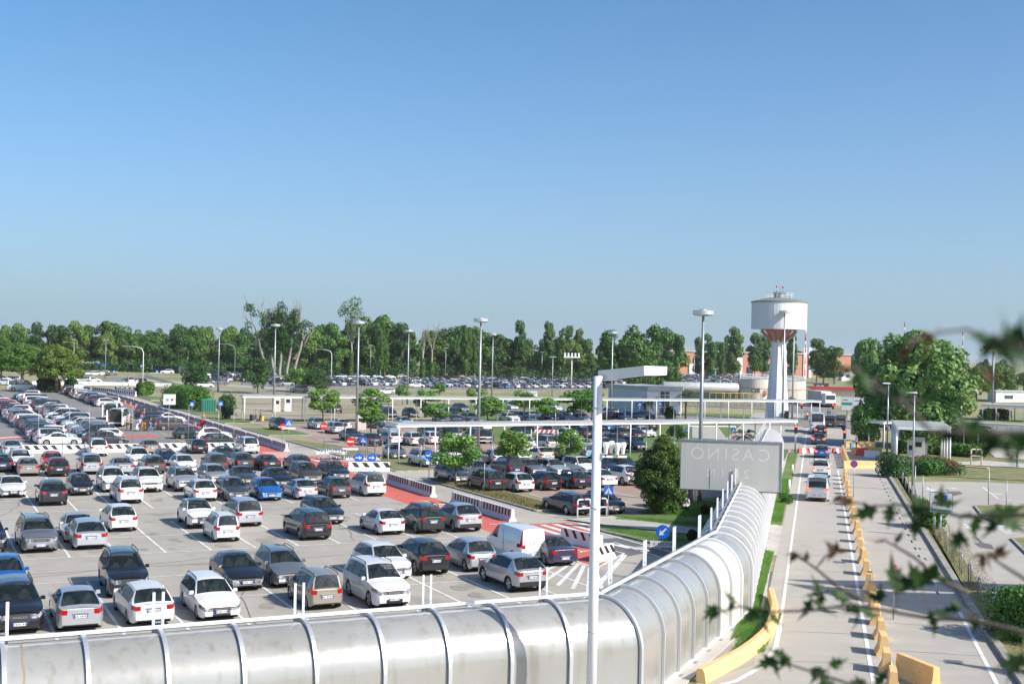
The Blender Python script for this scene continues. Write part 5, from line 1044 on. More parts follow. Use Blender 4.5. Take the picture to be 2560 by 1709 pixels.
# palms
def palm(z_, x, y, ty, lb, r=1.7):
    p = G(z_, x, y); h = HT(p, z_, x, ty)-.4; t = thing('palm_tree', lb, 'palm', p, 0, 'palms of the lawn'); b = MB(); b.tube([(0,0,0),(0,0,h*.5),(0,0,h)], [.2,.18,.26], 'bark', 10); b.build('trunk', t); c = MB()
    for k in range(34):
        a = rnd.uniform(0, 6.28); el = rnd.uniform(-.6, 1.2); d = Vector((math.cos(a), math.sin(a), 0)); L = r*rnd.uniform(.8,1.1)
        for m_ in range(9):
            f = m_/9; q = Vector((0,0,h))+d*L*math.cos(el)*(.35+f*.65)+Vector((0,0,L*math.sin(el)*(.35+f*.65)-f*f*L*.45)); sd = d.cross(Vector((0,0,1))); w_ = .5*math.sin(.4+f*2.5)
            for s in (1,-1): c.add([q, q+d*.14, q+sd*s*w_*.9+d*.35-Vector((0,0,.12)), q+sd*s*w_+d*.28-Vector((0,0,.14))], [(0,1,2,3)], 'palm')
    c.build('crown', t)
palm('W',525,448,285,'fan palm left of the white building door', 1.9); palm('W',1005,505,240,'tall fan palm on the lawn beyond the white building', 2.4); palm('W',1690,800,660,'low fan palm on the lawn beside the tunnel end', 1.9)
# hedges
def hedge(pts, w_, h, lb, m='lhedge', n=6000, leaf=.16, grp=None, fl=0, cat='hedge'):
    t = thing('hedge', lb, cat, pts[0], 0, grp); bl = []; core = MB(); o = pts[0]
    for a, c in zip(pts, pts[1:]):
        L = (c-a).length; k = 0; st = w_*.32
        while k <= L:
            q = a.lerp(c, k/L)-o; nn = Vector((-(c-a).y, (c-a).x, 0)).normalized()
            for e in (-.32, 0, .32):
                zz = w_*.3
                while zz < h: bl.append((q+nn*e*w_+Vector((0,0,min(zz, h-w_*.22))), w_*.3*rnd.uniform(.85,1.15))); zz += w_*.4
            k += st
    c = MB(); leafcloud(c, bl, n, leaf, m, inside=.15); c.build('foliage', t)
    if fl:
        f = MB()
        for _ in range(fl):
            q, r = bl[rnd.randrange(len(bl))]; v_ = Vector((rnd.uniform(-1,1), rnd.uniform(-1,.2), rnd.uniform(0,1))).normalized()*r*1.05+q; f.box(v_, (.13,.13,.1), 'flower')
        f.build('blossom', t)
    return t
def hz(z_, x, y): return G(z_, x, y)
hedge([hz('S',1190,838), hz('S',1270,838)], 3.6, HT(hz('S',1230,838),'S',1230,728), 'cubic clipped green hedge beyond the far striped barriers', n=8000, leaf=.24)
hedge([hz('S',1480,925), hz('S',1560,940), hz('S',1660,955)], 4.2, HT(hz('S',1560,945),'S',1560,775), 'large rounded green hedge block beside the green corrugated box', n=14000, leaf=.24)
hedge([hz('Q',745,985), hz('Q',1230,1000), hz('Q',1820,1045)], 2.6, HT(hz('Q',1000,990),'Q',1000,845), 'long dark hedge behind the wide shelter', 'lhedge', 12000, .22)
hedge([hz('Q',1410,860), hz('Q',1850,900)], 3, 2.6, 'hedge under the trees right of the shelter', 'lhedge', 5000, .26); hedge([hz('Q',1850,560), hz('Q',2110,560)], 2.5, 2.0, 'low hedge below the distant shelter', 'ldark', 2500, .3)
hedge([hz('Q',620,1290), hz('Q',760,1280)], 2.2, 2.3, 'rounded shrub at the corner of the flower bed', 'lshrub', 5000, .15, 'shrubs of the flower bed', cat='shrub')
hedge([hz('Q',830,1230), hz('Q',980,1190), hz('Q',1180,1170), hz('Q',1360,1250), hz('Q',1440,1280)], 2.2, 1.25, 'bed of low shrubs dotted with red flowers', 'lshrub', 9000, .14, 'shrubs of the flower bed', fl=120, cat='shrub')
hedge([hz('Q',1060,1250), hz('Q',1250,1280)], 2.4, 1.3, 'fresh green shrub in the middle of the flower bed', 'lhedge', 4000, .15, 'shrubs of the flower bed', cat='shrub')
hedge([hz('P',1300,700), hz('P',1420,700)], 1.9, 1.9, 'dark bush under the Parking board', 'lhedge', 4500, .14, 'bushes of the right verge', cat='bush'); hedge([hz('N',1790,1270), hz('N',1960,1240)], 2.2, 2.1, 'dark green bush at the edge of the view on the dry verge', 'lhedge', 7000, .12, 'bushes of the right verge', cat='bush')
hedge([hz('F',680,890), hz('F',790,880)], 1.1, .9, 'leafy suckers at the foot of the egg-shaped tree', 'lhedge', 2500, .12, cat='shrub'); hedge([hz('N',175,300), hz('N',215,310)], .7, .7, 'small green weed clump by the road edge', 'lhedge', 900, .1, cat='shrub')
for x, w_, lb in ((350,55,'tangle of shrubs left of the pine trunk'),(430,60,'shrub right beside the pine trunk'),(580,45,'dark shrub before the white van')): hedge([hz('S',x,800), hz('S',x+w_,800)], 3, 2.6, lb, 'ldark', 1600, .35, 'shrubs under the pines', cat='shrub')
for (z_, x, y, ty, lb) in (('F',1107,895,795,'dark shaggy clipped stump on the lawn'),('F',980,1155,1040,'dark shaggy clipped stump at the end of the verge')):
    p = G(z_, x, y); h = HT(p, z_, x, ty); t = thing('topiary', lb, 'shrub', p, 0, 'shaggy dark stumps'); b = MB(); b.tube([(0,0,0),(0,0,h*.9)], .1, 'bark'); b.build('trunk', t); b = MB(); leafcloud(b, [(Vector((rnd.uniform(-.05,.05),0,.3+(h-.5)*k/5)), .28) for k in range(6)], 1500, .09, 'lred'); b.build('foliage', t)
# big palms-like trees of the service road are above; white cylinder markers by the tunnel
for z_, x, y, ty, lb in (('N',228,95,30,'white stub bollard on the grass strip, the farther'),('N',205,215,135,'white stub bollard on the grass strip, the nearer')):
    p = G(z_, x, y); t = thing('bollard', lb, 'bollard', p, 0, 'white stub bollards'); b = MB(); b.tube([(0,0,0),(0,0,HT(p,z_,x,ty))], .09, 'white', 10); b.build('post', t)
for x, y, ty, lb in ((1263,430,155,'thin grey pole at the left end of the car park on the right'),(1345,465,265,'shorter thin grey pole beside the Parking board'),(1943,470,85,'thin grey pole on the tip of the grass island'),(2125,600,205,'thin grey pole in the middle of the grass island'),(1183,440,55,'thin pole right beside the square-headed lamp'),(-1,0,0,'')):
    if x < 0: continue
    p = G('P',x,y); t = thing('thin_pole', lb, 'pole', p, 0, 'thin poles of the right car park'); b = MB(); b.tube([(0,0,0),(0,0,HT(p,'P',x,ty))], .04, 'galv', 8); b.build('pole', t)
# grass tufts
def blades(name, polys, n, h, m, sz=.02, z=.1):
    b = MB(); ar = []
    for (a, c, w_) in polys: ar.append((c-a).length*w_)
    tot = sum(ar)
    for (a, c, w_), A_ in zip(polys, ar):
        d = (c-a).normalized(); nn = Vector((-d.y, d.x, 0))
        for _ in range(int(n*A_/tot)):
            p = a.lerp(c, rnd.random())+nn*rnd.uniform(-.5,.5)*w_; p.z = z; ang = rnd.uniform(0, 6.28); q = Vector((math.cos(ang), math.sin(ang), 0)); hh = h*rnd.uniform(.4,1.2); lean = Vector((rnd.gauss(0,.35), rnd.gauss(0,.35), 1))*hh
            b.add([p-q*sz, p+q*sz, p+lean], [(0,1,2)], m)
    return b.build(name, kind='stuff')
blades('grass', [(RS(51,-2.75), RS(74,-2.65), .75), (RS(87,-2.6), RS(118,-2.6), .8), (G('N',-80,1350)+Vector((0,0,0)), G('N',60,1080), 1.2), (G('N',60,1080), G('N',75,990), .5)], 30000, .13, 'grassb', .012, .06)
blades('grass', [(G('F',250,930), G('F',1200,1000), 1.6), (G('F',950,850), G('F',1230,900), 4.5), (G('F',250,1040), G('F',900,1170), 1.6), (G('F',700,900), G('F',1100,760), 4)], 22000, .12, 'grassb', .014, .1)
blades('grass', [(UV(79,41.9), UV(99.5,41.9), 2.4)], 9000, .15, 'dryb', .025, .1)
blades('dry_grass', [(RS(40,9.3), RS(60,8.4), 2), (RS(60,8.4), RS(105,8.2), 1.6)], 14000, .07, 'dryb', .015, .09)
b = MB(); bl = []
# ------------------------------------------------------------------ people and luggage
PM = {}
def cloth(c):
    k = 'cloth_%02x%02x%02x' % tuple(int(v*255) for v in c)
    if k not in M: M[k] = mat('cloth', c, .8)
    return k
def skinned(name, verts, edges, radii, root, m, parent):
    me = bpy.data.meshes.new(name); me.from_pydata(verts, edges, []); o = bpy.data.objects.new(name, me); link(o, parent)
    bm = bmesh.new(); bm.from_mesh(me); lay = bm.verts.layers.skin.verify()
    for v, r, i in zip(bm.verts, radii, range(len(radii))): v[lay].radius = (r, r) if not isinstance(r, tuple) else r; v[lay].use_root = (i == root)
    bm.to_mesh(me); bm.free(); me.materials.append(M[m]); md = o.modifiers.new('skin', 'SKIN'); md.use_smooth_shade = True; sb = o.modifiers.new('sub', 'SUBSURF'); sb.levels = 1; sb.render_levels = 1
    return o
def person(pos, rz, label, top, legs, hair='hair', h=1.74, stride=.25, arm=(.1,.15), group=None, fem=0):
    t = thing('person', label, 'person', pos, rz, group); s = h/1.74
    P = []; E_ = []; Rr = []
    def v(p, r, fr=None): P.append(Vector(p)*s); Rr.append(r*s if not isinstance(r, tuple) else (r[0]*s, r[1]*s)); (E_.append((fr, len(P)-1)) if fr is not None else None); return len(P)-1
    pel = v((0,0,.94), (.13,.10)); wa = v((0,0,1.08), (.125,.09), pel); chs = v((0.01,0,1.30), (.15,.105), wa); nk = v((0,0,1.46), .058, chs); hd0 = v((.02,0,1.56), (.075,.085), nk); hd1 = v((.02,0,1.66), (.078,.09), hd0)
    joints = {}
    for sd in (1,-1):
        sh = v((0,.17*sd,1.41), .055, chs); el = v((-.02+arm[0]*(sd),.24*sd,1.15), .042, sh); wr = v((.05+arm[1]*(sd > 0)+arm[0]*sd*.8,.25*sd,.92), .03, el); pm = v((.07+arm[1]*(sd > 0)+arm[0]*sd*.8,.25*sd,.85), (.035,.02), wr)
        hx = P[pm]/s
        for q, dy in enumerate((-.028,-.01,.01,.028)): f1 = v(hx+Vector((.012,dy,-.05)), .009, pm); v(hx+Vector((.025,dy,-.085-.006*(q in (1,2)))), .008, f1)
        v(hx+Vector((.04,-.03*sd,-.02)), .01, pm)
        st = stride*sd; hp_ = v((0,.09*sd,.88), .092, pel); kn = v((st*.45+.02,.1*sd,.48), .06, hp_); an = v((st-.04*(sd < 0),.1*sd,.09), .042, kn); v((st+.13,.11*sd,.045), .04, an)
        joints[sd] = (sh, el, wr, hp_, kn, an)
    body = skinned('body', P, E_, Rr, 0, 'skin', t)
    # clothes: slightly larger shells over the same joints
    sv = [P[pel]+Vector((0,0,.02)), P[wa], P[chs], P[nk]-Vector((0,0,.05))*s]; se = [(0,1),(1,2),(2,3)]; sr = [(.15*s,.12*s),(.145*s,.11*s),(.17*s,.125*s),.075*s]
    for sd in (1,-1):
        sh, el, wr, *_ = joints[sd]; sv += [P[sh], P[sh].lerp(P[el], .75)]; se += [(2, len(sv)-2), (len(sv)-2, len(sv)-1)]; sr += [.072*s, .055*s]
    skinned('shirt', sv, se, sr, 0, cloth(top), t)
    lv = [P[pel]]; le = []; lr = [(.148*s,.118*s)]
    for sd in (1,-1):
        *_, hp_, kn, an = joints[sd]; i = len(lv); lv += [P[hp_], P[kn], P[an]+Vector((0,0,.05))]; le += [(0,i),(i,i+1),(i+1,i+2)]; lr += [.107*s, .078*s, (.058+.03*fem)*s]
    skinned('trousers', lv, le, lr, 0, cloth(legs), t)
    for sd in (1,-1):
        an = P[joints[sd][5]]; b = MB(); b.box(an+Vector((.07,0.005*sd,-.045))*s, (.27*s,.1*s,.09*s), 'ink', top=.8); b.build('shoe', t)
    b = MB(); c = Vector((.005,0,1.66))*s; prof = [(.0,.125),(.05,.115),(.085,.08),(.098,.03),(.095,-.02)]
    vs = []; n = 12
    for r, z in prof:
        for k in range(n): a = 2*math.pi*k/n; f = .75 if math.cos(a) > .55 and z < .05 else 1.04; vs.append(c+Vector((r*math.cos(a)*f*1.08-.012, r*math.sin(a), z+(.04 if math.cos(a) > .6 and z < .05 else 0)))*1.0)
    if fem: 
        for k in range(n): a = 2*math.pi*k/n; vs.append(c+Vector((.085*math.cos(a)*(.35 if math.cos(a) > .2 else 1)-.03, .09*math.sin(a), -.2)))
    rows = len(vs)//n; b.add(vs, [(i*n+k, i*n+(k+1)%n, (i+1)*n+(k+1)%n, (i+1)*n+k) for i in range(rows-1) for k in range(n)]+[tuple(range(n))], hair, True); b.build('hair', t)
    b = MB(); hx = Vector((.1,0,1.6))*s
    for y in (-.03,.03): b.box(hx+Vector((.005,y,.02))*s, (.012,.02,.01), 'ink')
    b.box(hx+Vector((.0,0,-.045))*s, (.012,.045,.008), 'rconc'); b.build('eyes_and_mouth', t)
    b = MB(); b.box(hx+Vector((.012,0,-.01))*s, (.03,.022,.045), 'skin', top=.6); b.build('nose', t)
    return t
def case(z_, x, y, lb, m, s=(.32,.5,.75), h=0):
    p = G(z_, x, y); t = thing('suitcase', lb, 'suitcase', p, rnd.uniform(0,1)); b = MB(); b.box((0,0,.08+s[2]/2), s, m, top=.97)
    for k in (-1,0,1): b.box((s[0]/2+.004,k*s[1]*.3,.08+s[2]/2), (.012,.04,s[2]*.85), m)
    b.build('shell', t); b = MB(); b.tube([(0,-.1,s[2]+.08),(0,-.1,s[2]+.35),(0,.1,s[2]+.35),(0,.1,s[2]+.08)], .012, 'galv', 6); b.build('handle', t)
    for dx in (-1,1):
        for dy in (-1,1): b = MB(); b.box((dx*s[0]*.35,dy*s[1]*.35,.04), (.05,.03,.08), 'tyre'); b.build('wheel', t)
W_, B_, N_ = (.7,.7,.68), (.02,.02,.025), (.05,.08,.16)
for a in (('I',450,830,'person in a brown jacket with back turned at the open minibus',(.12,.08,.06),(.08,.07,.06),206,.05,'hair',0),('I',520,845,'person in black with a backpack waiting at the open minibus',B_,B_,200,.08,'hair',0),('I',618,855,'person in a blue top and white trousers behind the minibus',(.03,.08,.35),W_,160,.06,'hair',1),
    ('I',662,850,'tall person in a pale blue shirt and jeans beside the orange case',(.3,.45,.6),N_,130,.08,'hair',0),('I',842,858,'person in a black top and blue jeans walking off from the cases',B_,(.1,.2,.38),20,.25,'hair',1),('I',740,660,'person in blue and red near the navy car behind the group',(.03,.1,.4),(.4,.04,.04),200,.05,'hair',0),
    ('I',1735,765,'fair-haired person in patterned top walking on the red walkway',(.25,.17,.12),(.3,.22,.15),290,.2,'hairf',1),('H',2112,525,'person in pale clothes walking beside the guard rail',(.5,.35,.28),(.4,.3,.25),180,.2,'hair',0),('H',2215,532,'person in a dark top and white trousers near the guard rail',B_,W_,0,.22,'hair',0),
    ('J',130,1050,'traveller in a bright blue shirt pulling a dark case',(.05,.25,.6),(.05,.06,.1),200,.25,'hair',0),('J',172,1050,'tall traveller in black beside a yellow case',B_,B_,190,.25,'hair',0),('J',1010,1032,'person in dark clothes and a red top by the stone bin',(.4,.04,.05),B_,270,.08,'hair',0),
    ('Q',208,935,'grey-haired traveller in pale blue with a purple case at the yellow blocks',(.33,.4,.55),(.03,.03,.08),190,.1,'hairf',0),('Q',2262,1175,'woman in wide teal trousers on the right-hand path',(.55,.45,.42),(.03,.25,.28),200,.15,'hair',1),('L',905,990,'person in a red top crossing beside the traffic light',(.6,.04,.04),W_,160,.2,'hair',0),
    ('L',890,985,'person in white crossing beside the one in red',W_,B_,170,.2,'hair',1),('L',874,985,'person in a pink top at the head of the crossing group',(.6,.3,.3),N_,180,.2,'hair',0),('L',1035,952,'person in dark clothes crossing beyond the white coach',B_,B_,180,.2,'hair',0),('L',1050,950,'person in a grey top crossing beyond the grey vans',(.3,.3,.32),N_,180,.2,'hair',0),
    ('Q',2010,570,'person in a blue top sitting low under the distant shelter',(.08,.2,.5),N_,240,.05,'hair',0)):
    z_, x, y, lb, tp_, lg, ang, st, hr_, fm = a; p = G(z_, x, y); person(p, R(ang), lb, tp_, lg, hr_, stride=st, fem=fm, h=1.74+rnd.uniform(-.06,.08))
case('I',730,845,'large orange suitcase standing among the group','orange',(.5,1.15,.95)); case('I',785,842,'black suitcase leaning by the orange one','ink',(.5,.8,.9)); case('J',98,1050,'black suitcase pulled by the traveller in blue','ink',(.35,.7,.9)); case('J',188,1052,'yellow suitcase beside the traveller in black','yellow',(.35,.5,.75)); case('Q',150,935,'purple suitcase beside the grey-haired traveller','violetm' if 'violetm' in M else 'lblue',(.35,.5,.75)); case('I',1712,768,'red suitcase wheeled along the walkway','red',(.35,.5,.7))

# ------------------------------------------------------------------ plants close to the camera
def near(x, y, d): return AT('O', x, y, d)
def leafshape(mb, p, d, nrm, L, m):
    d = d.normalized(); s = nrm.cross(d).normalized(); n = s.cross(d).normalized()
    out = [(0,0),(-.06,.2),(.1,.16),(.3,.5),(.34,.2),(.62,.34),(.6,.13),(1.1,0),(.6,-.13),(.62,-.34),(.34,-.2),(.3,-.5),(.1,-.16),(-.06,-.2)]
    vs = [p+d*L*a+s*L*b_*.85+n*L*(-.12*abs(b_)*2+.1*math.sin(a*3)) for a, b_ in out]; c = p+d*L*.4+n*L*.06
    vs.append(c); k = len(out); mb.add(vs, [(i, (i+1)%k, k) for i in range(k)], m)
def spray(name, label, pts, dist, leaves, m='lvine', r=.0034, grp='leafy shoots close to the viewer'):
    t = thing(name, label, 'shoot', near(pts[0][0], pts[0][1], dist[0]), 0, grp); o = Vector(t.location); P = []
    for i, (x, y) in enumerate(pts): P.append(near(x, y, dist[0]+(dist[1]-dist[0])*i/(len(pts)-1))-o)
    b = MB(); b.tube(P, [r*1.4-(r*.9)*i/(len(P)-1) for i in range(len(P))], 'bark', 6); b.build('stem', t)
    lf = MB()
    for (x, y, ang, L, mm) in leaves:
        best = min(range(len(pts)), key=lambda i: (pts[i][0]-x)**2+(pts[i][1]-y)**2); dd = dist[0]+(dist[1]-dist[0])*best/(len(pts)-1)+rnd.uniform(-.06,.06)
        p = near(x, y, dd)-o; e = P[best]
        lf.tube([e, e.lerp(p, .5)+Vector((0,0,.006)), p], .0012, 'bark', 4)
        for k in range(rnd.choice([1,2,2,3])):
            a = R(ang+k*75+rnd.uniform(-25,25)); d = Vector((math.cos(a), rnd.uniform(-.4,.4), math.sin(a))); nn = Vector((rnd.uniform(-.5,.5), -.5+rnd.uniform(-.4,.4), .8)); leafshape(lf, p, d, nn, L*(.62 if dist[0] < 1.2 else .5 if dist[0] < 1.6 else .72)*rnd.uniform(.8,1.15), mm or m)
    lf.build('foliage', t); return t
spray('vine_shoot', 'long blurred leafy shoot crossing the road from the lower right', [(2700,1640),(2560,1580),(2440,1550),(2330,1545),(2240,1530),(2130,1510),(2030,1525),(1930,1528),(1850,1515),(1790,1530)], (2.1,2.7),
      [(1790,1515,200,.055,None),(1835,1505,150,.045,None),(1895,1522,210,.07,None),(1925,1535,300,.05,None),(2030,1500,230,.07,None),(2055,1480,120,.06,None),(2120,1500,160,.06,None),(2150,1525,200,.07,None),(2200,1500,60,.05,None),(2245,1480,20,.09,None),(2300,1460,40,.07,None),(2330,1530,300,.06,None),(2440,1535,250,.06,None),(2520,1570,210,.07,None),(2560,1640,180,.08,None),(2400,1520,120,.05,None)])
spray('vine_shoot', 'blurred leafy shoot arching across the right car park', [(2720,1240),(2600,1285),(2500,1290),(2400,1290),(2320,1268),(2240,1262),(2180,1265),(2120,1252)], (2.0,2.4),
      [(2190,1272,200,.075,None),(2225,1268,260,.06,None),(2310,1265,130,.06,None),(2350,1262,20,.06,None),(2290,1300,250,.05,None),(2400,1330,240,.06,None),(2440,1290,200,.06,None),(2480,1285,10,.08,None),(2500,1290,170,.08,None),(2130,1250,170,.05,'lred'),(2105,1240,190,.045,'lred')])
spray('vine_shoot', 'blurred shoot along the bottom edge with drooping star leaves', [(2700,1820),(2400,1780),(2250,1740),(2160,1720),(2070,1690),(1990,1665),(1950,1652)], (2.2,2.6),
      [(1935,1645,210,.06,None),(1965,1640,160,.055,None),(2045,1668,230,.065,None),(2075,1660,330,.05,None),(2060,1700,270,.06,None),(2160,1702,200,.07,None),(2190,1710,330,.06,None)])
spray('vine_shoot', 'thin shoot with small reddish leaf tips over the road', [(2420,1480),(2350,1450),(2290,1395),(2240,1365),(2215,1352)], (2.3,2.5), [(2215,1352,180,.045,'lred'),(2240,1355,60,.04,'lred'),(2315,1455,60,.06,None),(2340,1440,10,.05,None)])
spray('vine_shoot', 'thin arching shoot with a dark forked tip above the car park', [(2680,1520),(2600,1470),(2520,1420),(2475,1390)], (2.0,2.2), [(2468,1388,270,.045,'lred'),(2455,1385,190,.04,'lred'),(2490,1385,350,.045,'lred')])
spray('vine_shoot', 'tiny reddish shoot tips over the concrete road', [(2160,1500),(2100,1470),(2040,1420),(1990,1385)], (2.5,2.7), [(1990,1382,170,.04,'lred'),(2085,1372,150,.04,'lred'),(2090,1378,20,.04,'lred'),(2015,1400,100,.03,'lred')])
spray('vine_shoot', 'heavily blurred dark leaves at the right edge against the sky', [(2760,1020),(2640,920),(2560,875),(2500,852)], (1.0,1.15), [(2478,846,170,.05,None),(2530,865,330,.055,None),(2520,880,290,.045,None),(2560,880,10,.05,None)])
spray('vine_shoot', 'blurred olive and brown leaves over the plane tree', [(2760,1080),(2620,1080),(2480,1085),(2330,1080),(2260,1010),(2180,960),(2140,930)], (1.3,1.5), [(2150,935,210,.055,None),(2130,925,150,.045,'lred'),(2195,955,250,.05,None),(2250,980,200,.05,None),(2300,1005,20,.065,None),(2280,1015,180,.05,None),(2390,1085,180,.06,None),(2420,1075,350,.06,None),(2560,1085,190,.08,None),(2500,1095,200,.07,None)])
spray('vine_shoot', 'blurred brown arching stem above the plane tree', [(2720,960),(2600,920),(2500,860),(2420,822),(2360,830),(2300,850)], (1.3,1.4), [(2330,838,190,.04,'lred'),(2290,855,210,.04,'lred'),(2270,870,230,.035,'lred'),(2480,955,30,.05,'lred')], r=.002)

# ------------------------------------------------------------------ unseen slabs for the terminal roof, shaped from its shade across the road
def lift(p, h): return Vector((p.x+sdir.x/sdir.z*h, p.y+sdir.y/sdir.z*h, 0))
tr = thing('terminal_shade_roof', 'unseen terminal roof slabs outside the view, shaped to cast the shade on the road', 'roof', (0,0,0))
for k, (pl, h) in enumerate(((((215,840),(1400,862),(1950,878),(1950,915),(1380,925),(700,893)),15),(((230,866),(650,975),(830,1002),(1440,1130),(2100,1170),(2100,940),(1380,940),(1050,932),(700,908)),15),(((1310,1412),(1851,1480),(2300,1540),(2300,1640),(1640,1475)),13))):
    b = MB(); b.prism([lift(G('N',x,y), h) for x, y in pl], h, h+.35, 'roofgrey'); b.build('shade_slab', tr)
q = lift(G('N',2000,1000), 15)
b = MB(); b.tube([(q.x,q.y,0),(q.x,q.y,15)], .25, 'whitem', 12); b.build('column', tr)
# ------------------------------------------------------------------ cars
COL = {'white':(.70,.70,.69,0),'silver':(.52,.54,.56,.55),'pale blue':(.42,.52,.6,.3),'grey':(.19,.2,.21,.5),'dark grey':(.06,.063,.068,.4),
 'black':(.012,.012,.014,.0),'navy':(.012,.018,.04,.2),'blue':(.015,.13,.42,.3),'sky-blue':(.2,.4,.6,.1),'red':(.55,.02,.02,0),
 'beige':(.36,.33,.27,.45),'dark green':(.02,.045,.042,.3),'violet':(.05,.045,.09,.4),'brown':(.1,.085,.07,.5),'cream':(.68,.65,.55,0),'orange':(.6,.12,.04,0)}
# profile: (distance from the nose, height) of the centre line; named marks: cowl, roof front, roof rear, tail (base of the rear window)
CT = {
 'hatch': dict(L=4.15,W=1.78,H=1.48,wb=2.6,fo=.82,r=.315,belt=.93,prof=[(0,.66),(.12,.74),(.5,.86),(1.02,.97)],cowl=1.02,rf=1.85,rr=3.45,tail=3.98,tz=.98,end=.93,glass=[(1.1,2.05),(2.13,2.95),(3.0,3.3)],vert=1),
 'small hatch': dict(L=3.6,W=1.63,H=1.49,wb=2.3,fo=.72,r=.29,belt=.93,prof=[(0,.68),(.1,.76),(.4,.88),(.82,.97)],cowl=.82,rf=1.55,rr=2.95,tail=3.48,tz=.98,end=.92,glass=[(.9,1.8),(1.88,2.7)],vert=0),
 'city box': dict(L=3.6,W=1.62,H=1.56,wb=2.3,fo=.68,r=.3,belt=.95,prof=[(0,.72),(.1,.8),(.4,.9),(.75,1.0)],cowl=.75,rf=1.4,rr=3.4,tail=3.52,tz=.98,end=.95,glass=[(.85,1.7),(1.78,2.5),(2.58,3.1)],vert=2,rails=1),
 'saloon': dict(L=4.65,W=1.82,H=1.44,wb=2.75,fo=.88,r=.325,belt=.92,prof=[(0,.64),(.12,.72),(.6,.84),(1.35,.95)],cowl=1.35,rf=2.15,rr=3.2,tail=3.95,tz=1.02,end=.98,glass=[(1.42,2.4),(2.48,3.45)],vert=0,boot=1),
 'estate': dict(L=4.7,W=1.82,H=1.48,wb=2.75,fo=.9,r=.325,belt=.93,prof=[(0,.66),(.12,.74),(.6,.86),(1.3,.96)],cowl=1.3,rf=2.1,rr=4.15,tail=4.55,tz=1.0,end=.94,glass=[(1.38,2.35),(2.43,3.3),(3.38,4.1)],vert=0,rails=1),
 'SUV': dict(L=4.5,W=1.86,H=1.68,wb=2.68,fo=.88,r=.36,belt=1.08,prof=[(0,.84),(.12,.92),(.5,1.02),(1.15,1.12)],cowl=1.15,rf=1.9,rr=3.85,tail=4.3,tz=1.12,end=1.06,glass=[(1.25,2.2),(2.28,3.1),(3.18,3.8)],vert=0,rails=1,clad=1),
 'MPV': dict(L=4.6,W=1.85,H=1.68,wb=2.8,fo=.92,r=.33,belt=1.0,prof=[(0,.72),(.1,.8),(.4,.93),(.95,1.06)],cowl=.95,rf=1.85,rr=4.1,tail=4.48,tz=1.04,end=.98,glass=[(1.1,2.15),(2.23,3.1),(3.18,4.05)],vert=1,rails=0),
 'panel van': dict(L=4.6,W=1.84,H=1.88,wb=2.8,fo=.88,r=.32,belt=1.08,prof=[(0,.8),(.1,.88),(.4,1.0),(.8,1.1)],cowl=.8,rf=1.5,rr=4.5,tail=4.57,tz=1.1,end=1.08,glass=[(.9,1.75)],vert=2,blind=1),
 'minibus': dict(L=4.95,W=1.92,H=1.98,wb=3.0,fo=.9,r=.335,belt=1.12,prof=[(0,.84),(.1,.95),(.4,1.08),(.75,1.18)],cowl=.75,rf=1.5,rr=4.75,tail=4.9,tz=1.15,end=1.1,glass=[(.9,1.9),(2.0,3.3),(3.4,4.6)],vert=0),
 'convertible': dict(L=4.4,W=1.79,H=1.42,wb=2.58,fo=.86,r=.325,belt=.92,prof=[(0,.66),(.12,.73),(.6,.84),(1.3,.94)],cowl=1.3,rf=2.05,rr=2.9,tail=3.7,tz=1.0,end=.97,glass=[(1.38,2.4),(2.48,3.1)],vert=0,boot=1),
}
def variant(base, name, **k): CT[name] = dict(CT[base], **k)
variant('hatch', 'hatch b', H=1.52, L=4.0, prof=[(0,.7),(.08,.8),(.4,.92),(.9,1.0)], cowl=.9, rf=1.75, rr=3.3, tail=3.75, tz=1.0, vert=0, glass=[(1.0,1.95),(2.03,2.8),(2.86,3.2)])
variant('hatch', 'hatch c', H=1.45, L=4.25, prof=[(0,.6),(.15,.7),(.6,.84),(1.15,.95)], cowl=1.15, rf=2.0, rr=3.2, tail=4.0, tz=1.02, vert=0, glass=[(1.2,2.2),(2.28,3.25)], W=1.8)
variant('SUV', 'SUV b', H=1.62, L=4.35, rr=3.5, tail=4.12, rails=0, vert=0, glass=[(1.25,2.15),(2.23,3.05),(3.1,3.45)], belt=1.05)
variant('SUV', 'SUV c', H=1.72, L=4.65, rr=4.15, tail=4.5, vert=1, glass=[(1.25,2.2),(2.28,3.15),(3.23,4.0)], clad=0)
variant('estate', 'estate b', H=1.5, rails=0, rr=3.95, tail=4.45, W=1.84, vert=0, prof=[(0,.7),(.1,.8),(.5,.9),(1.2,.98)], cowl=1.2, rf=2.0)
variant('saloon', 'saloon b', L=4.5, H=1.42, rr=2.95, tail=3.7, prof=[(0,.62),(.15,.7),(.7,.85),(1.3,.93)], cowl=1.3, rf=2.1, glass=[(1.4,2.3),(2.38,3.2)])
ALT = {'hatch': ['hatch', 'hatch b', 'hatch c'], 'SUV': ['SUV', 'SUV b', 'SUV c'], 'estate': ['estate', 'estate b'], 'saloon': ['saloon', 'saloon b']}
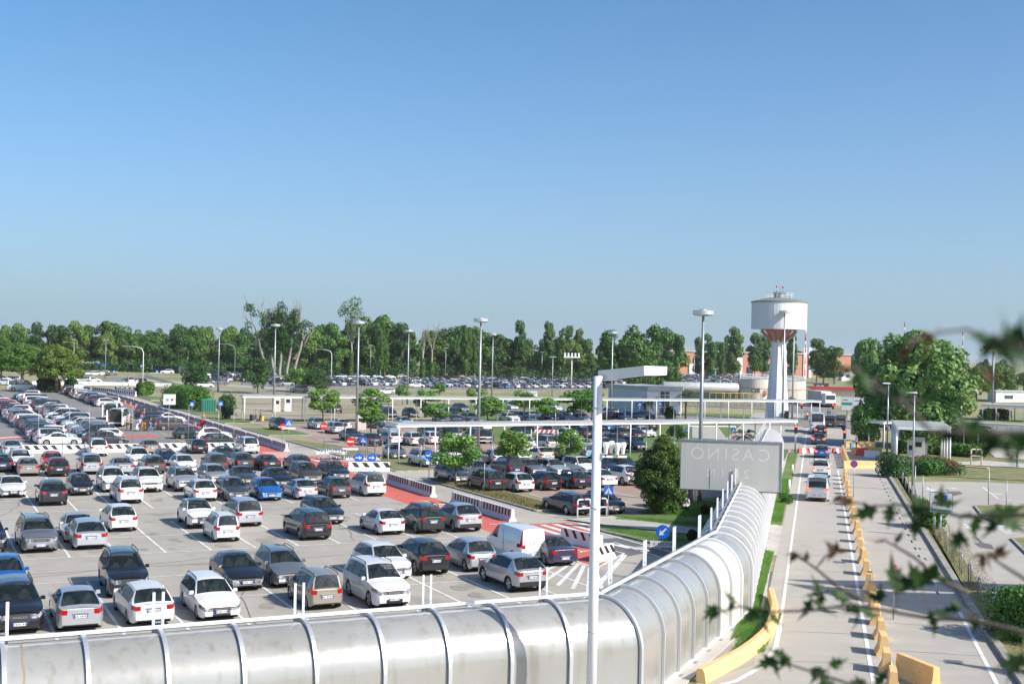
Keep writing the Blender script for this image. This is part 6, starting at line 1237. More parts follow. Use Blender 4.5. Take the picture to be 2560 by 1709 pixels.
def car_shell(ty):
    c = CT[ty]; L, W, H = c['L'], c['W'], c['H']
    top = list(c['prof'])+[(c['rf'], H-.06), (c['rf']+.25, H-.015), ((c['rf']+c['rr'])/2, H), (c['rr'], H-.05 if not c.get('blind') else H-.01), (c['tail'], c['tz']), (L, c['end'])]
    if c.get('boot'): top[-1] = (L-.12, c['end']); top.append((L, c['end']-.05))
    def zt(x):
        for (a, za), (b, zb) in zip(top, top[1:]):
            if x <= b: return za+(zb-za)*(x-a)/(b-a)
        return top[-1][1]
    ax = [c['fo'], c['fo']+c['wb']]; ar = c['r']+.045
    xs = {0, .06, .18, .38, L-.38, L-.16, L-.05, L}
    for x, _ in top: xs.add(x)
    xs |= {(c['cowl']+c['rf'])/2, (c['rr']+c['tail'])/2, c['cowl']+.06}
    for a, b in c['glass']: xs |= {a, b}
    for a in ax:
        for th in (0, 25, 50, 75, 105, 130, 155, 180): xs.add(round(a+ar*math.cos(R(th)), 3))
    xs = sorted(xs); ys = []
    for x in xs:
        if not ys or x-ys[-1] > .022 or x in (0, L): ys.append(x)
    xs = [x for i, x in enumerate(ys) if not (i+1 < len(ys) and ys[i+1]-x < .022)]
    st = []
    for x in xs:
        e = min(x, L-x); k = 1-.23*max(0, 1-e/.5)**2.4; hw = W/2*k
        if x < .8: hw *= 1-.03*(1-x/.8)
        z = zt(x); zb = .2+(.05 if c.get('clad') else 0)
        arch = zb
        for a in ax:
            if abs(x-a) < ar: arch = max(arch, math.sqrt(ar*ar-(x-a)**2)+c['r']-.01)
        if e < .1: arch = max(arch, zb+.06)
        belt = c['belt']+.05*(x/L)
        f = max(0, min(1, (z-belt-.02)/(H-belt-.02)))
        z4 = min(belt, z-.035); z3 = z4-(.19 if x > L*.6 else .16)
        z2 = max(arch+.04, .2+(z3-.2)*.58); z1 = max(arch+.02, .2+(z3-.2)*.25)
        z2 = min(z2, z3-.015); z1 = min(z1, z2-.01)
        tum = (.12 if c.get('blind') or ty in ('minibus', 'coach') else .24)
        y5 = hw*(.93-(tum)*f)
        ring = [(hw*.93, arch), (hw*.985, z1), (hw, z2), (hw*.985, z3), (hw*.955, z4), (y5, z-.035-.035*f), (y5-.07, z-.005), (y5*.5, z+.03), (0, z+.045)]
        dx = 0
        pts = []
        for j, (y, zz) in enumerate(ring):
            xx = x
            if x == 0: xx = [.05,.0,-.02,.03,.07,.1,.12,.1,.09][j]
            elif x == L: xx = L-[.04,.0,0,.03,.05,.08,.1,.09,.09][j]
            pts.append(Vector((L/2-xx, y, zz)))
        st.append((x, pts))
    return c, st
def car_faces(ty):
    c, st = car_shell(ty); L = c['L']; F = {}
    def put(cat, quad): F.setdefault(cat, []).append(quad)
    mir = lambda p: Vector((p.x, -p.y, p.z))
    for (xa, A), (xb, B) in zip(st, st[1:]):
        xm = (xa+xb)/2
        for j in range(8):
            for sgn in (1, -1):
                q = [A[j], B[j], B[j+1], A[j+1]]
                if sgn > 0: q = q[::-1]
                else: q = [mir(p) for p in q]
                side = 'L' if sgn > 0 else 'R'; cat = 'body'
                if j == 0 and c.get('clad'): cat = 'sill_cladding'
                if j >= 6:
                    if c['cowl']+.03 < xm < c['rf']: cat = 'windscreen'
                    elif c['rr'] < xm < c['tail'] and not c.get('blind'): cat = 'rear_window'
                    elif c['rf'] < xm < c['rr']: cat = 'roof'
                if j == 4:
                    for n, (a, b) in enumerate(c['glass']):
                        if a < xm < b: cat = 'side_window'+side+str(n)
                    if cat == 'body' and c['glass'][0][0] < xm < c['glass'][-1][1]: cat = 'pillar_trim'+side+str(sum(1 for a, b in c['glass'] if xm > b))
                    if c['vert'] == 2 and xm > L-.17: cat = 'taillight'+side
                if j == 3 and xm < .5: cat = 'headlight'+side
                if j == 3 and xm > L-.30: cat = 'taillight'+side
                if c['vert'] == 1 and j == 4 and xm > c['tail']-.28 and xm > L-.6: cat = 'taillight'+side
                put(cat, q)
    # end caps in columns
    for end in (0, -1):
        A = st[end][1]; cols = (-1, -.56, -.3, .3, .56, 1) if end == 0 else (-1, -.74, -.28, .28, .74, 1)
        for j in range(8):
            for n, (ca, cb) in enumerate(zip(cols, cols[1:])):
                def P(p, k): return Vector((p.x, p.y*k, p.z))
                q = [P(A[j], ca), P(A[j], cb), P(A[j+1], cb), P(A[j+1], ca)]
                if end == -1: q = q[::-1]
                cat = 'body'; outer = n in (0, 4); sd = 'L' if cb > 0 else 'R'
                if end == 0:
                    if j == 3 and outer: cat = 'headlight'+sd
                    elif j == 3: cat = 'grille'
                    elif j in (1, 2) and not outer and not (j == 2 and c.get('vert') == 1): cat = 'lower_grille'
                    elif j == 0 or (j == 1 and c.get('clad')): cat = 'front_bumper_trim'
                else:
                    if j in ((3,) if c['vert'] != 2 else (3, 4)) and outer: cat = 'taillight'+sd
                    elif j == 0 or (j == 1 and c.get('clad')): cat = 'rear_bumper_trim'
                if j == 7: q = q[:]
                put(cat, q)
    return c, F
CATM = {'body':'paint','roof':'paint','windscreen':'cglass','rear_window':'cglass','pillar_trim':'black','sill_cladding':'black','grille':'black','lower_grille':'black','front_bumper_trim':'black','rear_bumper_trim':'black'}
def qmesh(name, quads, mt, off=0):
    key = {}; vs = []; fs = []
    for q in quads:
        ids = []
        for p in q:
            k = (round(p.x, 4), round(p.y, 4), round(p.z, 4))
            if k not in key: key[k] = len(vs); vs.append(k)
            if key[k] not in ids: ids.append(key[k])
        if len(ids) > 2: fs.append(ids)
    return vs, fs
def wheel_mbs(r):
    t = MB(); a = MB(); wdt = .2; n = 20
    prof = [(r*.72, -wdt/2), (r*.96, -wdt/2), (r, -wdt/2+.03), (r, wdt/2-.03), (r*.96, wdt/2), (r*.72, wdt/2)]
    vs = []; fs = []
    for rr, y in prof:
        for k in range(n): an = 2*math.pi*k/n; vs.append((rr*math.cos(an), y, rr*math.sin(an)))
    for i in range(len(prof)-1):
        for k in range(n): k2 = (k+1) % n; fs.append((i*n+k, (i+1)*n+k, (i+1)*n+k2, i*n+k2))
    t.add(vs, fs, 'tyre', True)
    R2 = r*.72
    for y, m in ((wdt/2-.05, 'black'), (-wdt/2+.05, 'black')):
        a.add([(R2*math.cos(2*math.pi*k/n), y, R2*math.sin(2*math.pi*k/n)) for k in range(n)], [tuple(range(n))], m)
    for sy in (1, -1):
        y = sy*(wdt/2-.02)
        for k in range(5):
            an = 2*math.pi*k/5; d = Vector((math.cos(an), 0, math.sin(an))); p = Vector((-d.z, 0, d.x))
            a.box(d*R2*.5+Vector((0, y, 0)), (R2*1.0, .025, R2*.36), 'rim', ax=(d, Vector((0,1,0)), p))
        ring = []
        for rr in (R2*.86, R2*1.02):
            ring += [(rr*math.cos(2*math.pi*k/n), y, rr*math.sin(2*math.pi*k/n)) for k in range(n)]
        a.add(ring, [(k, (k+1)%n, n+(k+1)%n, n+k) for k in range(n)], 'rim')
    return t, a
def plate_mb(x, z, nx):
    b = MB(); y0 = .26
    b.box((x, 0, z), (.02, .44, .115), 'platew'); b.box((x, .24, z), (.02, .04, .115), 'plateb'); b.box((x, -.24, z), (.02, .04, .115), 'plateb')
    for i in range(7):
        if i != 2: b.box((x+nx*.011, .19-.062*i, z), (.002, .034, .07), 'ink')
    return b
def shade(mb, m):
    return m
CACHE = {}
M['seat'] = mat('seat_fabric', (.1,.1,.1), .8)
def car_parts(ty):
    """list of (name, mesh, location, children) with shared meshes"""
    if ty in CACHE: return CACHE[ty]
    c, F = car_faces(ty); L, W, H = c['L'], c['W'], c['H']; out = []
    for cat, q in F.items():
        nm = cat; m = CATM.get(cat)
        if cat[:-1] in ('headlight', 'taillight'): nm = cat[:-1]; m = 'hlight' if nm == 'headlight' else 'tlight'
        elif cat.startswith('pillar_trim'): nm = 'pillar_trim'; m = 'black'
        elif cat.startswith('side_window'): nm = 'side_window'; m = 'cglass'
        vs, fs = qmesh(nm, q, m); b = MB(); b.add(vs, fs, m, nm in ('body', 'roof', 'windscreen', 'rear_window', 'sill_cladding'))
        me = b.mesh(nm)
        if nm == 'body':
            bm = bmesh.new(); bm.from_mesh(me)
            for e in bm.edges:
                if len(e.link_faces) == 2 and e.calc_face_angle(0) > R(38): e.smooth = False
            bm.to_mesh(me); bm.free()
        out.append((nm, me, (0,0,0), []))
    t, a = wheel_mbs(c['r']); tm, am = t.mesh('tyre'), a.mesh('rim')
    for x in (L/2-c['fo'], L/2-c['fo']-c['wb']):
        for y in (W/2-.14, -W/2+.14): out.append(('wheel', None, (x, y, c['r']), [('tyre', tm), ('rim', am)]))
    ch = MB(); ch.box((0, 0, .42), (L-.5, W*.72, .3), 'black')
    for x in (L/2-c['fo'], L/2-c['fo']-c['wb']): ch.box((x, 0, .5), (c['r']*2.2, W*.8, .36), 'black')
    out.append(('underbody', ch.mesh('underbody'), (0,0,0), []))
    zp = c['belt']-.3 if c['vert'] != 2 else .62
    zp2 = {'hatch':.5,'estate':.78,'saloon':.8,'SUV':.85,'MPV':.75,'small hatch':.72,'city box':.7,'panel van':.62,'minibus':.62,'convertible':.55,'coach':.8}[ty.rstrip(' bc') if ty not in CT or ty[-2:] in (' b', ' c') else ty]
    if ty.startswith('hatch'): zp2 = .72
    out.append(('number_plate', plate_mb(L/2+.03, .46, 1).mesh('number_plate'), (0,0,0), []))
    out.append(('number_plate', plate_mb(-L/2-.012, zp2-.08, -1).mesh('number_plate'), (0,0,0), []))
    se = MB(); x0 = L/2-c['rf']-.25
    if not c.get('blind'):
        for rx in (0, -.95) if L < 6 else (0, -.95, -1.9, -2.9, -3.9):
            for yy in (.38, -.38):
                se.box((x0+rx, yy, .78), (.16, .5, .62), 'seat', top=.85); se.box((x0+rx+.02, yy, 1.16), (.1, .24, .17), 'seat', top=.85)
    se.box((L/2-c['cowl']-.3, 0, c['belt']-.06), (.4, W*.72, .14), 'black'); se.box((x0-.3, 0, .56), (2.6, W*.7, .06), 'black')
    out.append(('seats', se.mesh('seats'), (0,0,0), []))
    if True:
        st = MB(); st.box((-L/2-.0, 0, zp2+.03), (.03, .62, .035), 'chrome'); out.append(('tailgate_handle', st.mesh('tailgate_handle'), (0,0,0), []))
        gr = MB(); gh = c['prof'][0][1]-.12
        for dz in (0, .045): gr.box((L/2-.035, 0, gh+dz-.03), (.03, W*.3, .018), 'chrome')
        out.append(('grille_bars', gr.mesh('grille_bars'), (0,0,0), []))
        for s in (1, -1):
            mm = MB(); mx = L/2-c['cowl']-.32; yy = s*(W/2*.955+.07)
            mm.box((mx, yy, c['belt']+.09), (.12, .2, .14), 'paint', rz=-.2*s, top=.8); out.append(('wing_mirror', mm.mesh('wing_mirror'), (0,0,0), []))
    if c.get('rails'):
        for s in (1, -1):
            rl = MB(); yy = s*(W/2*(.93-.24)-.03); x0, x1 = L/2-c['rf']-.15, L/2-c['rr']+.05
            rl.tube([(x0, yy, H-.03), (x0-.12, yy, H+.05), ((x0+x1)/2, yy, H+.065), (x1+.12, yy, H+.04), (x1, yy, H-.04)], .022, 'black', 6); out.append(('roof_rail', rl.mesh('roof_rail'), (0,0,0), []))
    if ty in ('panel van',):
        b = MB()
        for y in (0,): b.box((-L/2-.005, y, 1.25), (.012, .012, 1.1), 'black')
        b.box((L/2-2.6, W/2+.003, 1.1), (.02, .01, 1.2), 'black'); out.append(('door_gap', b.mesh('door_gap'), (0,0,0), []))
    CACHE[ty] = out; return out
def merged(ty, paint=None, cull=()):
    """one mesh with every piece of a car, for the ones too small to show their parts"""
    key = (ty, paint, 'm')
    if key in CACHE: return CACHE[key]
    b = MB()
    inv = {m.name: k for k, m in M.items()}
    def take(me, off):
        o = len(b.v); b.v += [(v.co.x+off[0], v.co.y+off[1], v.co.z+off[2]) for v in me.vertices]
        for p in me.polygons:
            k = inv[me.materials[p.material_index].name]
            if k == 'paint' and paint: k = paint
            b.f.append(tuple(i+o for i in p.vertices)); b.m.append(b.mi(k)); b.sm.append(p.use_smooth)
    for nm, me, loc, kids in car_parts(ty):
        if nm in ('grille_bars', 'tailgate_handle', 'roof_rail', 'number_plate', 'seats') and paint: continue
        if me: take(me, loc)
        for kn, km in kids:
            if kn == 'rim' and paint: continue
            take(km, loc)
    CACHE[key] = b.mesh('parked_car'); return CACHE[key]
WORD = {'hatch':'hatchback','small hatch':'small hatchback','city box':'boxy city car','saloon':'saloon','estate':'estate car','SUV':'SUV','MPV':'people carrier','panel van':'panel van','minibus':'minibus','convertible':'convertible'}
CARS = []      # (px, row, ...) gathered, labelled and built together
def setcol(o, c): o.color = c
def build_car(pos, ang, ty, col, label, group, lod, roof=None, lit=False, name='parked_car'):
    ty = rnd.choice(ALT.get(ty, [ty]))
    rgba = list(COL[col]); j = 1+rnd.uniform(-.08, .08)
    rgba = [min(.85, v*j) for v in rgba[:3]]+[rgba[3]]
    if lod == 2:
        o = bpy.data.objects.new(name, merged(ty)); setcol(o, rgba)
        o.scale = (rnd.uniform(.95,1.05), rnd.uniform(.97,1.03), rnd.uniform(.96,1.05)); return link(o, None, label, 'car', group, None, pos, ang)
    t = thing(name, label, 'van' if ty in ('panel van', 'minibus') else 'coach' if ty == 'coach' else 'car', pos, ang, group); t.scale = (rnd.uniform(.96,1.04), rnd.uniform(.98,1.03), rnd.uniform(.97,1.04))
    for nm, me, loc, kids in car_parts(ty):
        if lod == 1 and nm in ('grille_bars', 'tailgate_handle', 'pillar_trim'): pass
        if me is not None:
            if nm == 'taillight' and lit:
                me = me.copy(); me.materials.clear(); me.materials.append(M['brake'])
            o = bpy.data.objects.new(nm, me); link(o, t, loc=loc)
            if nm in ('body', 'roof', 'wing_mirror'): setcol(o, rgba)
            if nm == 'roof' and roof: setcol(o, COL[roof]); o['label'] = roof+' roof'
        else:
            if lod == 1:
                key = ('wheel', ty)
                if key not in CACHE:
                    b = MB(); inv = {m.name: k for k, m in M.items()}
                    for kn, km in kids:
                        oo = len(b.v); b.v += [tuple(v.co) for v in km.vertices]
                        for p in km.polygons: b.f.append(tuple(i+oo for i in p.vertices)); b.m.append(b.mi(inv[km.materials[p.material_index].name])); b.sm.append(p.use_smooth)
                    CACHE[key] = b.mesh('wheel')
                link(bpy.data.objects.new('wheel', CACHE[key]), t, loc=loc)
            else:
                e = link(bpy.data.objects.new('wheel', kids[0][1]), t, loc=loc)
                link(bpy.data.objects.new('rim', kids[1][1]), e)
    return t
# ------------------------------------------------------------------ the parked cars, row by row: zone, x, y of the near face on the ground, type, colour, heading, extra
CT['coach'] = dict(L=7.4,W=2.3,H=2.95,wb=4.1,fo=1.2,r=.42,belt=1.35,prof=[(0,1.2),(.08,1.35),(.2,1.45),(.35,1.5)],cowl=.35,rf=.9,rr=7.1,tail=7.3,tz=1.7,end=1.6,glass=[(.5,2.6),(2.7,4.8),(4.9,6.9)],vert=0); WORD['coach'] = 'coach'
zp2_default = .72
ROWS = {}
def row(name, near_, lod, items): ROWS[name] = (near_, lod, items)
row('first row beside the tunnel', 1, 0, [('B',160,1165,'SUV','black','F'),('B',680,1135,'hatch','silver','R'),('B',1272,1095,'estate','white','R'),('B',1850,1050,'estate','white','F'),('D',892,928,'city box','beige','R'),('D',1475,915,'SUV','white','F'),('O',1330,1482,'SUV','silver','R')])
row('second row from the tunnel', 1, 0, [('B',60,850,'hatch','blue','F'),('B',1090,852,'SUV','black','F'),('D',195,765,'hatch','black','F'),('D',610,735,'estate','grey','F'),('D',1515,682,'estate','white','F'),('E',355,1490,'SUV','black','R'),('E',825,1452,'hatch','silver','R'),('E',1310,1372,'panel van','white','R'),('E',1625,1398,'convertible','violet','R')])
row('third row from the tunnel', 1, 0, [('B',-100,500,'SUV','black','F'),('B',330,478,'SUV','grey','F'),('B',762,452,'estate','silver','R'),('B',1030,302,'hatch','white','R'),('B',1905,388,'city box','white','R'),('C',200,948,'MPV','silver','R'),('C',930,1095,'MPV','black','R'),('C',1750,1038,'hatch','white','R'),('E',325,1082,'SUV','dark green','R'),('E',695,1065,'SUV','silver','R')])
row('line right behind the third row', 1, 0, [('B',690,395,'saloon','silver','F'),('B',1705,278,'SUV','white','F',{'roof':'black'}),('C',1095,925,'estate','black','F')])
row('fourth row from the tunnel', 1, 0, [('A',120,1268,'saloon','white','F'),('A',497,1342,'SUV','black','R'),('A',755,1247,'small hatch','black','F'),('A',1200,1320,'SUV','white','R'),('A',1060,1215,'SUV','white','F'),('A',1390,1218,'SUV','white','F'),('A',1725,1212,'SUV','silver','F'),('A',1890,1303,'hatch','white','R'),('A',2195,1300,'estate','dark grey','F'),('C',440,665,'hatch','blue','F'),('C',820,652,'hatch','silver','R'),('C',1190,637,'hatch','dark grey','R'),('C',1565,615,'SUV','white','R',{'roof':'black'})])
row('line right behind the fourth row', 1, 0, [('A',2015,1150,'estate','silver','F'),('C',180,505,'saloon','dark grey','F'),('C',560,525,'hatch','black','F'),('C',880,485,'MPV','brown','F'),('C',1190,445,'estate','black','F')])
row('fifth row from the tunnel', 1, 0, [('A',20,1035,'hatch','navy','R'),('A',268,1070,'saloon','beige','R'),('A',545,1075,'hatch','black','R'),('A',852,1052,'MPV','silver','R'),('A',1140,1058,'saloon','silver','R'),('A',1432,1050,'estate','brown','R'),('A',1720,1042,'hatch','white','F'),('A',2018,1037,'MPV','dark grey','R'),('C',155,335,'estate','dark grey','R'),('C',435,340,'saloon','black','R'),('C',772,342,'hatch','black','R')])
row('last row before striped blocks', 1, 0, [('A',118,885,'saloon','pale blue','R'),('A',200,1020,'SUV','white','F'),('A',500,1012,'hatch','red','F'),('A',912,885,'SUV','white','R'),('A',1300,992,'SUV','white','F'),('A',1400,868,'saloon','beige','R'),('A',1560,972,'hatch','navy','F'),('A',1845,862,'hatch','black','R'),('A',2100,942,'saloon','dark grey','F'),('C',215,152,'MPV','white','R')])
row('traffic queue on the road', 1, 0, [('N',404,292,'minibus','silver','T',{'lit':1}),('N',425,128,'SUV','white','T',{'lit':1}),('L',992,1248,'hatch','blue','T',{'lit':1}),('L',972,1155,'saloon','dark grey','T',{'lit':1}),('L',985,1085,'hatch','black','T',{'lit':1}),('L',958,1076,'coach','white','T')])
row('pair ahead of the queue', 1, 1, [('L',1050,1032,'minibus','dark grey','T'),('L',1125,1032,'minibus','grey','T')])
row('bays beside the footpath hoops', 1, 0, [('X',1420,1478,'estate','navy','R'),('X',1865,1470,'hatch','black','F'),('F',885,852,'small hatch','white','F')])
row('brick car park front row', 1, 0, [('T',1890,1398,'estate','dark grey','F'),('X',330,1185,'SUV','black','R'),('X',690,1180,'hatch','white','R'),('X',1050,1160,'hatch','black','R'),('X',1410,1140,'estate','navy','R'),('X',1760,1122,'saloon','white','R'),('X',2090,1098,'SUV','white','R')])
row('brick car park second row', 1, 1, [('X',190,1010,'estate','grey','F'),('X',580,985,'MPV','navy','R'),('X',870,985,'estate','grey','F'),('X',1180,985,'estate','silver','F'),('X',1530,990,'SUV','white','F'),('X',1850,960,'saloon','navy','F'),('X',2070,950,'hatch','black','F')])
row('brick car park third row', 1, 1, [('T',1010,1055,'small hatch','cream','F'),('T',1460,1178,'SUV','pale blue','F'),('T',1810,1108,'saloon','white','R'),('X',150,825,'saloon','grey','R'),('X',370,832,'small hatch','pale blue','R'),('X',690,800,'saloon','white','F'),('X',970,797,'hatch','cream','R'),('X',1300,785,'hatch','black','R'),('X',1515,752,'city box','sky-blue','R'),('X',1690,760,'hatch','navy','R')])
row('brick car park fourth row', 1, 1, [('T',680,872,'saloon','black','R'),('T',960,852,'estate','white','R'),('T',1270,868,'estate','white','R'),('T',1520,845,'estate','white','R'),('X',760,668,'SUV','white','F'),('X',1045,640,'MPV','silver','R'),('X',1530,665,'estate','white','F'),('X',1760,655,'hatch','silver','R'),('X',1950,630,'SUV','dark grey','F'),('X',2170,640,'hatch','navy','F')])
row('brick car park fifth row', 1, 1, [('T',400,805,'saloon','navy','F'),('T',930,742,'SUV','pale blue','F'),('T',1480,740,'hatch','black','F'),('T',1800,745,'hatch','navy','F'),('T',2150,835,'SUV','grey','R'),('X',210,560,'SUV','navy','R'),('X',700,490,'saloon','navy','F'),('X',1110,490,'MPV','silver','R'),('X',1290,508,'hatch','white','R'),('X',1500,492,'hatch','black','R'),('X',1720,500,'estate','grey','R'),('X',1955,512,'SUV','black','R'),('X',2145,515,'hatch','black','R'),('X',2300,480,'saloon','white','F')])
row('brick car park sixth row', 1, 1, [('J',365,1132,'MPV','black','F'),('J',690,1120,'estate','silver','F'),('T',170,700,'estate','silver','R'),('T',250,642,'saloon','white','R'),('T',755,622,'hatch','silver','F'),('T',1140,610,'hatch','pale blue','F'),('T',1690,652,'hatch','silver','R'),('T',1870,658,'SUV','dark grey','R'),('T',2235,655,'hatch','white','R'),('X',850,402,'MPV','violet','R'),('X',1090,400,'hatch','grey','F'),('X',1440,395,'SUV','navy','F'),('X',1600,400,'hatch','dark grey','F'),('X',1790,395,'hatch','blue','F'),('X',1960,400,'SUV','dark grey','F'),('X',2200,400,'MPV','grey','F'),('X',2330,395,'saloon','navy','R')])
row('brick car park seventh row', 0, 1, [('T',1660,560,'hatch','grey','F'),('T',1850,560,'saloon','dark grey','F'),('T',2070,560,'SUV','white','F'),('X',580,256,'saloon','white','F'),('X',700,272,'hatch','grey','F'),('X',560,300,'SUV','white','F'),('X',850,258,'saloon','white','F'),('X',1070,272,'hatch','navy','F'),('X',1160,240,'saloon','white','R'),('X',1300,238,'hatch','white','F'),('X',1430,245,'hatch','red','F'),('X',1270,276,'MPV','pale blue','F'),('X',1480,285,'hatch','silver','F'),('X',1830,225,'SUV','white','R'),('X',1840,262,'hatch','dark green','R'),('X',2000,275,'saloon','navy','F'),('X',2160,268,'estate','dark grey','F'),('X',2300,258,'hatch','navy','F')])
row('worn grass field', 0, 1, [('T',135,405,'hatch','dark grey','R'),('T',905,468,'MPV','navy','F'),('T',1210,468,'hatch','black','F'),('T',1780,468,'hatch','navy','F'),('T',1920,395,'SUV','black','F'),('X',428,88,'hatch','violet','R'),('X',545,125,'hatch','pale blue','F'),('X',1110,145,'MPV','silver','F')])
row('lot end beyond striped blocks', 0, 0, [('A',1780,722,'estate','dark green','E'),('A',1600,642,'MPV','brown','E'),('A',1465,612,'estate','navy','E'),('A',1560,575,'saloon','white','E'),('A',2040,795,'hatch','dark green','E'),('A',1970,748,'SUV','white','E'),('A',1380,535,'SUV','navy','E')])
side = {'F':'facing the camera','R':'seen from behind','E':'seen side on','W':'seen side on','T':'driving away'}
def emit_rows():
    global rnd
    for nm, (nr, lod, items) in ROWS.items():
        items = sorted(items, key=lambda it: px(it[0], it[1], it[2])[0]); n = len(items)
        if 'traffic' in nm: items = sorted(items, key=lambda it: -px(it[0], it[1], it[2])[1])
        # ordinal only among look-alikes within the row
        keys = [(it[3], it[4], it[5]) for it in items]
        for i, it in enumerate(items):
            z_, x, y, ty, col, hd = it[:6]; ex = it[6] if len(it) > 6 else {}
            p = G(z_, x, y); d = {'R':U,'F':-U,'E':V,'W':-V,'T':DR}[hd]; L = CT[ty]['L']
            c = p+(U if hd in 'RF' else DR)*(L/2) if hd not in 'EW' else p+U*.9
            ang = ANG[hd]+R(rnd.uniform(-1.6,1.6))
            if n == 1: pl = ''
            same = [j for j, k in enumerate(keys) if k == keys[i]]
            frm = 'west' if 'traffic' not in nm else 'the near end'
            words = f"{col} {WORD[ty]} {side[hd]}, {ordn(i+1)} from {frm}, {nm}".replace('boxy city car seen','boxy car seen')
            if ex.get('roof'): words = f"{col} {WORD[ty]} with {ex['roof']} roof, {ordn(i+1)} from {frm}, {nm}"
            o = build_car(c, ang, ty, col, words, 'cars: '+nm, lod, ex.get('roof'), bool(ex.get('lit')), 'parked_car' if hd != 'T' else 'car')
emit_rows()
# two open minibuses with the tour group
for z_, x, y, hd, lb in (('A',1060,548,R(100),'white tour minibus with open rear, the farther of the two'),('A',1120,612,R(97),'white tour minibus with open rear, beside the waiting group')):
    p = G(z_, x, y); t = build_car(p+U*2.6, hd, 'minibus', 'white', lb, 'tour minibuses', 0, name='minibus'); t.scale = (1.1,1.08,1.22)
    b = MB(); b.box((-2.49,0,1.15), (.04,1.5,1.25), 'ink'); b.build('doorway_dark', t)  # black sheet paints the unlit inside of the open rear
    for s in (1,-1): b = MB(); b.box((-2.85,s*.93,1.1), (.75,.05,1.5), 'white'); b.box((-2.85,s*.96,1.4), (.5,.03,.6), 'win'); b.build('rear_door', t)
for z_, x, y, hd, ty, lb in (('A',200,285,'E','minibus','white van with blue and grey panels at the head of the double row'),('A',740,325,'R','panel van','white panel van at the far head of the row beside the walkway')):
    p = G(z_, x, y); build_car(p+U*1.0, ANG[hd] if ty == 'minibus' else R(100), ty, 'white', lb, None, 0, name='van').scale = (1.25,1.1,1.25)
# long rows of the second lot, cars side by side
SEQ = ['white','pale blue','navy','black','white','dark grey','black','black','navy','grey','silver','dark grey','white','white','silver','grey','white','black','silver','white','dark grey','white','navy','silver','beige','white','black','red','white','silver']
TY = ['saloon','MPV','hatch','estate','hatch','SUV','hatch','estate','SUV','hatch','MPV','saloon','hatch','SUV','estate']
va = uv(G('O',146,1113)); vb = uv(G('O',272,1112)); 
def longrow(v0, v1, u0, n, hd, nm, cols, seed, lodf):
    rr = random.Random(seed)
    for k in range(n):
        u = u0+2.52*k+rr.uniform(-.1,.1)
        v = v0+(v1-v0)*(u-u0)/120
        p = UV(u, v+rr.uniform(-.25,.25)); X = 1280+FPX*p.x/p.y
        if X < -25: continue
        ty = TY[(k*7+seed) % 15] if k else ('saloon' if seed == 1 else 'estate'); col = cols[k % len(cols)]; h_ = hd(k, rr)
        build_car(p, ANG[h_]+R(rr.uniform(-2,2)), ty, col, f"{col} {WORD[ty]}, {ordn(k+1)} from striped blocks, {nm}", 'cars: '+nm, 1 if k < lodf else 2)
longrow(va[1], va[1]-.8, va[0]+.9, 36, lambda k, r: 'E' if k == 0 or r.random() < .85 else 'W', 'left line of the double row', SEQ, 1, 12)
longrow(vb[1], va[1]+5.2, vb[0]+.9, 46, lambda k, r: 'W' if k and r.random() < .85 else 'E', 'right line of the double row', ['dark grey','white','white','navy','dark grey','grey','beige','silver','silver','white','white','silver','navy','white','pale blue','white','silver','black','white','navy','silver','grey','white','dark grey'], 4, 14)
v3 = uv(G('A',1020,420))[1]-.6
longrow(v3, v3, uv(G('A',1020,420))[0]-2, 23, lambda k, r: 'E' if r.random() < .8 else 'W', 'walkway line past the minibuses', ['white','silver','dark grey','navy','black','silver','silver','dark grey','black','grey','pale blue','silver','white','white','navy'], 9, 6)
# small groups by the pines road
def patch(z_, x0, x1, y, n, nm, seed, hd='F', cols=None):
    rr = random.Random(seed)
    for k in range(n):
        p = G(z_, x0+(x1-x0)*k/max(1, n-1), y+rr.uniform(-1,1)); col = rr.choice(cols or ['white','white','silver','black','navy','grey','pale blue','white']); ty = rr.choice(TY)
        build_car(p, ANG[rr.choice([hd, hd, 'R' if hd == 'F' else 'W'])]+R(rr.uniform(-4,4)), ty, col, f"{col} {WORD[ty]}, {ordn(k+1)} from left, {nm}", 'cars: '+nm, 2)
patch('S',0,140,745,4,'short line under the umbrella pines',1,'E'); patch('S',20,120,715,3,'hidden line behind the first pine',2,'E'); patch('S',600,780,725,3,'pair of bays right of the pine trunk',3,'E',['white','white','silver']); patch('S',730,930,665,7,'bays by the lorries',4,'R'); patch('S',1050,1200,735,5,'bays behind the guard rail',5,'R')
patch('S',1720,1840,765,1,'meadow track',6,'E',['white']); patch('S',1740,1850,745,2,'line above the meadow track',7,'E',['grey','black']); patch('S',1730,2300,715,10,'nearest line of the far left lot',8,'R'); patch('S',1400,1430,648,1,'far road before the netting',10,'R',['white']); patch('S',1990,2020,655,1,'far road left of the poplars',12,'E',['dark grey'])
patch('J',1225,1270,822,1,'meadow track under the far trees',11,'W',['white']); patch('J',840,1360,690,6,'line near the red pickup',13,'E',['white','navy','white','black','white','silver']); patch('J',500,520,805,1,'track left of the dark trees',15,'E',['silver'])
patch('K',600,605,683,1,'far track by the poplars',17,'E',['white'])
p = G('J',1078,665); t = thing('pickup_truck', 'bright red pickup parked before the woods', 'pickup', p, R(10)); b = MB(); b.box((0,0,.75), (5.2,1.9,.7), 'red'); b.box((.3,0,1.35), (1.8,1.75,.7), 'red', top=.85); b.build('body', t); b = MB(); b.box((.3,0,1.38), (1.86,1.6,.42), 'win', top=.9); b.build('window', t)
for x in (-1.6,1.6): b = MB(); b.tube([(x,-.95,.38),(x,.95,.38)], .38, 'tyre', 14); b.build('wheel', t)
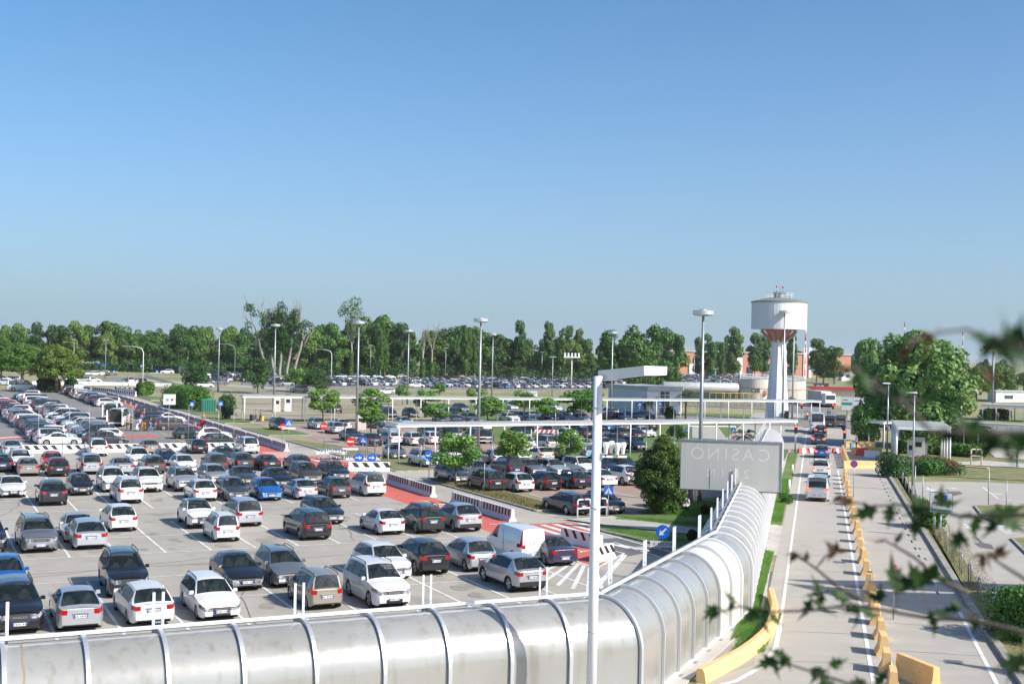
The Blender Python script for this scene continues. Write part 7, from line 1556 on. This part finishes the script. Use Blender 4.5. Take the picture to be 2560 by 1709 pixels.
# the far lots: hundreds of cars that only read as a glittering mass
b = MB(); rr = random.Random(99)
def addcar(p, ang, ty, pc):
    me = merged(ty, pc); o = len(b.v); ca, sa = math.cos(ang), math.sin(ang); inv = {m.name: k for k, m in M.items()}; mi = [b.mi(inv[m.name]) for m in me.materials]
    b.v += [(p.x+v.co.x*ca-v.co.y*sa, p.y+v.co.x*sa+v.co.y*ca, v.co.z) for v in me.vertices]
    for q in me.polygons: b.f.append(tuple(i+o for i in q.vertices)); b.m.append(mi[q.material_index]); b.sm.append(q.use_smooth)
cnt = 0
for (z_, xa, xb, ya, yb, rows_) in (('J',300,1320,752,712,5),('J',1400,2300,765,705,9),('K',300,1380,772,698,12),('K',1440,1520,740,700,3),('K',1920,2349,742,694,8),('Y',265,690,618,570,9),('Y',560,600,585,585,1),('S',1720,2320,700,672,2)):
    for r_ in range(rows_):
        y = ya+(yb-ya)*r_/max(1, rows_-1); a = G(z_, xa, y); c = G(z_, xb, y); L = (c-a).length; k = 0
        sp_ = 2.7*1.2
        while k < L:
            p = a.lerp(c, k/L); k += sp_*rr.uniform(.9,1.2)
            if rr.random() < .12: continue
            addcar(p, ANG[rr.choice('RFEW')]+R(rr.uniform(-5,5)) if rr.random() < .2 else ANG[rr.choice('RF')]+R(25), rr.choice(['hatch','estate','SUV','saloon','hatch']), rr.choice(['pw','pw','pw','ps','ps','pk','pg','pb','pw','pr'] if rr.random() < .5 else ['pw','pw','ps','pk'])); cnt += 1  # white and silver weighted up to stand for glints on the far cars
b.build('parked_cars', kind='stuff', label='mass of tiny parked cars in the far lots', cat='cars')

# ------------------------------------------------------------------ the air between here and the woods
hm = bpy.data.materials.new('haze'); hm.use_nodes = True; ht_ = hm.node_tree; ht_.nodes.clear(); pv = ht_.nodes.new('ShaderNodeVolumePrincipled'); ho = ht_.nodes.new('ShaderNodeOutputMaterial')
pv.inputs['Color'].default_value = (.97,.985,1,1); pv.inputs['Density'].default_value = .00008; pv.inputs['Anisotropy'].default_value = .2; ht_.links.new(pv.outputs[0], ho.inputs['Volume'])
b = MB(); b.add([(x,y,z) for z in (-1.1,27) for x,y in ((-2600,-70),(2600,-70),(2600,5100),(-2600,5100))], [(3,2,1,0),(4,5,6,7),(0,1,5,4),(1,2,6,5),(2,3,7,6),(3,0,4,7)], 'conc')
o = b.build('haze', kind='stuff'); o.data.materials.clear(); o.data.materials.append(hm); sc.cycles.volume_step_rate = 1
